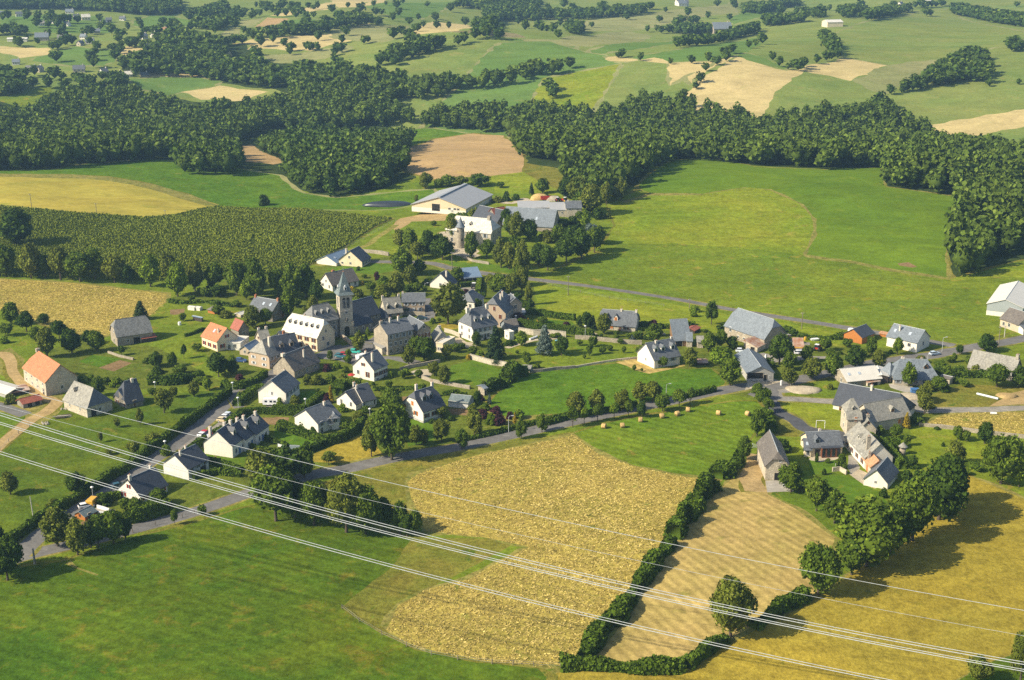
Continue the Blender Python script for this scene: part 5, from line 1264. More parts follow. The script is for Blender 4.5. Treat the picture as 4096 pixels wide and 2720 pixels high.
def balcony(b):
 bk=b[2];m=MB();m.box(-1.6,1.6,-1.3,0,2.0,2.18)
 for x in np.linspace(-1.55,1.55,9):m.box(x-.03,x+.03,-1.28,-1.22,2.18,3.0,1)
 m.box(-1.6,1.6,-1.3,-1.2,3.0,3.06,1)
 bk.part('balcony',m.mesh('balcony',[W_['white'],X_['black']]),(.1*bk.L,-bk.W/2,0))
balcony(b)
b=building(L,'slate_bungalow','L-shaped bungalow with a black slate roof behind clipped hedges','the black-roofed bungalow',(682,495),(605,450),(788,428),60,36,'u','white','slatedark',W=10,win=wins('u',4,.8,shut='whiteshut'),chim=[(.05,.2,.7,.8,'chimwhite'),(.02,-.2,.7,.5,'chimwhite')])
more(b,L,(625,505),(515,470),(682,470),48,36,'u',wall='white',roof='slatedark',W=8.5,L=4.5,win=wins('v',2,.9,w=.8))
b=building(L,'white_house','white house with half-hipped slate roof, square dormers and orange shutters','the orange-shuttered house',(1145,602),(1015,548),(1312,532),88,44,'u','white','slatedark',(.35,.35),chim=[(.45,.55,.8,.9,'chimwhite'),(.97,.1,.8,1.2,'chimwhite')],dormers=[(.3,.55,1.7,1.3,'slatedark' if False else 'greyblue'),(.6,.55,1.7,1.3,'greyblue')],W=10,win=[('v',.35,1.6,dict(shut='orange')),('v',.5,4.4,dict(shut='orange',closed=True)),('v',.85,2.4,dict(shut='orange',closed=True))]+wins('u',3,1.4,shut='brown')+wins('v',4,.1,w=.7,h=.5),base=(.6,'grey'))
b=building(M,'garage','white double garage with a green-grey roof beside the orange-shuttered house','the double garage',(522,492),(380,484),(548,462),44,22,'v','white','slategreen',cat='garage',L=6,win=None,doors=[('v',.28,dict(w=3.6,h=2.0,mat='doorwhite',name='garage_door')),('v',.74,dict(w=3.6,h=2.0,mat='doorwhite',name='garage_door'))])
b=building(M,'stone_hut','tiny stone hut with a blue-grey roof at the corner of the wild hedge',None,(650,392),(610,372),(672,375),55,15,'u','stone','slateblue',cat='hut',W=3.5,win=None,doors=[('u',.5,dict(w=.8,h=1.7,mat='doordark'))])
b=building(M,'stone_hut','small square stone hut in the long garden wall','the hut in the garden wall',(1000,215),(942,205),(1008,205),28,15,'v','stonelight','lauze',cat='hut',L=4,win=None)
b=building(J,'white_house','white house with a dark slate roof and red shutters nearest the lower road','the red-shuttered house',(1905,385),(1680,340),(2262,222),98,40,'u','white','slatedark',chim=[(.04,-.1,.8,1.1,'chimwhite'),(.9,.1,.7,.9,'chimwhite')],W=9,win=[('v',.48,3.3,dict(shut='red',w=.7,h=1.1)),('v',.72,.7,dict(shut='red',w=.8))]+wins('u',3,.7,shut='red'))
b=building(J,'wooden_shed','little orange timber shed with a pale green felt roof','the orange timber shed',(1150,618),(1075,597),(1285,572),58,28,'u','wood','slategreen',cat='shed',W=3.6,win=[('v',.5,.8,dict(w=.5,h=.6,frame='brown'))],doors=[('u',.4,dict(w=1.0,h=1.6,mat='doordark'))])
b=building(K,'playhouse','tiny white playhouse with an orange roof on the terrace lawn',None,(512,752),(497,745),(525,742),20,35,'u','white','tilepale',cat='playhouse',win=None,W=1.8,over=.15)
b=building(L,'garden_shed','low green-roofed garden shed in the hedge below the washing line',None,(175,832),(118,822),(185,815),22,22,'v','wood','slategreen',cat='shed',win=None,L=3)
# -- upper centre
b=building(D,'slate_house','white house with a black roof and tall white chimney half hidden by the great tree','the black-roofed white house',(690,540),(540,520),(790,500),72,42,'u','white','slatedark',W=9.5,chim=[(.3,-.4,.8,.7,'chimwhite')],win=[('v',.5,1,{})])
b=building(D,'blue_roof_shed','long low shed with a blue sheet roof behind the black-roofed white house','the long blue-roofed shed',(870,445),(862,415),(1100,425),62,24,'u','darkwood','metalblue',cat='shed',W=6,win=None,kind='lean',doors=[('u',.25,dict(w=3,h=2.1,mat='doordark')),('u',.7,dict(w=3,h=2.1,mat='doordark'))])
b=building(D,'white_house','small white house with a hipped slate roof behind the great tree',None,(1005,815),(932,765),(1132,745),105,40,'u','white','slate',(.9,.9),W=7.5)
b=building(D,'gabled_mansion','tall beige gabled house with brown shutters and half-hipped slate roof','the brown-shuttered mansion',(1425,1050),(1112,960),(1502,975),195,45,'u','pinkish','slate',(.4,.3),L=13,W=10.5,win=[('v',.2,3.3,dict(shut='brown',w=1.1,h=1.6,closed=True)),('v',.42,6.2,dict(shut='brown',w=.8,h=1.7,closed=True)),('v',.76,6.0,dict(shut='brown',w=.8,h=1.7,closed=True)),('v',.15,.4,dict(w=1.2,h=1.6)),('v',.6,3.3,dict(shut='brown'))]+wins('u',4,3.2,shut='greyshut')+wins('u',4,.6),chim=[(.35,-.35,.8,.6,'chimwhite'),(.6,-.3,.8,.7,'chimwhite')])
more(b,D,(1470,960),(1440,930),(1520,930),230,40,'v',wall='pinkish',roof='slate',L=5,W=6.5,win=wins('u',1,4.8))
b=building(D,'manor_house','white manor house with a steep hipped slate roof and three dormers','the white manor house',(985,1243),(818,1187),(1312,1168),182,50,'u','white','slate',(.85,.85),W=9.5,win=wins('u',5,3.2,shut='greyshut',w=.9,h=1.5)+wins('u',4,.7,shut='greyshut',w=.9,h=1.5)+wins('v',2,3.2,w=.8)+wins('v',2,.8,w=.8),doors=[('u',.5,dict(w=1.2,h=2.2,mat='doordark'))],dormers=[(.22,.7,1.2,1.1,'white'),(.5,.7,1.2,1.1,'white'),(.78,.7,1.2,1.1,'white')],chim=[(.06,-.1,1.2,.9,'chimwhite'),(.85,-.1,1.1,.9,'chimwhite')])
b=building(D,'white_outbuilding','small white flat-topped outbuilding right of the white manor house',None,(1475,1218),(1410,1190),(1537,1190),98,0,'u','white','flat',cat='outbuilding',kind='flat',win=[('v',.5,.8,dict(w=.6,h=.9))])
b=building(D,'slate_outbuilding','grey slate outbuilding behind the white manor house garden',None,(1440,1105),(1400,1075),(1600,1090),55,35,'u','greyblue','slatebrown',cat='outbuilding',W=6,win=None,chim=[(.1,0,.5,.4,'steel')])
b=building(D,'metal_shed','pale flat-roofed shed behind the brown-shuttered mansion',None,(1412,722),(1385,690),(1577,712),48,8,'u','white','metalwhite',cat='shed',W=7,win=None,doors=[('u',.4,dict(w=2,h=2,mat='doordark'))])
b=building(D,'metal_shed','little shed with a bright pale roof beside the garden hedge',None,(1600,880),(1575,850),(1685,872),35,18,'u','greyblue','metalwhite',cat='shed',W=4.5,win=None)
# -- castle and farm
b=building(Q,'castle','pale castle with hipped stone-slate roof and two little dormers','the castle',(2165,895),(1945,865),(2250,868),125,40,'v','stonelight','lauzepaleglint',(.8,.7),'castle',W=22,L=12,win=[('v',(i+.5)/4,4.0,dict(w=1.1,h=1.9,shut='greyshut'))for i in range(4)]+[('v',(i+.5)/4,.9,dict(w=1.1,h=1.7))for i in range(4)]+wins('u',2,4.0,w=1.1,h=1.8)+wins('u',2,.9,w=1.1,h=1.7),dormers=[(.5,.6,1.2,.9),(.68,.6,1.2,.9)],chim=[(.15,0,1.8,1.3,'chimstone')])
def castle_tower(rt,rootM):
 g=ground(Q(1888,897))[0]
 M=Matrix.Translation(tuple(g));bk=Block(rt,rootM,M,4,4)
 h=metres(g,190/K2);r=(35/K2)/px_per_m(g)
 m=MB();m.tube([(0,0,-1),(0,0,h*.5),(0,0,h)],[r*1.03,r,r],18,0,False);m.tube([(0,0,h-.5),(0,0,h)],r*1.08,18,0,False)
 t=bk.part('round_tower',m.mesh('round_tower',W_['stone'],True))
 ch=metres(g,92/K2)
 m=MB();m.tube([(0,0,h-.1),(0,0,h+.5),(0,0,h+ch*.5),(0,0,h+ch)],[r*1.28,r*1.05,r*.5,.05],18,0)
 bk.part('cone_roof',m.mesh('cone_roof',R_['slateblue']),parent=t)
 m=MB();m.tube([(0,0,h+ch-.2),(0,0,h+ch+1.2)],.05,5);bk.part('finial',m.mesh('finial',X_['lead']),parent=t)
 for z,an in((h*.35,-1.2),(h*.75,-.6),(h*.75,-2.3)):
  m=MB();m.box(-.3,.3,-.06,.1,0,1.1);bk.part('slit_window',m.mesh('slit_window',X_['glass']),(math.cos(an)*r,math.sin(an)*r,z),an+math.pi/2,parent=t)
castle_tower(b[0],b[1])
b=building(Q,'giant_barn','giant cattle barn with cream gable and wide grey metal roof','the giant barn',(1935,585),(1403,560),(2178,472),46,17,'u','creamsheet','metal',cat='barn',W=29,win=[('v',f,.9,dict(w=1.2,h=1.3))for f in(.14,.2,.3)],doors=[('v',.55,dict(w=4.2,h=3.6,mat='doordark')),('v',.25,dict(w=1.2,h=2.2,mat='doorwhite'))],base=(1.2,'white'),over=.6)
def ridge_vent(b,mt):
 bk=b[2];ev,rise=b[3],b[4]
 m=MB();m.box(-bk.L/2,bk.L/2,-.8,.8,ev+rise+.1,ev+rise+.45)
 bk.part('ridge_vent',m.mesh('ridge_vent',mt))
ridge_vent(b,X_['steel'])
b=building(Q,'red_roof_barn','farm building with a dark roof and red tiled end between trees','the red-tiled farm building',(2232,700),(2098,665),(2345,680),55,42,'u','stonedark','tilered',cat='barn',W=10,win=wins('u',2,.8,w=.9,h=1.2))
more(b,Q,(2225,715),(2098,690),(2260,705),55,42,'v',wall='stonedark',roof='slatedark',W=16,L=10,win=None)
b=building(Q2,'open_barn','long open-fronted farm shed with a grey roof','the open farm shed',(60,600),(50,560),(350,600),55,12,'u','darkwood','metal',cat='barn',W=9,win=None,kind='lean',doors=[('u',(i+.5)/5,dict(w=5.5,h=3.4,mat='doordark'))for i in range(5)])  # near-black panels put the shade inside the open bays into colour
b=building(Q2,'farmhouse','pale farmhouse with grey roof and outside stair at the end of the farm row','the farmhouse',(500,620),(488,580),(637,615),84,28,'u','stonelight','slate',W=9,chim=[(.15,0,.8,.5,'chimwhite')],win=wins('u',2,3.5,w=.8,h=1))
more(b,Q2,(352,612),(345,580),(498,618),58,14,'u',wall='stonelight',roof='metal',W=8,kind='lean',win=wins('u',2,1.5,w=.7,h=.7))
b=building(Q2,'slate_barn','barn with a broad pale slate roof and two bright skylights','the broad slate-roofed barn',(375,760),(110,735),(445,700),50,46,'v','stone','slateblue',cat='barn',L=13,W=24,win=None,skyl=[(.35,.6),(.68,.6)])
# -- right-hand side
b=building(E,'slate_house','slate-roofed house with two orange-windowed dormers by the long garden wall','the two-dormer slate house',(812,770),(480,742),(872,722),74,44,'v','stonelight','slate',(.35,.2),W=13.5,L=9,dormers=[(.80,.72,1.5,1.3,'white','orange'),(.56,.72,1.5,1.3,'white','orange')],chim=[(.45,0,.9,.5,'chimwhite'),(.04,0,.9,.6,'chimwhite')],win=[('v',.65,.7,dict(shut='orange',closed=True)),('v',.88,.7,dict(shut='orange',closed=True)),('v',.25,.7,dict(shut='brown'))],doors=[('v',.42,{})])
b=building(E,'white_house','white house with grey roof and three pale dormers beside the centre meadow','the three-dormer house',(1068,1262),(918,1190),(1412,1205),114,42,'u','white','slate',W=10,dormers=[(.2,.6,1.5,1.2,'white'),(.47,.6,1.5,1.2,'white'),(.85,.6,1.5,1.2,'white')],chim=[(.35,-.1,.8,.5,'chimwhite'),(.98,0,.7,.7,'chimwhite')],win=wins('v',1,1.4,w=.5,h=.9)+[('u',.72,1.6,dict(w=1.3,h=1.3,shut='greyshut')),('u',.2,.3,dict(w=.8,h=.6))])
b=building(E,'blue_roof_shed','timber garage with a single steep blue-grey roof','the steep blue-roofed garage',(1335,968),(1322,925),(1560,958),82,44,'u','brownwood','slateblue',cat='garage',W=6,win=None,kind='lean',doors=[('u',.3,dict(w=2.4,h=2,mat='doordark'))],skyl=())
more(b,E,(1502,975),(1495,935),(1575,970),85,35,'u',wall='stonelight',roof='slateblue',W=3,win=None,kind='lean')
b=building(E,'garden_shed','little shed with a dull red roof behind the steep blue-roofed garage',None,(1612,792),(1575,752),(1685,752),42,16,'u','darkwood','tilered',cat='shed',win=None,W=3.5)
b=building(E,'stone_outhouse','ruined stone outhouse with a pale roof by the track',None,(1650,985),(1635,940),(1712,955),85,35,'u','stonelight','lauze',cat='outhouse',W=4,win=None)
b=building(E,'garden_shed','low shed with rusty and white sheets beside a young tree',None,(1660,1212),(1640,1170),(1772,1195),28,14,'u','darkwood','rust',cat='shed',win=None,W=4)
b=building(G,'stone_barn','long stone barn with blue-grey half-hipped roof beside the upper lane','the long blue-roofed barn',(862,830),(432,690),(1022,722),138,46,'v','stone','slateblue',(.4,.3),'barn',W=20,L=11,win=[('v',f,1.0,dict(w=.9,h=.6))for f in(.2,.35,.5,.65)]+[('v',.85,2.2,dict(w=1,h=1.7))]+[('v',f,3.0,dict(w=.7,h=.6))for f in(.25,.5,.7)])
b=building(G,'lean_to','lean-to with a rusty sheet roof in front of the long blue-roofed barn',None,(770,882),(690,850),(880,825),70,20,'u','stonelight','rust',cat='lean-to',W=4.5,win=None,kind='lean',doors=[('v',.4,dict(w=1.6,h=1.8,mat='doordark'))])
b=building(G,'lean_to','smaller rusty lean-to tucked left of the larger one',None,(690,822),(640,800),(760,790),50,18,'u','stonelight','rust',cat='lean-to',W=3,win=None,kind='lean')
b=building(G,'workshop','grey workshop with a wide slate roof and dark garage opening','the grey workshop',(635,1264),(470,1040),(957,1214),108,27,'v','grey','slateblue',cat='workshop',W=19,win=[('u',.84,1.2,dict(w=.5,h=.4)),('u',.2,.1,dict(w=.8,h=.4))],doors=[('u',.30,dict(w=5.2,h=2.0,mat='doordark',z=.9,name='garage_door')),('u',.68,dict(w=1.1,h=2.0,mat='doordark',z=.1))])
b=building(G,'timber_cabin','bright orange timber cabin with a black roof beside the upper lane','the orange timber cabin',(2180,766),(2018,716),(2345,700),90,32,'u','wood','slatedark',cat='cabin',win=[('v',.6,.5,dict(w=1.2,h=.5,frame='brown')),('u',.6,.8,dict(frame='brown'))],W=7.5)
b=building(G,'roadside_shelter','small open shelter with a rusty roof and yellow board','the yellow-boarded shelter',(1268,885),(1258,862),(1388,872),68,22,'u','beige','rust',cat='shelter',W=5,win=None,kind='lean',doors=[('u',.5,dict(w=4,h=1.7,mat='doordark'))])  # no real door: a near-black panel paints the shade under the open front
def yellow_board(b):
 bk=b[2];m=MB();m.box(-2.3,2.3,-.12,-.06,1.8,2.3);bk.part('yellow_board',m.mesh('yellow_board',X_['yellow']),(0,-bk.W/2,0))
yellow_board(b)
b=building(G,'white_roof_barn','long stone barn with a cream-white sheet roof by the main road','the white-roofed barn',(1985,1347),(1862,1320),(2440,1300),78,28,'u','stone','metalwhite',cat='barn',W=10,win=[('v',.4,.6,dict(w=.8,h=1.2))]+wins('u',2,.8,w=.7,h=.6),skyl=[(.15,.5),(.45,.5)])
b=building(HH,'open_shed','dark open shed with a cream roof at the end of the white-roofed barn',None,(360,1290),(330,1230),(500,1265),95,14,'v','darkwood','metalwhite',cat='shed',W=9,win=None,over=.3)
b=building(HH,'lean_to','lean-to with white and rust-red sheets against the white-roofed barn',None,(250,1335),(190,1310),(412,1310),48,16,'u','stonelight','rust',cat='lean-to',W=3.5,win=None,kind='lean',doors=[('u',.5,dict(w=3,h=1.3,mat='doordark'))])
b=building(HH,'slate_house','wide stone house with a flared grey slate hip roof and terrace','the wide hip-roofed house',(600,1310),(575,1255),(1195,1335),78,42,'u','stonelight','slateblue',(.85,.85),W=11,chim=[(.25,.05,1.0,.6,'chimwhite'),(.68,.05,.7,.5,'chimstone')],dormers=[(.75,.5,1.4,1.0,'brownwood')],win=wins('u',5,.6,w=.9,h=1.4,shut='greyshut'))
more(b,HH,(545,1280),(505,1240),(612,1262),75,55,'v',wall='stone',roof='slateblue',L=5,W=5,win=None,hips=(1,1))
b=building(HH,'white_house','white house with a light grey roof at the fork of the roads','the white house at the fork',(905,880),(690,830),(1065,825),135,36,'v','white','slateblue',W=11.5,L=9.5,win=[('v',.25,1.7,dict(w=1.1,h=1.2)),('v',.62,1.7,dict(w=1.1,h=1.2))]+wins('u',1,1.7),chim=[(.72,-.4,.7,.3,'chimwhite')],skyl=[(.85,.5),(.35,.5)],base=(1.0,'white'))
more(b,HH,(600,800),(470,755),(680,790),85,36,'v',wall='white',roof='slateblue',win=None,L=7)
b=building(HH,'orange_fence_hut','long low orange timber hut behind the white house at the fork',None,(500,672),(412,655),(520,662),38,10,'v','wood','tilepale',cat='hut',win=None,L=2.5)
b=building(HH,'farm_hangar','big farm hangar with grey gable, white base and cream roof at the right edge','the grey-gabled hangar',(2330,425),(1942,378),(2900,330),150,20,'u','cladding','metalwhite',cat='hangar',L=30,W=13,main='v',win=None,base=(1.6,'white'))
b=building(HH,'brown_roof_house','beige house with a brown slate roof below the grey-gabled hangar','the brown-roofed house',(2278,608),(2117,578),(2480,570),108,38,'v','beige','slatebrown',W=9,L=9,win=[('v',.5,1,{}),('v',.8,.8,{})])
more(b,HH,(2345,640),(2275,605),(2420,615),85,15,'u',wall='white',roof='slate',win=None,W=4)
b=building(HH,'stone_house','old stone house with a tall chimney hidden behind trees at the right edge','the tall-chimneyed stone house',(2205,1265),(1862,1200),(2262,1200),80,46,'v','stonedark','lauze',W=15,L=9,chim=[(.03,0,1.3,1.2,'chimstone')],win=wins('v',3,.8))
b=building(HH,'stone_hut','small square stone hut beside the wide hip-roofed house',None,(1352,1312),(1225,1280),(1370,1295),75,12,'v','stonelight','slatebrown',cat='hut',L=3,win=None)
# -- the manor group at lower right
b=building(O,'black_roof_house','long house with a big black slate roof behind the stone manor','the black slate house',(1115,262),(845,205),(1172,215),46,40,'v','white','slatedark',(.9,0),L=12,W=22,chim=[(.55,-.05,.9,1.2,'chimwhite')],win=wins('v',4,.5,w=1.4,h=1.0,frame='orange'))
b=building(O,'stone_manor','old stone manor with a square pavilion tower and mossy slate roofs','the stone manor',(735,345),(708,300),(818,332),118,48,'u','stonelight','lauze',(.7,.7),'manor',W=8.5,win=[('u',.6,4.6,dict(w=.8,h=1.4,shut='orange',closed=True)),('v',.5,4.5,{}),('v',.5,1.2,{})],dormers=[(.5,.6,.9,.7)])
more(b,O,(905,318),(800,262),(1012,302),70,42,'u',wall='stonelight',roof='lauze',W=9,L=14,win=[('u',.72,1.2,dict(shut='orange',closed=True))],dormers=[(.6,.7,1.3,1.0,'stonelight','brown')])
more(b,O,(822,355),(795,290),(932,362),62,48,'v',wall='stonelight',roof='lauze',W=9,win=[('u',.5,4.3,dict(w=.6,h=.9,shut='brown',closed=True))],chim=[(.35,.1,1.0,.6,'chimstone')])
more(b,O,(855,565),(778,478),(908,545),74,44,'v',wall='white',roof='lauze',W=17,L=8,win=wins('v',4,.8,shut='brown')+wins('v',3,2.6,h=.8),chim=[(.15,-.6,1.1,1.4,'chimstone')],dormers=[(.6,.6,1.1,.8),(.35,.6,1.1,.8)])
b=building(O,'orange_roof_cottage','small stone cottage with orange tiled roof and orange doors beside the manor court','the orange-roofed cottage',(895,610),(858,565),(992,603),58,40,'v','stonelight','tilepale',W=7,win=[('u',.5,2.6,dict(w=1.2,h=1.3,shut='orange',closed=True)),('u',.3,.6,dict(w=.7,h=.7))],doors=[('v',.4,dict(mat='orange',w=1.3)),('u',.75,dict(w=1.2,h=1.0,mat='doordark'))],chim=[(.6,-.6,.7,.8,'chimstone')])
b=building(O,'white_gable_garage','white-gabled garage with a grey roof beside the manor court','the white-gabled garage',(1010,706),(957,696),(1118,680),42,45,'u','white','slate',cat='garage',W=6.5,win=[('v',.5,1.2,dict(w=.6,h=.6))])
b=building(O,'converted_barn','long slate-roofed converted barn with a glazed red porch facing the lawn','the converted barn',(490,484),(482,440),(705,472),62,32,'u','cream','slate',W=9,chim=[(.45,.2,.7,.5,'chimwhite')],win=[('u',.75,.8,dict(w=1.1,h=1.2,frame='brown'))],doors=[('u',.22,dict(w=1.5,h=2.2,mat='doordark'))],dormers=[(.25,.75,1.4,1.0,'greyblue')])
more(b,O,(452,485),(440,440),(492,482),48,30,'u',wall='cream',roof='slate',W=7,win=wins('u',1,.6,w=.8),skyl=[(.5,.5)])
def porch(b):
 bk=b[2];m=MB();m.box(-2.6,2.6,-1.4,0,0,2.9);m.box(-2.75,2.75,-1.55,.1,2.9,3.1,1)
 for x in np.linspace(-2.2,2.2,4):m.box(x-.45,x+.45,-1.43,-1.4,.3,2.6,2)
 bk.part('porch',m.mesh('porch',[X_['brown'],R_['slatedark'],X_['glass']]),(.10*bk.L,-bk.W/2,0))
porch(b)
b=building(O,'stone_barn','pale stone barn with a half-hipped brown roof at the top of the hay field','the pale half-hipped barn',(185,640),(152,560),(344,645),96,48,'v','stonelight','slatebrown',(.45,0),'barn',W=17,win=[('u',.6,5.2,dict(w=.6,h=.6))],doors=[('u',.53,dict(w=1.9,h=2.1,mat='doordark',name='barn_door'))])
# -- hamlets on the far hills
def far_house(z,x,y,wpx,hpx,wall,roof,turn,label,name='far_house',ridge='u',pitch=42,cat='house',ratio=.7):
 k=(z(1,0)-z(0,0))[0][0]
 g=ground(z(x,y))[0];s=px_per_m(g)
 L=max(6,wpx*k/s);W=max(5,L*ratio);ev=max(2.6,metres(g,hpx*k)*.55)
 rt=thing(name,label,cat,tuple(g),turn,'houses of the far hamlets')
 M=Matrix.Translation(tuple(g))@Matrix.Rotation(turn,4,'Z')
 bk=Block(rt,M,M,L,W)
 hw=W/2;tp=math.tan(math.radians(pitch));rise=hw*tp
 m=MB()
 m.face([(-L/2,-hw,-2),(L/2,-hw,-2),(L/2,-hw,ev),(-L/2,-hw,ev)]);m.face([(L/2,hw,-2),(-L/2,hw,-2),(-L/2,hw,ev),(L/2,hw,ev)])
 m.face([(-L/2,hw,-2),(-L/2,-hw,-2),(-L/2,-hw,ev),(-L/2,0,ev+rise),(-L/2,hw,ev)]);m.face([(L/2,-hw,-2),(L/2,hw,-2),(L/2,hw,ev),(L/2,0,ev+rise),(L/2,-hw,ev)])
 bk.part('wall',m.mesh('wall',W_[wall]))
 o=.4
 rf=bk.part('roof',roof_solid('roof',[[(-L/2-o,-hw-o,ev-o*tp+.2),(L/2+o,-hw-o,ev-o*tp+.2),(L/2+o,0,ev+rise+.2),(-L/2-o,0,ev+rise+.2)],[(L/2+o,hw+o,ev-o*tp+.2),(-L/2-o,hw+o,ev-o*tp+.2),(-L/2-o,0,ev+rise+.2),(L/2+o,0,ev+rise+.2)]],.2,[R_[roof]]))
 if cat=='house':
  m=MB();m.box(L*.3,L*.3+.9,-.5,.5,ev+rise-1,ev+rise+1);bk.part('chimney',m.mesh('chimney',X_['chimwhite']),parent=rf)
  for wl,n in(('u',3),('v',1)):
   for i in range(n):bk.window(wl,(i+.5)/n,1.0,1.0,1.3)
FH=[(T1,30,118,70,38,'white','slateblue',.2,'wide grey-roofed house in the far hamlet at the top left corner'),(T1,130,112,42,36,'white','slate',.4,'grey-roofed house right of the corner house in the far hamlet'),(T1,368,158,38,30,'white','slateblue',-.3,'white far house in the middle of the top left hamlet lawns'),(T1,472,92,52,26,'white','slateblue',.1,'topmost pale house of the far hamlet under the wood'),(T1,515,125,36,28,'stone','slate',.5,'small stone far house left of the bright cream one'),(T1,580,135,56,40,'cream','lauzepaleglint',.35,'bright cream far house, largest of the top left hamlet'),(T1,280,172,42,26,'white','lauze',.3,'far house with white gable above the row of small garden trees'),(T1,455,175,36,26,'white','slate',-.4,'white far house above the round garden trees'),(T1,700,165,40,28,'white','slateblue',.5,'pale far house at the foot of the top left wood'),(T1,735,148,34,24,'stone','slate',.2,'small grey far house behind the pale one at the wood foot'),(T1,828,138,26,22,'white','slate',-.2,'tiny white far house at the corner of the green field'),(T1,655,225,36,26,'stone','slateblue',.3,'grey far house among trees in the middle of the hamlet'),(T1,412,268,42,32,'white','lauze',.25,'white far house left of the pair below the hamlet'),(T1,462,268,40,28,'stone','slate',.4,'stone far house beside the white one below the hamlet'),(T1,565,262,34,26,'white','slateblue',-.3,'little white far house above the long white one'),(T1,608,294,54,34,'white','slateblue',.15,'long white far house above the green field'),(T1,543,308,30,34,'stonelight','slate',1.2,'narrow pale far house above the green field'),(T1,285,272,86,44,'stone','slateblue',.2,'large grey-roofed far farmhouse above the stubble field'),(T1,970,262,44,40,'white','slateblue',.9,'grey-roofed far house left of the white gable'),(T1,1038,250,32,34,'white','slateblue',1.3,'far house with a bright white gable right of the hamlet'),(T1,1103,214,30,24,'pinkish','tilepale',.3,'far house with a pinkish roof behind the white gable'),(T1,1018,335,48,46,'stone','slate',.4,'tall grey stone far house beside the small stubble field'),(T1,110,436,42,26,'white','slateblue',.2,'small pale far house at the left edge below the stubble'),(T1,213,484,66,40,'stone','lauze',.4,'stone far farmhouse in the lower left hamlet'),(T1,266,484,30,44,'stonelight','lauze',1.2,'pointed far house like a small tower in the lower left hamlet'),(T1,535,484,76,36,'stonelight','slate',.2,'long slate-roofed far farmhouse below the green field'),(T1,702,500,32,40,'white','slate',.8,'steep-roofed far house at the end of the tree belt'),(T1,798,518,26,34,'white','slate',.7,'narrow white far house beside the pale hip-roofed one'),(T1,868,524,46,48,'white','lauzepaleglint',.3,'white far house with pale roof at the corner of the lower green field'),(T1,973,524,26,34,'stone','slate',.6,'dark little far house hidden in the lower hedge'),(T2,2322,40,60,34,'white','slateblue',.3,'pale far house at the top, right of centre'),(T3,45,38,80,44,'white','slate',.2,'long grey far farmhouse at the top edge among trees'),(T3,130,215,60,34,'stone','slate',.3,'stone far barn left of the large grey farm'),(T3,312,222,124,58,'stone','slateblue',.12,'large grey-roofed far farm behind the poplars'),(T3,1405,100,100,34,'greyblue','metalblue',.25,'blue-roofed far shed at the top right'),(T3,1522,48,46,40,'white','slate',.9,'far house with pale gable at the top right'),(T3,1700,22,60,30,'white','lauzepaleglint',.2,'pale far house at the top right edge of the wood'),]
for f in FH:far_house(*f)
far_house(T1,120,278,128,30,'white','metalwhite',.12,'long white far barn with a pale roof beside the stubble field','far_barn',pitch=16,cat='barn',ratio=.35)
building(T3,'far_barn','cream-roofed far barn with a wide gable on the ridge','the cream-roofed far barn',(1030,185),(922,172),(1120,180),34,14,'u','cream','metalwhite',cat='barn',win=None,W=16,L=18)
# ------------------------------------------------------------------ landmarks for saying where things stand
for ref,p in(('the dirt track',A(180,900)),('the bottom corner of the maize field',S(740,600)),('the lower road',S(1060,1030)),('the hay field',S(1650,1300)),('the golden meadow',S(2150,1300)),('the dry tufted meadow',S(150,700)),('the centre meadow',S(1400,890)),('the upper lane',S(1500,680)),('the church square',S(800,812)),('the sand pitch',M(170,220)),('the swimming pool',D(2120,1230)),('the car park',S(500,970)),('the dovecote',O(1113,440)),('the gravel heap',G(1380,1370)),('the village street',S(450,990)),('the road junction',S(1780,890)),('the vegetable plots',A(1500,860)),('the orchard',S(1380,800)),('the dry stone wall',P(1000,445)),('the white war memorial',G(880,1020)),('the bottom right corner',S(2330,1540))):
 REFS.append((ref,p[0],40))
# ------------------------------------------------------------------ single trees and bushes
TL=[]
def T(z,*rows,kind='round',tone='green',cat='tree'):
 for r in rows:
  x,y,h,w=r[:4]
  kd=r[4]if len(r)>4 else kind
  tn=r[5]if len(r)>5 else tone
  k=(z(1,0)-z(0,0))[0][0]
  g=ground(z(x,y))[0];s=px_per_m(g)
  H=metres(g,h*k);Wd=w*k/s
  TL.append([g,H,Wd,kd,tn,'bush' if kd=='bush' else 'tree',None])
def row_labels(n0,fmt):
 o=('first','second','third','fourth','fifth','sixth','seventh','eighth','ninth','tenth','eleventh','twelfth')
 for i,t in enumerate(TL[n0:]):t[6]=fmt%o[i]
# left farm
T(A,(150,325,280,270),(360,430,290,270,'round','dark'),(590,330,150,200,'round','dark'),(640,770,380,270,'round','olive'),(800,520,250,230,'round','dark'),(970,720,320,330,'round','dark'),(1310,690,270,260),(1640,745,140,110,'pollard','dark'),(2110,900,190,230,'round','dark'),(2330,900,190,150),(1340,1290,270,200,'tall'),(480,560,190,220),(1900,262,250,250,'conifer','pine'),(80,480,170,200,'round','green'),(1180,600,190,200,'round','dark'))
T(A,(1080,1120,110,150),(1580,1160,140,220,'bush','light'),(1730,1150,120,150),(2050,1080,120,170),(150,1390,140,200,'bush','olive'),(60,580,110,150,'bush','light'),(1980,850,90,120),(1230,1080,90,120,'bush','light'),(1440,1130,110,140),kind='bush')
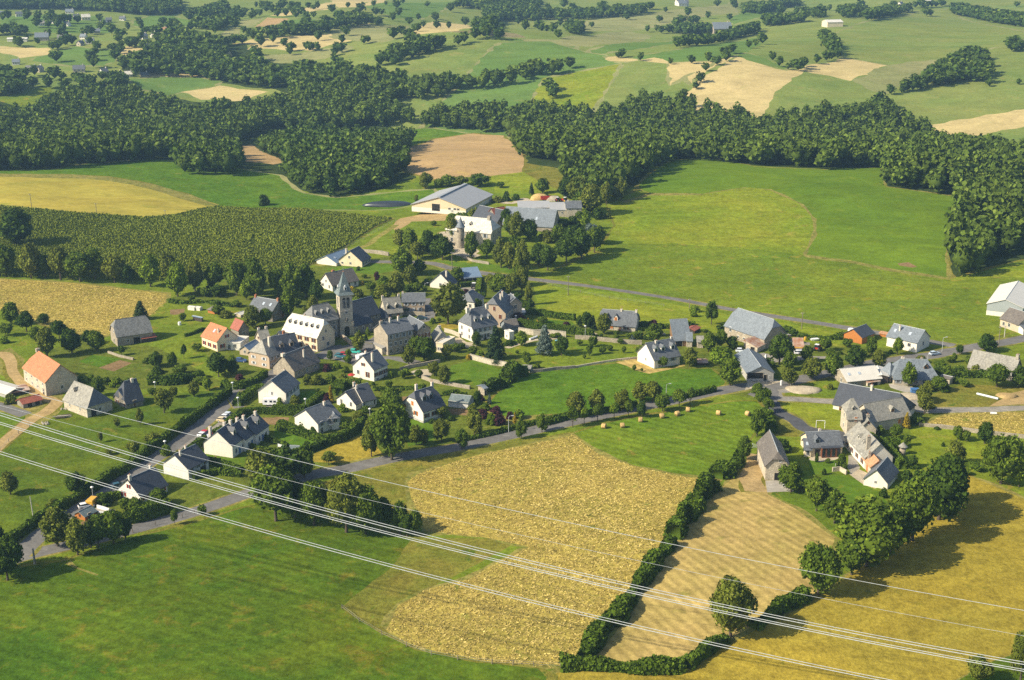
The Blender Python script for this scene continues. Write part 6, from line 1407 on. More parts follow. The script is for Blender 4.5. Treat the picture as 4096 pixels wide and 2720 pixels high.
# row of trees below the maize field
T(Q0,(150,890,330,380,'round','dark'),(60,1170,290,210),(290,1185,310,240,'round','olive'),(420,1180,220,150,'round','dark'),(560,1200,320,230,'round','olive'),(740,1215,280,290,'round','green'),(880,1195,300,180),(1060,1225,260,260,'round','olive'),(1180,1235,180,150,'round','dark'),(1390,1260,280,220,'round','light'),(1560,1200,240,170,'round','olive'),(1640,1350,300,230,'round','light'),(1800,1300,280,200,'round','olive'),(1980,1280,240,210,'round','green'),(2180,1280,250,240),(2330,1330,320,220),(330,1165,130,110,'tall','light'),(-60,1160,280,220))
T(B,(900,545,430,270),(1170,590,480,310,'round','green'),(1030,600,250,200,'round','light'),(1460,560,390,280),(1650,600,470,320,'round','green'),(1840,570,430,330),(1990,650,330,220,'round','dark'),(1590,840,340,240,'round','green'),(1930,870,310,210,'round','olive'),(1840,950,250,150,'tall','olive'),(1120,985,280,310,'round','olive'),(1290,955,240,210),(190,1400,190,90,'pollard','dark'),(640,560,160,260,'round','dark'))
T(B,(760,840,120,190,'bush','olive'),(170,890,120,110),(650,800,130,180),(480,560,130,170),(420,540,100,130),(620,690,80,110),(700,560,130,130),(360,1300,110,160),(620,1440,150,190,'bush','dark'),(840,1440,110,140,'bush','light'),(300,620,80,120),(560,460,120,150,'bush','dark'),(900,700,90,150),(1700,700,110,160))
# church and centre
T(CC,(1040,425,135,95,'tall','purple'),(1130,560,210,210,'round','light'),(1120,700,230,290,'round','olive'),(1300,650,340,270,'round','olive'),(1480,480,270,230,'round','olive'),(1380,330,340,360,'round','green'),(1600,330,200,220,'round','dark'),(1250,800,140,120),(2000,1000,540,530,'round','olive'),(790,1370,240,200,'round','olive'),(650,1462,140,95),(410,1492,140,95,'tall','green'),(1680,1490,300,340,'round','dark'),(1560,1440,260,240,'round','green'),(1470,1552,250,210,'round','olive'),(1980,1470,200,170,'round','olive'),(220,1230-300,200,140,'round','dark'))
T(CC,(780,640,150,190,'bush','olive'),(740,720,90,210,'bush','light'),(840,472,60,55,'bush','yellow'),(700,560,90,110,'bush','yellow'),(790,272,55,60),(870,380,60,80),(950,560,130,160),(1010,640,130,160,'bush','dark'),(860,750,110,150),(1330,990,90,220),(1220,1000,70,150),(1420,860,80,120,'bush','dark'),(1450,560,110,170,'bush','dark'),(1580,560,120,130),(1880,1220-250,60,60),(1050,1150,120,70,'bush','purple'),(1790,990,90,110,'bush','light'))
T(CC,(800,1180,100,100,'conifer','green'),(915,1150,110,85,'conifer','light'),(890,1225,100,75,'conifer','pine'),(1100,1060,90,70,'conifer','pine'))
T(D,(1030,1315,220,145,'round','dark'),(1290,1470,440,300,'conifer','pine'),(1310,1552,200,150,'conifer','pine'),(1640,1295,200,190,'round','light'),(1950,1415,400,300,'conifer','silver'),(1710,1535,190,130,'tall','green'),(2180,1425,260,230,'round','dark'),(1740,740,300,120,'tall','olive'),(1760,820,170,120,'round','dark'),(770,430,190,200,'round','green'),(1350,600,290,260),(1230,520,200,200,'round','olive'),(1500,610,300,250,'round','olive'),(1640,600,380,180,'round','olive'),(1690,360,250,160,'round','olive'),(1600,330,220,200,'round','olive'),(1120,660,100,110,'round','dark'),(1040,795,140,150,'round','dark'),(1260,560,170,180,'round','green'),(1590,700,130,130,'round','dark'),(330,560,90,90))
T(D,(2240,1045,95,130,'bush','purple'),(1925,985,95,160),(1730,988,85,50,'bush','yellow'),(1870,972,70,65,'bush','yellow'),(1600,970,150,210,'bush','purple'),(800,480,60,80,'bush','purple'),(890,590,80,130,'bush','purple'),(400,470,110,130),(1080,1450,120,140,'bush','light'),(980,1430,140,150),(740,1380,120,140),(840,1330,80,110),(1230,1270,70,120),(1480,1280,80,180,'bush','dark'),(1050,1290,60,100),(1540,1260,60,80,'bush','light'),(920,1480,90,70,'bush','yellow'),(1130,1480,60,80,'bush','yellow'),(2060,1180,50,120),(2130,1170,60,100),(350,450,70,100,'bush','light'),(200,480,120,150,'bush','light'),(1580,1400,50,60))
# castle wood
T(Q,(1420,965,250,140),(1590,965,210,190,'round','dark'),(1720,1015,220,240,'round','dark'),(1810,835,210,150,'round','olive'),(1985,1005,240,140),(2130,1000,180,140),(2260,1085,260,180,'round','olive'),(2335,1100,240,150,'round','olive'),(2030,645,120,140,'round','olive'),(1895,665,90,140),(1330,900,160,150,'round','olive'),(1600,905,150,140,'round','dark'),(1560,352,150,150,'tall','olive'),(1780,335,115,160),(1900,332,95,130,'round','olive'),(2060,338,120,205,'round','dark'),(1690,345,90,110),(2310,700,150,140,'round','dark'),(2340,780,170,150),(1490,1010,170,170,'round','olive'),(1680,880,120,120,'round','dark'))
T(Q,(75,508,115,130,'bush','dark'),(2250,350,60,90),(1480,470,70,50,'bush','olive'),(1250,510,40,140,'bush','light'),(1820,640,60,120),(2310,470,110,90,'bush','dark'),(2230,480,70,130,'bush','olive'),(1640,700,50,60),(940,1110,40,40,'bush','dark'),(1850,820,50,60),(1540,560,40,80),(2080,930,60,80))
T(Q2,(100,1165,340,160,'tall','olive'),(250,1065,190,210,'round','dark'),(330,1110,230,190,'round','dark'),(500,1035,240,230,'round','dark'),(640,1005,270,230,'round','dark'),(760,945,240,170),(160,835,190,170,'round','dark'),(680,725,165,105,'round','light'),(730,785,115,120,'round','silver'),(720,595,270,260,'round','olive'),(600,485,240,240,'round','olive'),(500,445,190,190,'round','dark'),(870,505,215,115,'tall','olive'),(960,465,175,85,'tall','olive'),(1010,465,205,110,'round','olive'),(180,412,110,65,'conifer','pine'),(280,400,135,145),(40,840,260,200,'round','olive'),(60,1260,200,150),(30,1010,210,170),(560,880,190,200,'round','dark'),(800,860,150,160,'round','dark'),(640,560,190,180),(420,860,170,170))
T(Q2,(320,842,130,170,'bush','olive'),(40,462,70,90,'bush','dark'),(790,630,110,140,'bush','dark'),(560,700,110,150,'bush','dark'),(470,700,80,130),(880,630,60,70,'bush','olive'),(620,640,80,80),(480,820,90,130,'bush','olive'),(320,425,30,50,'bush','dark'),(1680,1400+90,70,110,'bush','light'))
# right half
T(E,(1840,665,320,190,'poplar','green'),(160,735,240,170,'round','dark'),(60,705,160,110,'tall','dark'),(240,740,200,130,'conifer','pine'),(390,795,260,220,'round','olive'),(1130,825,130,130),(1060,915,250,260),(870,1075,120,140),(200,1085,160,110),(245,965,150,140),(60,955,85,95),(370,1062,110,110),(470,1022,80,95),(660,1052,95,65),(125,1132,70,55),(1180,1245,150,170),(1550,1235,250,240,'round','olive'),(1800,1035,250,240),(1960,1000,260,190),(2120,995,170,200,'round','dark'),(1970,1240,260,390,'round','light'),(2090,1490,360,330,'round','green'),(560,840,100,80))
T(E,(1370,725,115,200,'bush','dark'),(1050,695,105,170,'bush','purple'),(1150,720,90,120,'bush','dark'),(800,1292,85,65),(900,1300,45,50),(1600,1430-230,70,120),(770,870,70,75,'bush','silver'),(560,870,70,90),(850,860,110,160),(730,860,80,100),(610,930,70,90),(1260,720,70,120),(1600,560,110,120,'bush','light'),(960,870,90,110,'bush','dark'),(350,840,60,70),(1000,1000,100,120),(690,700,60,80))
T(G,(1070,1035,400,390,'round','dark'),(1200,1115,250,210,'round','green'),(1430,1005,210,200),(1500,1240,280,320,'round','olive'),(1200,1335,250,260,'round','olive'),(1800,1215,330,310),(1760,905,90,150),(2090,1085,280,310,'round','dark'),(1690,845,160,190),(1990,805,120,160),(2290,905,280,140,'tall','dark'),(1950,1552,145,210,'round','dark'),(760,1450,150,140,'round','light'),(850,1500,160,160,'round','green'),(790,1545,150,120,'round','green'))
T(G,(360,580,130,300,'bush','dark'),(1130,610,80,200,'bush','dark'),(1250,650,90,160,'bush','dark'),(1380,670,60,160),(1730,900,60,90),(1890,900,50,90,'bush','dark'),(2200,930,70,150),(60,600,40,120),(-100,500,60,120,'bush','light'),(1500,700,40,120),(1750,1370,90,110,'bush','olive'),(2050,1400,60,120))
T(HH,(405,1078,220,210,'round','olive'),(300,915,240,170),(650,905,230,160,'round','light'),(1490,905,145,105,'round','dark'),(1860,865,220,300,'round','dark'),(970,1015,100,150,'round','olive'),(800,1335,310,240,'round','green'),(1415,1010,130,80,'tall','green'),(1620,1055,130,130),(1990,1340,310,350),(2290,1345,280,270,'round','dark'),(985,1560,250,210,'round','olive'),(1060,1500,120,120,'round','olive'))
T(HH,(1240,1110,130,190),(1330,1190,140,180),(1480,1170,120,170),(1700,1160,150,190,'bush','olive'),(1800,1130,140,180),(1290,1400,140,170,'bush','dark'),(1090,1400,110,130,'bush','olive'),(1570,1340,80,130),(600,1000+90,90,170,'bush','dark'),(1560,1190,80,160,'bush','dark'),(1180,1050,60,100),(1350,1010,80,110),(1880,1180,90,130),(430,930,60,130),(1420,1290,70,110),(560,890,60,80,'bush','light'))
T(P,(580,300,165,140,'round','olive'),(1045,530,160,135,'round','dark'),(835,500,115,85,'tall','green'),(905,512,90,75),(440,412,125,75,'conifer','yellow'),(360,490,110,110),(445,545,90,65),(1170,840,390,310,'round','green'),(1310,860,280,180,'round','light'),(820,690,170,170,'round','olive'),(240,470,80,80))
T(P,(490,712,105,120,'bush','dark'),(405,680,60,55,'bush','purple'),(725,550,40,35,'bush','dark'),(520,380,70,140,'bush','green'),(300,590,90,140,'bush','dark'),(680,420,25,60,'bush','dark'),(1000,740,60,120),(900,770,50,90),(170,500,60,90),(690,120,110,140),(610,110,80,100,'bush','olive'),(880,80,50,80),(600,250,60,120,'bush','olive'))
T(U5,(900,235,310,310,'round','dark'),(760,345,330,270),(520,480,340,370),(640,420,250,220,'round','dark'),(440,525,190,190),(265,630,260,250,'round','green'),(255,190,180,140,'round','green'),(350,255,165,145,'round','green'),(120,110-20,150,150,'round','green'),(950,160,250,180,'round','dark'))
T(U4,(950,668,305,255,'round','olive'))
T(U6,(1320,900,380,230,'round','olive'),(1000,905,190,230,'round','olive'))
T(O,(300,445,100,140,'bush','dark'),(700,560,120,80,'bush','green'),(535,520,75,30,'bush','dark'),(585,605,50,40,'bush','dark'),(610,525,35,50,'bush','green'),(985,760,80,70,'bush','dark'),(430,720,50,60,'bush','olive'),(455,460,40,50),(1140,640,80,100,'bush','dark'))
n0=len(TL)
T(N,(135,388,128,75),(205,366,98,55,'pollard','light'),(285,352,105,72),(385,336,95,62,'pollard','light'),(470,322,92,60),(550,327,112,62,'tall','dark'),(675,292,102,105),(775,262,98,98),(840,252,102,60),kind='pollard')
row_labels(n0,'%s small tree from the left on the near side of the lower road')
n0=len(TL)
T(N,(155,320,140,135),(280,300,130,115),(435,292,125,105),(540,235,115,115),(615,238,128,130),kind='round',tone='olive')
row_labels(n0,'%s round tree from the left on the far side of the lower road')
n0=len(TL)
T(M,(475,800,158,112,'tall'),(935,722,158,100,'tall'),(1095,672,148,102,'tall'))
row_labels(n0,'%s oval tree from the left along the garden side of the lower road')
n0=len(TL)
T(N,(1240,222,100,82,'pollard'),(1285,262,105,92),(1305,300,90,82),(1310,340,60,70,'round'),(1240,442,155,95,'round'),(1262,400,110,80,'round'),(1165,582,140,95,'round'),kind='pollard')
row_labels(n0,'%s tree from the junction in the row beside the mown meadow')
T(M,(320,742,180,135,'tall','olive'),(575,692,195,135,'tall','olive'),(125,772,160,115,'tall','olive'),(180,770,130,80,'tall','olive'),(265,235,105,115,'round','olive'),(340,305,145,125,'round','olive'),(600,462,130,65,'tall','dark'),(315,560,95,110,'round','olive'),(600,700,110,80,'round','olive'))
T(M,(690,455,75,45,'conifer','silver'),(885,608,88,40,'conifer','yellow'))
T(M,(560,515,75,95,'bush','olive'),(640,562,85,95,'bush','purple'),(700,610,105,95,'bush','light'),(770,612,98,115,'bush','purple'),(740,525,62,95,'bush','purple'),(850,565,65,75,'bush','purple'),(915,565,85,110,'bush','light'),(645,325,60,65,'bush','green'),(630,430,60,50,'bush','purple'),(660,500,60,90,'bush','green'),(250,600,40,60,'bush','dark'),(395,580,40,70,'bush','dark'),(800,660,40,90,'bush','light'),(850,210,45,45,'bush','dark'),(990,180,50,70,'bush','green'),(1060,180,50,60,'bush','green'),(20,260,70,70),(120,330,40,90,'bush','light'))
T(L,(745,862,290,155,'tall','olive'),(900,885,430,310,'round','green'),(960,720,250,190,'round','green'),(920,560,170,190,'round','green'),(890,470,130,180,'round','green'),(985,745,130,120,'round','dark'),(425,882,65,110,'round','light'),(780,640,120,130,'round','light'))
T(L,(650,602,110,130,'bush','olive'),(525,512,75,80,'bush','light'),(400,445,95,75,'bush','purple'),(155,485,115,120,'bush','olive'),(40,472,80,65,'bush','light'),(250,300,90,90,'bush','olive'),(330,300,90,110,'bush','olive'),(430,290,80,100,'bush','green'),(530,300,90,110,'bush','olive'),(545,210,60,70,'bush','green'),(600,640,60,70,'bush','green'),(230,640,80,130,'bush','dark'),(300,680,60,80,'bush','dark'),(540,640,70,110,'bush','green'),(250,790,60,80,'bush','dark'),(880,330,60,60),(890,250,60,60,'bush','light'),(1010,230,60,80,'bush','light'),(1110,250,60,70),(700,520,60,90,'bush','green'),(330,360,30,40),(400,200,70,90,'bush','purple'),(480,180,60,70,'bush','light'),(560,140,60,80),(1220,400,60,80,'bush','green'),(760,310,30,35,'bush','dark'))
T(L,(430,445,135,58,'conifer','yellow'))
T(K,(110,370,190,160,'round','olive'),(340,245,115,95,'round','olive'),(440,195,105,85,'round','light'),(180,250,90,80,'round','olive'),(530,90,170,200,'round','dark'),(640,70,110,110,'round','dark'))
T(K,(20,230,60,80),(380,150,60,110),(130,690,90,100,'bush','green'),(540,540,50,70,'bush','green'),(690,230+20,50,50,'bush','green'),(1000,300,60,60,'bush','light'),(230,70,70,120),(60,60,60,120,'bush','dark'),(800,610,45,50),(860,620,40,40,'bush','light'),(690,120,60,80,'bush','purple'),(580,150,50,60))
T(I,(140,1408,290,290,'round','olive'),(1040,1430,330,270,'tall','dark'),(1360,705,150,75,'round','olive'),(1580,505,130,100,'round','olive'),(1890,470,220,120,'round','olive'),(2050,740,170,230,'round','olive'),(1800,850,170,200,'round','olive'),(1480,870,90,120,'round','olive'))
T(J,(720,420,120,220,'bush','olive'),(1420,400,190,220,'bush','dark'),(1850,560,260,230,'round','green'),(2150,400,220,260,'round','green'),(1700,470,160,200,'round','green'),(2060,500,190,180,'round','dark'),(640,900,70,90,'bush','light'))
T(U7,(305,190,195,195,'round','olive'),(410,237,185,135,'round','olive'),(480,200,140,110,'round','dark'),(520,195,150,120,'round','green'),(600,175,160,150,'round','green'),(660,160,120,90,'round','dark'),(40,370,215,200,'round','dark'),(-15,330,250,180,'round','dark'),(922,77,78,42,'pollard','green'),(545+520,30,60,60,'round','green'))
T(U1,(200,230,200,210,'round','olive'),(330,170,150,200,'round','dark'),(420,170,140,130,'round','green'),(270,400,280,270,'round','green'),(370,380,180,190,'round','dark'),(470,420,230,190,'round','green'),(640,460,290,230,'round','olive'),(740,470,250,180,'round','green'),(840,445,165,120,'round','green'),(920,465,165,115,'round','green'),(1000,470,125,90,'round','green'),(545,104,68,72,'pollard','olive'),(960,480,110,100,'round','dark'))
TONE_WORD={'green':'green','dark':'dark green','olive':'olive green','light':'bright green','pine':'dark conifer','silver':'silvery','purple':'purple-leaved','yellow':'yellow','wood':'dark'}
KIND_WORD={'round':'round-crowned','tall':'oval','pollard':'small lollipop','poplar':'tall upright','conifer':'conical','bush':'rounded'}
ORD=('nearest','second nearest','third nearest','fourth nearest','fifth nearest','sixth nearest','seventh nearest','eighth nearest','ninth nearest','tenth nearest')
def auto_labels(items,noun):
 """label by size, look and the landmark it stands by; look-alikes by one landmark are told apart by how near they stand"""
 pool={}
 for it in items:
  if it[6]:continue
  p=project([it[0]+np.array([0,0,it[1]*.4])])[0]
  best=sorted(REFS,key=lambda r:np.hypot(*((r[1]-p)*(1,1.4)))-r[2]*.3)[0]
  dx,dy=p-best[1]
  rel=('right of' if dx>0 else 'left of')if abs(dx)>abs(dy)*1.3 else('below' if dy>0 else 'above')
  size='tall' if it[1]>13 else 'small' if it[1]<(2.2 if it[5]=='bush' else 5)else 'mid-sized'
  tone=TONE_WORD[it[4]]
  if it[3]=='conifer':look='conical '+('dark' if it[4]=='pine' else tone.split()[0])+' conifer'
  elif it[5]=='bush':look=tone+' bush'
  else:look=(KIND_WORD[it[3]]+' ' if it[3]!='poplar' else 'upright ')+tone+' tree'
  pool.setdefault((size+' '+look,rel+' '+best[0]),[]).append((np.hypot(dx,dy),it))
 for(look,where),l in pool.items():
  l.sort(key=lambda t:t[0])
  for i,(_,it)in enumerate(l):
   it[6]=look+' '+where if len(l)==1 else look+' '+where+(', nearest to it' if i==0 else ', farthest from it' if i==len(l)-1 and len(l)>2 else ', next out' if i==1 and len(l)>3 else ', farther from it' if len(l)==2 else ', '+ORD[min(i,9)])
   it[6]=it[6].replace('nearest to it','nearest to it')
auto_labels(TL,'tree')
for g,H,Wd,kd,tn,cat,lab in TL:
 name='bush' if kd=='bush' else 'conifer_tree' if kd=='conifer' else 'poplar_tree' if kd=='poplar' else 'broadleaf_tree'
 add_tree(tuple(g),H,Wd,kd,tn,name,lab,cat)
 if cat=='tree':TREES.append(1)
print('single trees',len(TREES),'bushes',len(TL)-len(TREES))
# ------------------------------------------------------------------ hedges
HG=[(S(20,1255,60,1225,150,1170,240,1115,300,1078,400,1003,470,950,530,908),2.2,2.2,'long dark clipped hedge along the left side of the village street',.25),(K(0,140,130,150,260,140,400,95),3.0,2.6,'thick dark hedge at the top of the sloping paddock',.4),(K(560,165,640,180,720,180,800,150,890,85),2.2,2.0,'curved hedge at the bend of the village street',.2),(K(672,318,700,290,780,230,870,195),3.2,2.2,'broad square-cut hedge left of the street-hedge house',.1),(K(600,480,650,440,715,390),2.6,2.2,'block hedge between the car park and the stepped terrace',.05),(K(715,380,860,372,1000,380,1185,388),1.6,1.8,'long straight clipped hedge across the gardens',0),(K(945,350,1080,352,1195,350),1.4,1.7,'short clipped hedge in front of the street-hedge house',0),(K(1200,350,1260,300,1330,245),2.0,1.8,'clipped hedge slanting right of the street-hedge house',0),(K(505,550,575,515),2.2,1.8,'small block of hedge in the car park',0),(K(268,700,340,650,425,590),2.0,1.9,'clipped hedge at the lower end of the car park',.1),(K(770,640,850,665,930,685,1020,690),1.4,1.4,'clipped hedge behind the stepped terrace',.1),(K(445,750,560,780,700,830),2.2,1.6,'clipped hedge below the stepped terrace lawn',.05),(K(870,565,960,600,1060,640),1.2,1.4,'low hedge between the terrace gardens',.1),(K(980,490,1150,535,1350,590),2.0,1.6,'wide low hedge left of the balcony house',.05),(L(495,390,500,350,525,322,660,325),2.4,2.4,'tall square hedge behind the black-roofed bungalow',0),(L(440,370,500,310),2.0,2.0,'square hedge beside the yellow conifer',0),(L(40,625,200,690,400,760),2.6,1.8,'broad hedge below the balcony house garden',.05),(L(400,765,500,745,580,700,640,650,690,590),2.4,2.4,'tall curving hedge above the yellow lawn',.05),(L(90,870,200,845,330,800,400,765),1.8,1.8,'clipped hedge along the top of the yellow lawn',.1),(L(760,350,860,352,950,365),1.2,1.0,'low hedge beside the vegetable rows',.1),(M(500,735,680,700,840,660),1.2,.9,'low hedge along the kerb of the lower road',.2),(S(1165,993,1260,972,1330,955),1.4,1.2,'low roadside hedge below the centre meadow',.15),(N(-20,375,60,352,105,338),1.4,1.4,'short roadside hedge left of the roadside trees',.1),(N(840,205,910,190,990,170),1.8,1.6,'dark roadside hedge left of the road junction',.1),(N(160,330,330,300,520,262),1.5,1.5,'roadside hedge behind the lollipop trees',.2),(D(1590,1020,1880,1085,2120,1105,2361,1130),2.6,2.6,'tall long clipped hedge above the swimming pool',0),(E(0,790,120,815,250,830),2.2,2.2,'clipped hedge left of the two-dormer slate house',0),(D(1690,850,1880,880,2100,915,2361,945),2.4,2.0,'clipped hedge bordering the lane-side meadow',.05),(D(1480,755,1600,770,1720,775),2.4,2.2,'dark hedge behind the brown-shuttered mansion',.05),(D(1075,400,1065,480,1050,590),1.8,1.8,'bright yellow-green hedge right of the long blue-roofed shed',0,'light'),(D(790,500,900,485,1010,475),1.8,1.6,'low dark hedge in front of the long blue-roofed shed',0),(U3(1000,75,940,110,880,150),4.2,3.4,'wild bushy hedge at the top of the hedgerow by the farm gate',1.0),(U3(850,205,790,260,740,340,690,400,650,470),3.8,3.2,'upper half of the wild hedgerow left of the hay field',.9),(U3(640,500,560,590,500,680,430,770,370,870,330,930),3.2,2.4,'middle of the wild hedgerow left of the hay field',.6),(U4(330,570,270,640,220,720,180,800),3.4,2.4,'lowest part of the wild hedgerow left of the hay field',.4),(U4(55,832,200,830,330,840,480,850,600,852,700,840),2.6,2.2,'hedge along the bottom of the hay field',.45),(U4(720,830,790,780,860,730,930,690),2.4,2.0,'hedge curving up to the lone oak',.45),(U4(1070,625,1150,575,1240,520,1349,462),2.6,2.2,'hedge between the lone oak and the row of big trees',.6),(M(690,360,760,310,840,270,960,230),4.2,3.2,'wild dark hedge on the left edge of the centre meadow',.9),(J(1250,660,1500,600,1750,640),2.2,2.2,'loose hedge below the orange timber shed',.6),(J(1700,640,1950,590,2300,470),3.2,3.0,'tall dense hedge between the red-shuttered house and the lower road',.3),(J(1330,370,1480,330,1620,300),2.4,2.0,'hedge beside the street at the red-shuttered house',.3),(K(330,880,520,840,700,860),1.6,1.6,'hedge behind the wire-crossed house',.2),(O(880,395,980,425,1090,430),2.6,2.6,'tall hedge behind the stone manor',.2),(O(985,430,1040,490,1110,570),2.4,2.6,'tall clipped hedge right of the manor court',.05),(O(228,330,215,250,175,190),2.6,2.2,'hedge beside the manor drive',.5),(HH(1150,1190,1380,1205,1600,1200,1800,1200),3.0,2.4,'dark hedge right of the wide hip-roofed house',.4),(G(770,1030,860,1075,1000,1065),2.2,1.4,'near side of the square hedge round the white war memorial',0),(G(790,1010,850,1000,950,1010),1.8,1.2,'far side of the square hedge round the white war memorial',0),(G(1000,560,1200,610,1500,690,1700,705,1950,690),1.8,1.2,'straggling hedge along the lane behind the long blue-roofed barn',.8),(E(560,560+120,900,690,1290,700,1550,690),2.0,1.4,'straggling hedge behind the two-dormer slate house',.8),(B(-10,640,200,660,480,640,850,700),1.6,1.0,'low hedge along the upper side of the allotments',.6),(B(200,1100,330,1060,460,1000),1.0,.8,'row of low plants left of the orange-roofed house',.5),(P(700,720,850,700,1000,725),3.0,2.0,'bushy hedge between the manor orchard and the golden meadow',.9),(M(0,345,80,335,180,350),1.8,1.1,'rows of tall vegetables left of the orange-shuttered house',.8),(M(330,385,420,380,520,400),1.4,1.0,'rows of vegetables right of the orange-shuttered house',.8),]
for h in HG:
 hedge(h[3],h[0],h[1],h[2],h[5]if len(h)>5 else 'hedge',h[4])
# ------------------------------------------------------------------ crops and rough grass: too many to count
def crop():
 poly=ground(S(-500,470,0,478,150,492,330,505,400,499,500,480,700,484,903,506,740,602,690,622,560,640,400,650,0,640,-500,640))[:,:2]
 lo,hi=poly.min(0),poly.max(0)
 n=190000
 p=rng.uniform(lo,hi,(n,2));p=p[winding(poly,p)]
 row=1.5;d=np.array([0.86,0.5]);nn=np.array([-d[1],d[0]])
 s=p@nn;p+=nn[None]*((np.round(s/row)*row-s)*0.75)[:,None]
 n=len(p);z=height(p[:,0],p[:,1])
 hgt=1.6*rng.uniform(.7,1.15,n)*(1+.12*np.sin(p[:,0]/13+p[:,1]/7))
 a=rng.uniform(0,6.28,n);ca,sa=np.cos(a),np.sin(a);w=rng.uniform(.25,.42,n)
 V=np.stack([np.column_stack([p[:,0]-ca*w,p[:,1]-sa*w,z+hgt*.25]),np.column_stack([p[:,0]+ca*w,p[:,1]+sa*w,z+hgt*.35]),np.column_stack([p[:,0]+ca*w*.7+.2,p[:,1]+sa*w*.7,z+hgt]),np.column_stack([p[:,0]-ca*w*.6,p[:,1]-sa*w*.6+.2,z+hgt*.92])],1).reshape(-1,3)
 q=np.arange(len(V)).reshape(-1,4)
 tint=np.clip(.5+.10*np.sin(p[:,0]/17+2)*np.sin(p[:,1]/11)+rng.normal(0,.17,n),0,1.1);hue=np.clip(.5+.15*np.sin(p[:,0]/29)+rng.normal(0,.12,n),0,1)
 o=link_obj('maize_crop',arrays_to_mesh('maize_crop',V,q,np.zeros((0,3),int),tint,hue,LEAF['maize']))
 o['kind']='stuff';o['label']='tall green maize crop standing in rows';o['category']='crop'
crop()
def tussocks(name,label,polys,per_m2,hgt,tone,clump=0.5,width=.35,keep=None):
 P2=[]
 for pl in polys:
  poly=ground(pl)[:,:2]
  lo,hi=poly.min(0),poly.max(0)
  n=int((hi-lo).prod()*per_m2)
  p=rng.uniform(lo,hi,(n,2));p=p[winding(poly,p)]
  f=np.sin(p[:,0]/3.1)*np.sin(p[:,1]/2.3+p[:,0]/9)+.7*np.sin(p[:,0]/11+1)*np.sin(p[:,1]/8)
  P2.append(p[rng.random(len(p))<.55+clump*f])
 p=np.vstack(P2);n=len(p);z=height(p[:,0],p[:,1])
 Vs=[]
 for k in range(2):
  a=rng.uniform(0,6.28,n);ca,sa=np.cos(a),np.sin(a)
  w=width*rng.uniform(.6,1.4,n);h=hgt*rng.uniform(.5,1.3,n);le=rng.normal(0,.42,(n,2))+(.12,-.12)
  Vs.append(np.stack([np.column_stack([p[:,0]-ca*w,p[:,1]-sa*w,z-.03]),np.column_stack([p[:,0]+ca*w,p[:,1]+sa*w,z-.03]),np.column_stack([p[:,0]+ca*w*.8+le[:,0],p[:,1]+sa*w*.8+le[:,1],z+h]),np.column_stack([p[:,0]-ca*w*.8+le[:,0],p[:,1]-sa*w*.8+le[:,1],z+h*.8])],1))
 V=np.concatenate(Vs).reshape(-1,3);q=np.arange(len(V)).reshape(-1,4)
 t=np.clip(rng.normal(.45,.25,n),0,1.2);hu=np.clip(.5+.2*np.sin(p[:,0]/14)+rng.normal(0,.2,n),0,1)
 o=link_obj(name,arrays_to_mesh(name,V,q,np.zeros((0,3),int),np.tile(t,2),np.tile(hu,2),LEAF[tone]))
 o['kind']='stuff';o['label']=label;o['category']='grass'
tussocks('tussock_grass','dry straw-coloured tussocks of the big dry meadow',[S(940,1110,960,1092,1120,1045,1320,1003,1380,1045,1450,1072,1560,1097,1650,1105,1570,1200,1480,1325,1420,1425,1330,1532,1230,1536,1100,1522,960,1495,890,1455,920,1395,980,1360,1080,1335,1160,1290,1220,1262,1130,1240,985,1225,960,1180)],4.5,.15,'straw',.0,.15)
tussocks('rough_tussocks','dry straw-coloured tussocks of the left dry meadow and the strip by the manor',[S(-300,645,0,645,200,657,385,680,380,700,340,740,240,772,180,772,0,712,-300,700),P(610,370,700,322,900,288,1350,288,1700,290,1700,470,1350,468,1000,418,650,383)],3.5,.15,'straw',.0,.15)
# ------------------------------------------------------------------ walls and fences
def wall_line(name,label,pts,hgt,thick,mat,cat='wall',cap=None,posts=0):
 w=ground(pts)[:,:2]
 w=dens(np.vstack([w]),lambda a:3.0)if False else w
 q=[w[0]]
 for a,b_ in zip(w,w[1:]):
  k=max(1,int(np.hypot(*(b_-a))/3))
  for j in range(1,k+1):q.append(a+(b_-a)*j/k)
 q=np.array(q);t=np.gradient(q,axis=0);t/=np.maximum(np.hypot(*t.T),1e-6)[:,None];n=np.stack([-t[:,1],t[:,0]],1)
 z=height(q[:,0],q[:,1])
 h=hgt*(1+(rng.normal(0,.05,len(q))if cat=='stone wall' else 0))
 c=q[0]
 m=MB()
 def ring(i,th,z0,z1):
  return[(q[i][0]-c[0]+n[i][0]*s*th/2,q[i][1]-c[1]+n[i][1]*s*th/2,zz)for s,zz in((-1,z0),(-1,z1),(1,z1),(1,z0))]
 def strip(th,lo,hi,mi):
  i0=len(m.v)
  for i in range(len(q)):m.v+=ring(i,th,z[i]-z[0]+lo(i),z[i]-z[0]+hi(i))
  for i in range(len(q)-1):
   for k in range(4):
    a,b_=i0+i*4+k,i0+i*4+(k+1)%4
    m.f.append((a,a+4,b_+4,b_));m.m.append(mi)
  m.f.append(tuple(i0+k for k in(0,1,2,3)));m.m.append(mi)
  m.f.append(tuple(i0+(len(q)-1)*4+k for k in(3,2,1,0)));m.m.append(mi)
 hh=h if np.ndim(h)else np.full(len(q),h)
 strip(thick,lambda i:-.6,lambda i:hh[i],0)
 me=m.mesh(name,[mat])
 loc=(c[0],c[1],z[0])
 if cap:
  rt=thing(name,label,cat,loc)
  link_obj('wall_body',me,rt)
  m=MB();strip(thick+.14,lambda i:hh[i]+.003,lambda i:hh[i]+.10,0)
  link_obj('coping',m.mesh('coping',cap),rt)
  return rt
 return mesh_thing(name,me,label,cat,loc)
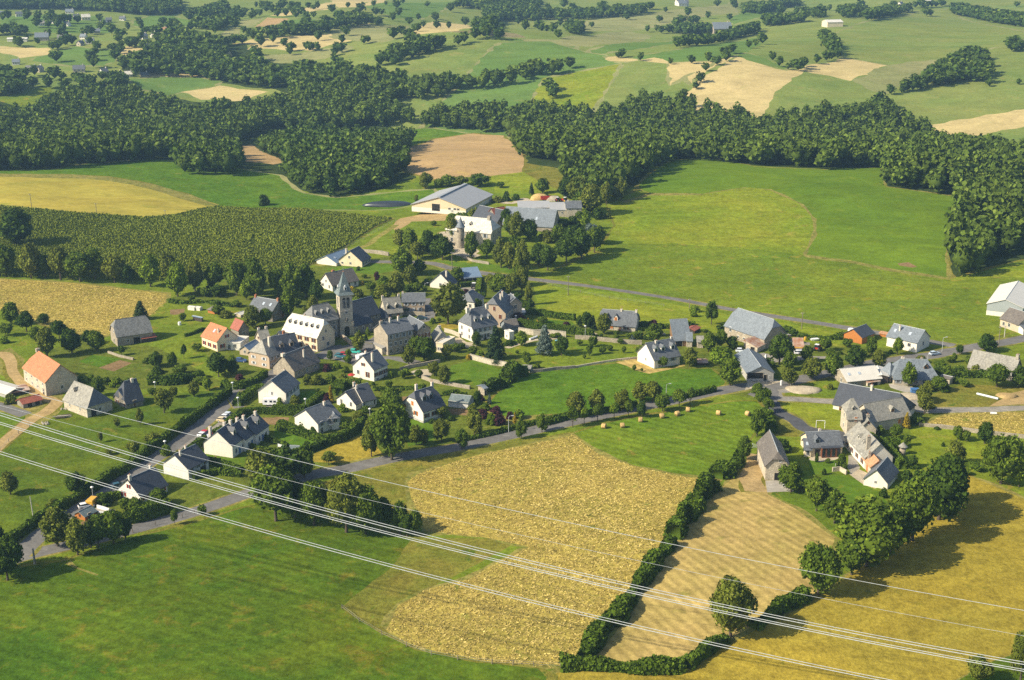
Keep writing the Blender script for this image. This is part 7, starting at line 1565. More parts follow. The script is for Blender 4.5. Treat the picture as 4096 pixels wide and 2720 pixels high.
for lab,pts,h,th,mt,cap in(('pale rendered garden wall above the centre meadow lawn',M(540,108,620,130,700,152,790,165,870,185,940,203),1.8,.35,W_['stonelight'],X_['chimstone']),('old stone boundary wall on the upper edge of the centre meadow',M(1008,212,1100,205,1200,192,1350,178),1.0,.5,W_['stonedark'],None),('rubble wall below the sand pitch',M(170,258,240,285,330,302,440,322,540,340),1.1,.6,W_['stone'],None),('stone wall above the sand pitch',M(0,200,70,180,150,165,230,150,310,135),1.2,.45,W_['stone'],None),('long garden wall behind the swimming pool',D(1600,1115,1800,1150,2000,1150,2240,1175),2.0,.4,W_['stonelight'],X_['chimstone']),('long grey wall in front of the two-dormer slate house',E(0,862,180,875,340,890,540,912,720,930,900,940),1.5,.4,W_['stone'],None),('thin wall along the lower edge of the orchard',E(0,1252,220,1212,560,1158,920,1122),.7,.35,W_['stonelight'],None),('dry stone wall between the manor orchard and the dry grass',P(540,393,640,402,800,420,1000,450,1200,470,1350,488,1800,510),1.1,.6,W_['stone'],None),('white wall rising beside the church tower door',CC(540,1172,620,1225,695,1285),1.4,.4,W_['pinkish'],X_['chimstone']),('terrace wall in front of the square sandy house',CC(1380,875,1480,880,1690,892),1.6,.4,W_['stone'],None),('garden wall with gate pillars left of the white manor house',D(600,1105,700,1130,810,1180),1.5,.35,W_['stonelight'],None),('white terrace balustrade beside the orange timber shed',J(1225,512,1350,548,1510,565),1.0,.25,X_['white'],X_['white']),('low cream wall below the red-shuttered house garden',J(1312,445,1400,468,1475,495),.9,.3,X_['white'],None),('rubble wall behind the cream bungalow',Q(910,940,1000,945,1100,955,1225,975),1.6,.7,W_['stone'],None),('dry stone bank below the castle trees',Q(1900,990,2000,1030,2150,1055),1.0,.6,W_['stone'],None),('cream wall on the left side of the manor court',O(640,585,690,580,735,605),1.3,.4,W_['stonelight'],None),('low wall between the cart shed and vegetable plots',A(1460,715,1600,765,1800,810),.8,.5,W_['stone'],None),('garden wall below the white manor house court',D(930,1335,1030,1345),1.4,.4,W_['stone'],None),('pale retaining wall at the mouth of the side lane',K(690,370,760,355,850,362,940,368),.9,.3,W_['stonelight'],None),):
 wall_line('garden_wall',lab,pts,h,th,mt,'stone wall' if mt in(W_['stone'],W_['stonedark'])else 'wall',cap)
def fence(label,pts,spacing=3.0,hgt=1.1,rails=2,mat='postwood'):
 w=ground(pts)[:,:2]
 rt=thing('post_fence',label,'fence',(w[0][0],w[0][1],hz(*w[0])))
 z0=hz(*w[0]);me=None
 allp=[w[0]]
 for a,b_ in zip(w,w[1:]):
  k=max(1,int(np.hypot(*(b_-a))/spacing))
  for j in range(1,k+1):allp.append(a+(b_-a)*j/k)
 m=MB();m.box(-.07,.07,-.07,.07,-.4,hgt);me=m.mesh('post',X_[mat])
 for p in allp[:290]:
  o=link_obj('post',me,rt);o.location=(p[0]-w[0][0],p[1]-w[0][1],hz(*p)-z0);o.rotation_euler=(random.uniform(-.06,.06),random.uniform(-.06,.06),random.uniform(0,3))
 for r in range(rails):
  m=MB();m.tube([(p[0]-w[0][0],p[1]-w[0][1],hz(*p)-z0+hgt*(.45+.45*r))for p in allp],.018,4)
  link_obj('wire',m.mesh('wire',X_['steel']),rt)
fence('post and wire fence along the bottom edge of the big dry meadow',U2(90,520,180,590,300,660,430,720,560,765,700,790,880,812,1100,822,1240,830),4)
fence('post and wire fence along the lower road above the lower meadow',U7(700,120,820,80,960,40,1024,20),4)
fence('post fence along the right edge of the maize field',Q(1290,660,1130,745,950,850,780,930,600,1010),4.5)
fence('wire fence around the paddock beside the dirt track',I(0,820,120,700,250,590,400,500),4)
fence('wire fence on the garden side of the great meadow lane',Q2(250,1215,500,1290,900,1370,1400,1440),6,1.0)
# ------------------------------------------------------------------ lamps and poles
def lamp(z,x,y,h,label,kind='mushroom'):
 k=(z(1,0)-z(0,0))[0][0];g=ground(z(x,y))[0];H=max(3.2,min(9,metres(g,h*k)))
 rt=thing('street_lamp',label,'street lamp',tuple(g),0,'street lamps of the village')
 m=MB();m.tube([(0,0,-.3),(0,0,.8),(0,0,H)],[.11,.085,.055],8);link_obj('pole',m.mesh('pole',X_['zinc']),rt)
 m=MB()
 if kind=='mushroom':
  m.tube([(0,0,H),(0,0,H+.12),(0,0,H+.3),(0,0,H+.42)],[.16,.46,.40,.10],12);link_obj('lamp_head',m.mesh('lamp_head',X_['white'],True),rt)
  m=MB();m.tube([(0,0,H-.22),(0,0,H)],[.14,.2],10);link_obj('lamp_glass',m.mesh('lamp_glass',X_['sky']),rt)
 else:
  m.tube([(0,0,H),(.25,0,H+.35),(1.1,0,H+.5)],[.05,.045,.04],6);link_obj('arm',m.mesh('arm',X_['zinc']),rt)
  m=MB();m.box(.8,1.5,-.14,.14,H+.42,H+.58);link_obj('lamp_head',m.mesh('lamp_head',X_['zinc']),rt)
for a in((K,42,218,82,'street lamp at the end of the paddock below the low dark slate house'),(K,640,212,62,'street lamp at the bend of the village street'),(K,120,672,60,'street lamp at the lower end of the car park'),(L,237,502,82,'street lamp behind the clipped hedge left of the black-roofed bungalow'),(L,733,572,66,'street lamp right of the balcony house'),(M,838,672,115,'tall pale street lamp beside the kerb of the lower road','arm'),(J,1255,322,95,'street lamp behind the yellow van'),(E,137,842,148,'street lamp above the orchard wall'),(D,1562,1005,68,'street lamp at the end of the tall long clipped hedge'),(D,335,562,72,'street lamp behind the square sandy house','arm'),(HH,1255,865,178,'tall street lamp beside the silver car','arm'),(HH,338,905,62,'street lamp left of the white house at the fork'),(HH,1055,1032,84,'street lamp behind the wide hip-roofed house','arm'),(N,697,192,40,'street lamp on the edge of the centre meadow','arm'),(K,682,330,24,'short lamp at the mouth of the side lane')):
 lamp(*a)
def pole(z,x,y,h,label,lean=0.0,mat='postwood',bar=True):
 k=(z(1,0)-z(0,0))[0][0];g=ground(z(x,y))[0];H=max(4,min(11,metres(g,h*k)))
 rt=thing('utility_pole',label,'pole',tuple(g),0,'poles carrying village wires')
 m=MB();m.tube([(0,0,-.5),(lean*H*.5,0,H*.5),(lean*H,0,H)],[.17,.14,.11],8);link_obj('pole_shaft',m.mesh('pole_shaft',X_[mat]),rt)
 if bar:
  m=MB();m.box(lean*H-.6,lean*H+.6,-.05,.05,H-.5,H-.4);b_=link_obj('crossbar',m.mesh('crossbar',X_['steel']),rt)
  for dx in(-.5,0,.5):
   m=MB();m.tube([(lean*H+dx,0,H-.4),(lean*H+dx,0,H-.22)],.05,6);link_obj('insulator',m.mesh('insulator',X_['white']),b_)
for a in((J,455,595,300,'pale leaning pole in the paddock at far left',-.05,'concretepost',False),(J,482,1195,105,'short dark pole at the fork of the lower road',-.06,'postwood',False),(Q0,292,525,122,'dark pole at the corner of the yellow field',-.04),(Q0,890,582,92,'thin pole on the lower edge of the yellow field'),(Q0,1526,625,66,'pole between the yellow field and the maize'),(Q2,518,1338,178,'pole in the roadside meadow right of the castle trees'),(Q2,1635,1485,115,'pole beside the upper lane near the poplar'),(D,703,282,258,'tall pole beside the lane below the castle'),(HH,2015,800,278,'tall wooden pole beside the dark round bush at the right'),(HH,2095,672,158,'pale pole left of the brown-roofed house',0,'concretepost'),(G,1372,560,228,'pole in the meadow right of the long blue-roofed barn'),(Q,2340,780-0,80,'pole beside the slate-roofed farm barn'),(U7,960-780,285,44,'white marker post beside the lower road',0,'concretepost',False)):
 pole(*a)
# ------------------------------------------------------------------ overhead power cables in front of the village
def cable(label,pts,yl,yr,rad,off=(0,0)):
 F=S(*pts);F=F+np.array(off)
 x=F[:,0];co=np.polyfit(x,F[:,1],2)
 xs=np.linspace(-700,4800,90);ys=np.polyval(co,xs)
 r=rays(np.column_stack([xs,ys]))
 f=(xs+700)/5500
 dep=yl+(yr-yl)*f
 P3=r*(dep/r[:,1])[:,None]+(0,0,CAM_H)
 c=P3[0]
 m=MB();m.tube([tuple(p-c)for p in P3],rad,6)
 mesh_thing('power_cable',m.mesh('power_cable',X_['zinc'],True),label,'cable',tuple(c),0,'overhead power cables')
LA=(0,888,202,939,403,992,519,1026,716,1070,1109,1161,1268,1197,1548,1252,1858,1315,1957,1334,2361,1409)
LB=(103,961,325,1020,403,1043,519,1072,799,1142,1109,1215,1268,1250,1574,1311,1858,1370,1957,1389,2361,1469)
LC=(0,952,188,1012,391,1077,519,1114,1109,1268,1268,1305,1815,1427,1957,1452,2361,1532)
LD=(0,972,369,1087,519,1131,1109,1283,1268,1320,1749,1427,1957,1467,2361,1548)
LE=(0,1042,285,1132,519,1201,1109,1357,1268,1397,1858,1528,1957,1550,2060,1575)
cable('topmost single power cable crossing the photo',LA,300,235,.05);cable('thinnest single power cable, second from the top',LB,300,235,.03)
cable('upper cable of the middle double line',LC,290,225,.062,(0,-5));cable('lower cable of the middle double line',LC,290,225,.075,(0,5))
cable('upper cable of the bright double line below the middle one',LD,290,225,.062,(0,-3));cable('lower cable of the bright double line below the middle one',LD,290,225,.075,(0,5))
cable('upper cable of the lowest double line',LE,280,215,.058,(0,-5));cable('lower cable of the lowest double line',LE,280,215,.07,(0,5))
# ------------------------------------------------------------------ cars
def loft(m,secs,mi=0):
 i0=len(m.v);n=len(secs[0])
 for s in secs:m.v+=s
 for i in range(len(secs)-1):
  for k in range(n):
   a,b_=i0+i*n+k,i0+i*n+(k+1)%n
   m.f.append((a,b_,b_+n,a+n));m.m.append(mi)
 m.f.append(tuple(i0+k for k in range(n))[::-1]);m.m.append(mi)
 m.f.append(tuple(i0+(len(secs)-1)*n+k for k in range(n)));m.m.append(mi)
PAINT={}
def paint(c):
 if c not in PAINT:PAINT[c]=plain('car_paint',c,.3,.5)
 return PAINT[c]
def car(z,x,y,head,col,label,kind='hatch',name='parked_car',cat='car'):
 g=ground(z(x,y))[0]
 rt=thing(name,label,cat,tuple(g),math.radians(head),'vehicles parked in the village' if name!='caravan' else None)
 van=kind=='van'
 L_,Wd=(4.8,1.95)if van else(4.1,1.72)
 def sec(xx,w,z0,z1,in_=.12):
  w/=2
  return[(xx,-w,z0),(xx,-w,z1-in_),(xx,-w+in_,z1),(xx,w-in_,z1),(xx,w,z1-in_),(xx,w,z0)]
 m=MB();h=L_/2
 if van:loft(m,[sec(-h,Wd-.1,.4,1.9),sec(-h+.1,Wd,.3,2.05),sec(h-1.6,Wd,.3,2.05),sec(h-.95,Wd,.3,1.25),sec(h-.1,Wd-.1,.3,1.05),sec(h,Wd-.2,.4,.9)])
 else:loft(m,[sec(-h,Wd-.2,.4,.85),sec(-h+.1,Wd-.06,.28,.98),sec(-h+.6,Wd,.26,1.0),sec(h-1.2,Wd,.26,.96),sec(h-.25,Wd-.08,.28,.80),sec(h,Wd-.3,.38,.66)])
 link_obj('body',m.mesh('body',paint(col)),rt)
 m=MB()
 if van:
  m.face([(h-1.55,-.8,1.98),(h-.98,-.85,1.29),(h-.98,.85,1.29),(h-1.55,.8,1.98)]);m.v=[(a+.02,b_,c+.03)for a,b_,c in m.v]
  for sy in(-1,1):m.box(h-2.4,h-1.65,sy*Wd/2-.02,sy*Wd/2+.02,1.2,1.75)
  link_obj('windscreen',m.mesh('windscreen',X_['glass']),rt)
 else:
  loft(m,[sec(-h+.12,Wd-.2,.9,.98,.03),sec(-h+.55,Wd-.28,.9,1.36,.06),sec(h-2.1,Wd-.28,.9,1.40,.06),sec(h-1.15,Wd-.16,.9,.96,.03)])
  link_obj('cabin_glass',m.mesh('cabin_glass',X_['glass']),rt)
  m=MB();loft(m,[sec(-h+.5,Wd-.34,1.33,1.40,.05),sec(-h+.75,Wd-.34,1.36,1.44,.05),sec(h-2.15,Wd-.34,1.37,1.45,.05),sec(h-2.0,Wd-.36,1.34,1.41,.05)])
  link_obj('roof_panel',m.mesh('roof_panel',paint(col)),rt)
 key='wheel_mesh'
 if key not in MESHC:
  m=MB();m.tube([(0,-.1,0),(0,.1,0)],.31,14);r=MB();r.tube([(0,-.115,0),(0,.115,0)],.19,10)
  MESHC[key]=(m.mesh('wheel',X_['black']),r.mesh('rim',X_['zinc']))
 for sx in(-1,1):
  for sy in(-1,1):
   w=link_obj('wheel',MESHC[key][0],rt);w.location=(sx*(h-.78),sy*(Wd/2-.08),.31);link_obj('rim',MESHC[key][1],w)
 for sy in(-1,1):
  m=MB();m.box(h-.16,h-.02,sy*.55-.16,sy*.55+.16,.56,.70);link_obj('headlight',m.mesh('headlight',X_['sky']),rt)
  m=MB();m.box(-h-.01,-h+.1,sy*.6-.14,sy*.6+.14,.68,.84);link_obj('tail_light',m.mesh('tail_light',X_['redpaint']),rt)
for a in((K,440,540,-20,(.45,.02,.02),'red car in the car park beside the white one'),(K,418,556,-20,(.72,.72,.72),'white car in the car park in front of the red one'),(K,595,415,-15,(.74,.74,.73),'white car in the upper car park, in the middle of three'),(K,618,398,-15,(.55,.60,.66),'pale silver car in the upper car park, farthest of three'),(K,568,438,-15,(.62,.50,.30),'beige car in the upper car park, nearest of three'),(CC,607,1432,-25,(.45,.02,.03),'red car on the church square'),(CC,545,1448,-25,(.03,.14,.18),'dark teal car beside the red car on the church square'),(CC,745,1388,-15,(.06,.46,.38),'turquoise car on the church square'),(CC,842,1475,50,(.75,.75,.74),'white van behind the tall white house','van'),(CC,1648,935,-5,(.02,.05,.06),'dark green car in front of the square sandy house'),(HH,1155,908,22,(.44,.52,.60),'silver-blue car driving on the main road'),(G,560,872,-12,(.66,.70,.74),'pale car parked beside the grey workshop'),(I,1610,1310,35,(.03,.09,.12),'dark car in the shade of the street near the red-shuttered house'),(J,1165,440,30,(.75,.75,.74),'white car parked beside the orange timber shed'),(J,1262,395,80,(.66,.36,.03),'yellow van behind the white parked car','van'),(G,1300,885,80,(.7,.72,.74),'white car, left of two under the yellow-boarded shelter'),(G,1345,885,80,(.62,.66,.7),'pale car, right of two under the yellow-boarded shelter'),(CC,385,1275,60,(.3,.34,.4),'grey car between the pale-roofed inn and the church'),(B,960,1440,-10,(.05,.10,.25),'dark blue car below the sandy-ended street house')):
 car(*a)
def caravan(z,x,y,head,label):
 g=ground(z(x,y))[0];rt=thing('caravan',label,'caravan',tuple(g),math.radians(head))
 m=MB();loft(m,[[(xx,-1.0,z0),(xx,-1.0,z1),(xx,1.0,z1),(xx,1.0,z0)]for xx,z0,z1 in((-2.5,.7,2.0),(-2.3,.45,2.35),(2.1,.45,2.35),(2.5,.7,1.8))]);link_obj('body',m.mesh('body',X_['white']),rt)
 for xx in(-1.4,.2,1.4):
  m=MB();m.box(xx-.4,xx+.4,-1.03,-.99,1.3,1.9);link_obj('window',m.mesh('window',X_['glass']),rt)
 for sy in(-1,1):
  m=MB();m.tube([(0,sy*.9-.1,.32),(0,sy*.9+.1,.32)],.32,12);link_obj('wheel',m.mesh('wheel',X_['black']),rt)
caravan(K,935,310,-5,'white caravan parked in front of the street-hedge house')
# ------------------------------------------------------------------ bales, cows and small things
def bale_mesh(r=.78,l=1.25):
 m=MB();n=18
 m.tube([(0,-l/2,r*.96),(0,-l/2+.12,r*.96),(0,0,r*.96),(0,l/2-.12,r*.96),(0,l/2,r*.96)],[r*.93,r,r*1.015,r,r*.93],n)
 for sg in(-1,1):
  for q in(.75,.5,.25):m.tube([(0,sg*(l/2+.004+.012*(1-q)),r*.96),(0,sg*(l/2+.02+.012*(1-q)),r*.96)],r*q,n)
 return m.mesh('hay_bale',X_['hay'],True)
BM=bale_mesh()
o_=('leftmost','second from the left','third from the left','fourth from the left','fifth from the left','sixth from the left','second from the right','rightmost')
for i,(x,y)in enumerate(((323,394),(434,390),(543,356),(671,333),(764,319),(828,295),(1011,315),(1186,319))):
 g=ground(N(x,y))[0];mesh_thing('hay_bale',BM,'round hay bale on the mown meadow, %s of the eight'%o_[i],'hay bale',(g[0],g[1],g[2]-.03),random.uniform(.6,2.2),'round hay bales')
FBM=bale_mesh(1.0,1.5)
k=0
for px,py in[(T2,p)for p in((1900,585),(1960,590),(2030,575),(2090,560),(2140,530),(2200,520),(2250,500),(2300,490),(2010,610),(2120,590),(2180,570),(2240,560),(2300,545),(2200,610),(2280,600),(2310,630),(1860,600))]+[(T3,p)for p in((60,500),(110,470),(150,490),(210,450),(100,530),(160,550),(230,520),(280,490),(60,580),(130,600),(200,570),(260,590),(310,540),(350,500),(40,630),(110,650),(400,520))]:
 g=ground(px(*py))[0]
 mesh_thing('hay_bale',FBM,'tiny round bale scattered on the far stubble hillside','hay bale',(g[0],g[1],g[2]-.03),random.uniform(0,3),'bales on the far stubble field')
def cow_mesh(mat):
 m=MB()
 m.tube([(-.95,0,1.05),(-.8,0,1.0),(-.3,0,.95),(.3,0,.95),(.75,0,1.02),(1.0,0,1.12),(1.3,0,1.28),(1.5,0,1.30),(1.85,0,1.08)],[.20,.34,.42,.42,.38,.28,.19,.19,.09],10)
 for x,y in((.7,.2),(.7,-.2),(-.75,.2),(-.75,-.2)):m.tube([(x,y,.9),(x+.03,y,.5),(x,y,0)],[.15,.09,.07],6)
 for s in(-1,1):m.tube([(1.45,s*.12,1.42),(1.42,s*.34,1.46)],[.06,.03],5)
 m.tube([(-.97,0,1.15),(-1.1,0,.9),(-1.08,0,.45)],[.05,.03,.05],5)
 return m.mesh('cow',mat,True)
COWM=[cow_mesh(plain('cow_hide',c,.9))for c in((.62,.50,.33),(.70,.64,.54),(.50,.33,.17))]
for i,(x,y)in enumerate(((905,652),(922,650),(948,655),(960,630),(972,632),(978,655),(1000,622),(1003,640),(1025,632),(1042,630),(1062,625),(1078,622),(1098,620),(1120,620))):
 g=ground(T3(x,y+4))[0];mesh_thing('cow',COWM[i%3],'pale cow standing in the line of cows on the far green slope','cow',tuple(g),random.uniform(0,6),'cows on the far meadow')
def at(z,x,y):return tuple(ground(z(x,y))[0])
def heap(name,label,cat,z,x,y,rx,ry,h,mat,seed=1):
 r=random.Random(seed);m=MB();n=20;rings=6
 for i in range(rings):
  f=i/(rings-1);rr=math.cos(f*math.pi/2)**.8
  for k in range(n):
   a=2*math.pi*k/n;q=1+.1*math.sin(3*a+seed)+r.uniform(-.05,.05)
   m.v.append((math.cos(a)*rx*rr*q,math.sin(a)*ry*rr*q,h*math.sin(f*math.pi/2)-.15*(1-f)))
 for i in range(rings-1):
  for k in range(n):m.f.append((i*n+k,i*n+(k+1)%n,(i+1)*n+(k+1)%n,(i+1)*n+k));m.m.append(0)
 mesh_thing(name,m.mesh(name,mat,True),label,cat,at(z,x,y))
heap('gravel_heap','pale heap of gravel beside the road junction','gravel heap',G,1382,1385,6.0,4.0,1.0,MAT['gravel'])
heap('gravel_heap','flat pale heap of grit in front of the wide hip-roofed house','gravel heap',HH,820,1470,4.5,3.5,.6,MAT['gravel'],3)
heap('silage_heap','long dark tarpaulin-covered silage heap left of the giant barn','silage heap',Q,1240,512,13,4.0,2.4,X_['tarp'],5)
heap('earth_heap','brown heap of earth on the rough ground at far right','earth heap',P,1215,165,3.5,2.5,1.0,MAT['dirt'],7)
heap('straw_stack','tan stack of straw behind the open farm shed','straw stack',Q2,255,455,5,3,3.0,X_['hay'],9)
heap('rubble_heap','grey heap of scrap behind the open farm shed','scrap heap',Q2,390,465,4,3,2.4,W_['stone'],11)
def woodpile(z,x,y,label,n,ln,rz,stone=False):
 rt=thing('wood_pile' if not stone else 'stone_pile',label,'wood pile' if not stone else 'stone pile',at(z,x,y),rz);r=random.Random(x)
 for i in range(n):
  m=MB();l=ln*r.uniform(.5,1);yy,zz=r.uniform(-1,1),r.uniform(.1,.7);xx=r.uniform(-1.5,1.5)
  if stone:m.tube([(xx,yy,-.1),(xx+r.uniform(-.2,.2),yy,.3),(xx,yy,.6)],[.35,.4,.15],6)
  else:m.tube([(xx-l/2,yy,zz),(xx+l/2,yy+r.uniform(-.4,.4),zz+r.uniform(-.1,.1))],r.uniform(.12,.22),7)
  link_obj('log' if not stone else 'stone',m.mesh('log' if not stone else 'stone',BARK if i%2 and not stone else X_['chimstone']),rt)
woodpile(I,850,365,'pile of cut logs in front of the mossy-roofed barn',14,4,.3);woodpile(I,610,455,'small heap of pale stones beside the dirt track',9,2,0,True);woodpile(I,900,250,'pale stone heap by the mossy-roofed barn wall',7,2,0,True);woodpile(G,1150,660,'pile of timber at the end of the long blue-roofed barn',8,3,-.3);woodpile(E,1160,800,'stone heap behind the garden trees of the two-dormer slate house',8,2,0,True)
def long_piece(name,label,cat,z,a,b_,rad,mat,n=8):
 p0,p1=ground(z(*a))[0],ground(z(*b_))[0]
 m=MB();m.tube([(0,0,rad),tuple(p1-p0+(0,0,rad))],rad,n);mesh_thing(name,m.mesh(name,mat),label,cat,tuple(p0))
long_piece('steel_pipe','long grey steel pipe lying on the rough grass at right','pipe',P,(985,152),(1150,192),.38,X_['zinc']);long_piece('steel_pipe','short white pipe lying on the dry grass beside the lane','pipe',P,(1090,302),(1138,304),.35,X_['white'])
long_piece('timber_stack','long pale boards lying behind the white-roofed barn','boards',HH,(228,1438),(440,1440),.5,X_['postwood'],4);long_piece('pool_cover','rolled blue pool cover on the drive of the street-hedge house','pool cover',K,(785,345),(938,352),.35,X_['blue']);long_piece('pool_cover_roll','long rolled cover beside the swimming pool','pool cover',D,(1750,1218),(1850,1180),.4,X_['white'])
def goal():
 a,b_=ground(O(530,290))[0],ground(O(588,292))[0];rt=thing('goal_frame','white goal frame on the lawn beside the manor drive','goal',tuple(a));v=b_-a
 m=MB();m.tube([(0,0,-.2),(0,0,2.4)],.08,8);pm=m.mesh('goal_post',X_['white'])
 link_obj('goal_post',pm,rt);q=link_obj('goal_post',pm,rt);q.location=tuple(v)
 m=MB();m.tube([(0,0,2.4),(v[0],v[1],v[2]+2.4)],.08,8);link_obj('crossbar',m.mesh('crossbar',X_['white']),rt)
goal()
def dovecote():
 rt=thing('dovecote','small round stone dovecote with a conical roof in the manor orchard','dovecote',at(O,1113,466))
 m=MB();m.tube([(0,0,-.3),(0,0,1.6)],.9,12);link_obj('stone_base',m.mesh('stone_base',W_['stone'],True),rt)
 m=MB()
 for k in range(6):m.tube([(math.cos(k)*.7,math.sin(k)*.7,1.6),(math.cos(k)*.7,math.sin(k)*.7,2.4)],.07,6)
 link_obj('posts',m.mesh('posts',X_['postwood']),rt)
 m=MB();m.tube([(0,0,2.35),(0,0,2.5),(0,0,3.6)],[1.35,1.2,.05],14);link_obj('cone_roof',m.mesh('cone_roof',R_['lauze']),rt)
dovecote()
def memorial():
 rt=thing('war_memorial','white stone war memorial inside its square hedge','memorial',at(G,880,1042))
 m=MB();m.box(-1.1,1.1,-1.1,1.1,-.2,.35);m.box(-.8,.8,-.8,.8,.353,.75);link_obj('plinth',m.mesh('plinth',X_['surround']),rt)
 m=MB();m.tube([(0,0,.75),(0,0,1.4),(0,0,3.0),(0,0,3.5),(0,0,3.7)],[.55,.45,.40,.32,.05],4);link_obj('pillar',m.mesh('pillar',X_['white']),rt)
 m=MB();m.box(-.25,.25,-.50,-.40,1.3,2.1);link_obj('plaque',m.mesh('plaque',X_['steel']),rt)
memorial()
def trailer():
 rt=thing('farm_trailer','red farm trailer behind the open farm shed','trailer',at(Q2,322,468),.1)
 m=MB();m.box(-3.2,3.2,-1.2,1.2,.8,1.0);m.box(-3.2,3.2,-1.2,-1.1,1.0,2.3);m.box(-3.2,3.2,1.1,1.2,1.0,2.3);m.box(-3.2,-3.1,-1.1,1.1,1.0,2.3);m.box(3.1,3.2,-1.1,1.1,1.0,2.3);link_obj('body',m.mesh('body',X_['redpaint']),rt)
 for sx in(-1.8,1.8):
  for sy in(-1,1):
   m=MB();m.tube([(sx,sy*1.0-.15,.5),(sx,sy*1.0+.15,.5)],.5,12);link_obj('wheel',m.mesh('wheel',X_['black']),rt)
 m=MB();m.tube([(3.2,0,.8),(4.6,0,.6)],.08,6);link_obj('drawbar',m.mesh('drawbar',X_['steel']),rt)
trailer()
def tractor(z,x,y,label,col,rz):
 rt=thing('tractor',label,'tractor',at(z,x,y),rz)
 m=MB();m.box(-.2,2.0,-.4,.4,.7,1.5);m.box(-1.2,-.1,-.6,.6,.8,1.4);link_obj('body',m.mesh('body',X_[col]),rt)
 m=MB();m.box(-1.2,-.1,-.65,.65,1.4,2.4,0);m.box(-1.3,0,-.75,.75,2.4,2.5,1);link_obj('cab',m.mesh('cab',[X_['glass'],X_['white']]),rt)
 for sx,r in((-.8,.8),(1.6,.5)):
  for sy in(-1,1):
   m=MB();m.tube([(sx,sy*.8-.2,r),(sx,sy*.8+.2,r)],r,14);w=link_obj('wheel',m.mesh('wheel',X_['black']),rt)
   m=MB();m.tube([(sx,sy*.8-.22,r),(sx,sy*.8+.22,r)],r*.5,10);link_obj('rim',m.mesh('rim',X_['yellow']),w)
tractor(D,1000,515,'small tractor with a white cab roof beside the yellow-green hedge','black',1.4);tractor(Q2,430,478,'red tractor among the machines behind the open farm shed','redpaint',.5);tractor(Q2,480,478,'second red machine, right of the red tractor','redpaint',2.5)
tractor(G,1585,850,'old red tractor on the grass left of the orange timber cabin','redpaint',1.0)
def drum(z,x,y,label,col,r=.5,h=1.2,name='barrel',cat='barrel'):
 m=MB();m.tube([(0,0,0),(0,0,h*.06),(0,0,h*.33),(0,0,h*.36),(0,0,h*.66),(0,0,h*.69),(0,0,h)],[r*.95,r,r,r*1.05,r*1.05,r,r],12);mesh_thing(name,m.mesh(name,X_[col]),label,cat,at(z,x,y))
drum(G,1418,710,'yellow barrel on the grass behind the orange timber cabin','yellow');drum(G,1313,720,'pale blue barrel left of the yellow barrel','sky');drum(HH,975,1412,'red barrel at the terrace edge of the wide hip-roofed house','redpaint',.7,1.3);drum(G,1095,1318,'white and red marker beside the road junction','white',.35,1.6,'road_marker','marker');drum(HH,20,608,'round white tank behind the orange timber cabin','white',1.0,1.6,'water_tank','tank');drum(B,130,945,'round white tank on the allotment lawn','white',.6,1.2,'water_tank','tank')
def boat(z,x,y,label,col,rz,l=4.5):
 m=MB();secs=[]
 for f,w,zz in((0,.05,.7),(.15,.5,.2),(.4,.85,.05),(.7,.85,.05),(1,.7,.1)):secs.append([((f-.5)*l,-w,.8),((f-.5)*l,-w*.6,zz),((f-.5)*l,w*.6,zz),((f-.5)*l,w,.8)])
 loft(m,secs);mesh_thing('upturned_boat',m.mesh('upturned_boat',X_[col]),label,'boat',at(z,x,y),rz)
boat(G,1195,655,'white small boat hull behind the dark round tree','white',.2);boat(G,1540,718,'long white trough on the grass left of the orange timber cabin','white',.3,3.5)
def skip_bin():
 m=MB();m.box(-1.6,1.6,-.9,.9,.1,1.3);m.box(-1.7,1.7,-1,1,1.3,1.42);mesh_thing('rubbish_skip',m.mesh('rubbish_skip',X_['blue']),'blue rubbish skip at the terrace edge of the wide hip-roofed house','skip',at(HH,900,1420),-.05)
skip_bin()
def parasol(z,x,y,label,col):
 rt=thing('parasol',label,'parasol',at(z,x,y));m=MB();m.tube([(0,0,0),(0,0,2.3)],.03,6);link_obj('pole',m.mesh('pole',X_['zinc']),rt)
 m=MB();m.tube([(0,0,1.9),(0,0,2.0),(0,0,2.5)],[1.3,1.2,.05],8);link_obj('canopy',m.mesh('canopy',X_[col]),rt)
parasol(L,592,272,'pink-red parasol in the garden below the tall white house','redpaint');parasol(B,1260,1480,'white and blue parasol on the terrace of the sandy-ended street house','sky');parasol(P,180,605,'white parasol in the manor garden','white')if False else None
def table(z,x,y,label,rz):
 rt=thing('garden_table',label,'table',at(z,x,y),rz);m=MB();m.box(-1.2,1.2,-.5,.5,.7,.76);link_obj('table_top',m.mesh('table_top',X_['white']),rt)
 m=MB();m.box(-.04,.04,-.04,.04,0,.697);lm=m.mesh('leg',X_['white'])
 for sx in(-1,1):
  for sy in(-1,1):q=link_obj('leg',lm,rt);q.location=(sx*1.1,sy*.42,0)
table(O,690,548,'white garden table on the lawn beside the manor court',.3);table(L,595,285,'white table under the pink-red parasol',.2);table(O,335,690,'white table on the concrete apron of the pale half-hipped barn',.2)
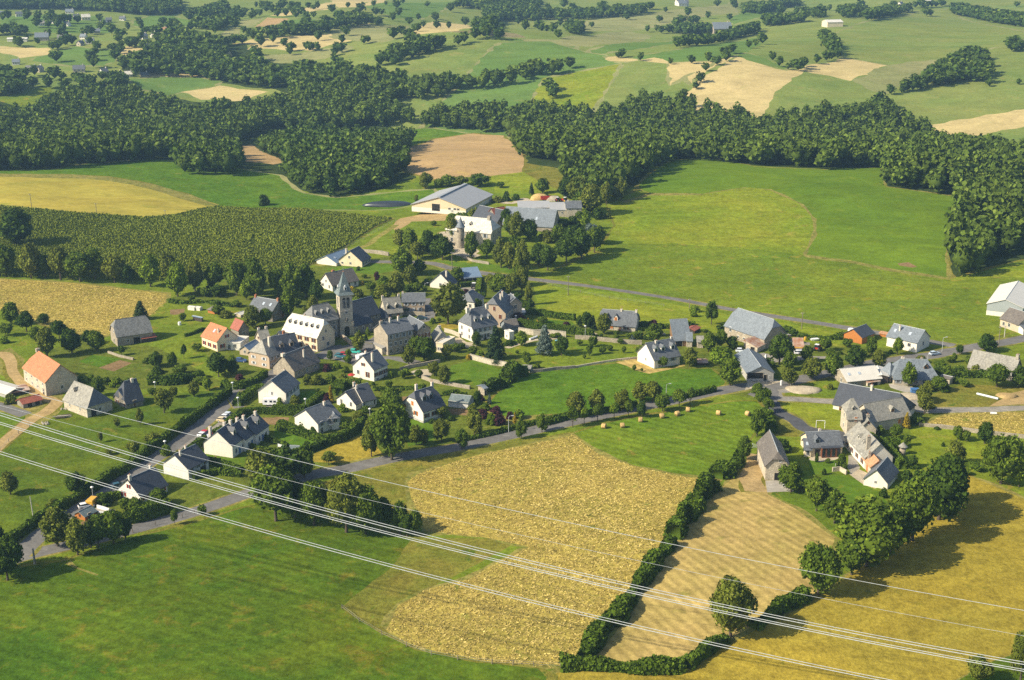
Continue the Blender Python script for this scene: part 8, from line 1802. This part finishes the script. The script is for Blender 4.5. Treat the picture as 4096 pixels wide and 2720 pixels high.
def washing():
 a,b_=ground(K(985,650))[0],ground(K(1050,668))[0];v=b_-a;rt=thing('washing_line','washing line with white and blue laundry behind the stepped terrace','washing line',tuple(a))
 m=MB();m.tube([(0,0,0),(0,0,1.9)],.05,6);pm=m.mesh('post',X_['zinc']);link_obj('post',pm,rt);q=link_obj('post',pm,rt);q.location=tuple(v)
 m=MB();m.tube([(0,0,1.85),tuple(v*.5+(0,0,1.75)),tuple(v+(0,0,1.85))],.015,4);link_obj('line',m.mesh('line',X_['zinc']),rt)
 for i,f in enumerate((.15,.3,.5,.65,.8)):
  m=MB();p=v*f;u=v/np.linalg.norm(v);w=.28;n=np.array([-u[1],u[0],0])*.02
  lo,hi=p-u*w,p+u*w
  m.v=[tuple(c+s*n+(0,0,zz))for s in(-1,1)for c,zz in((lo,.9),(hi,.9),(hi,1.78),(lo,1.78))];m.f=[(0,1,2,3),(7,6,5,4),(0,4,5,1),(1,5,6,2),(2,6,7,3),(3,7,4,0)];m.m=[0]*6
  link_obj('laundry',m.mesh('laundry',X_['white']if i<3 else X_['blue']),rt)
washing()
def gate():
 a,b_=ground(N(1215,512))[0],ground(N(1258,516))[0];v=b_-a;rt=thing('field_gate','grey metal field gate beside the pale half-hipped barn','gate',tuple(a))
 for s in(0,1):m=MB();p=v*s;m.tube([tuple(p+(0,0,-.2)),tuple(p+(0,0,1.4))],.08,6);link_obj('post',m.mesh('post',X_['zinc']),rt)
 for zz in(.3,.6,.9,1.2):m=MB();m.tube([(0,0,zz),tuple(v+(0,0,zz))],.035,6);link_obj('rail',m.mesh('rail',X_['zinc']),rt)
gate()
build_woods()
# ------------------------------------------------------------------ the air between here and the hills
def haze():
 me=bpy.data.meshes.new('haze')
 x,y0,y1,z0,z1=3200,-60,7300,-45,175
 v=[(-x,y0,z0),(x,y0,z0),(x,y1,z0),(-x,y1,z0),(-x,y0,z1),(x,y0,z1),(x,y1,z1),(-x,y1,z1)]
 me.from_pydata(v,[],[(3,2,1,0),(4,5,6,7),(0,1,5,4),(1,2,6,5),(2,3,7,6),(3,0,4,7)])
 m=bpy.data.materials.new('haze_air');m.use_nodes=True
 nt=m.node_tree;nt.nodes.clear()
 pv=nt.nodes.new('ShaderNodeVolumePrincipled')
 pv.inputs['Color'].default_value=(0.42,0.70,1.0,1)
 pv.inputs['Density'].default_value=0.00010
 pv.inputs['Anisotropy'].default_value=0.15
 ou=nt.nodes.new('ShaderNodeOutputMaterial')
 nt.links.new(pv.outputs[0],ou.inputs['Volume'])
 me.materials.append(m)
 o=link_obj('haze',me);o['kind']='stuff';o['label']='thin blue summer haze over the whole valley';o['category']='haze'
haze()
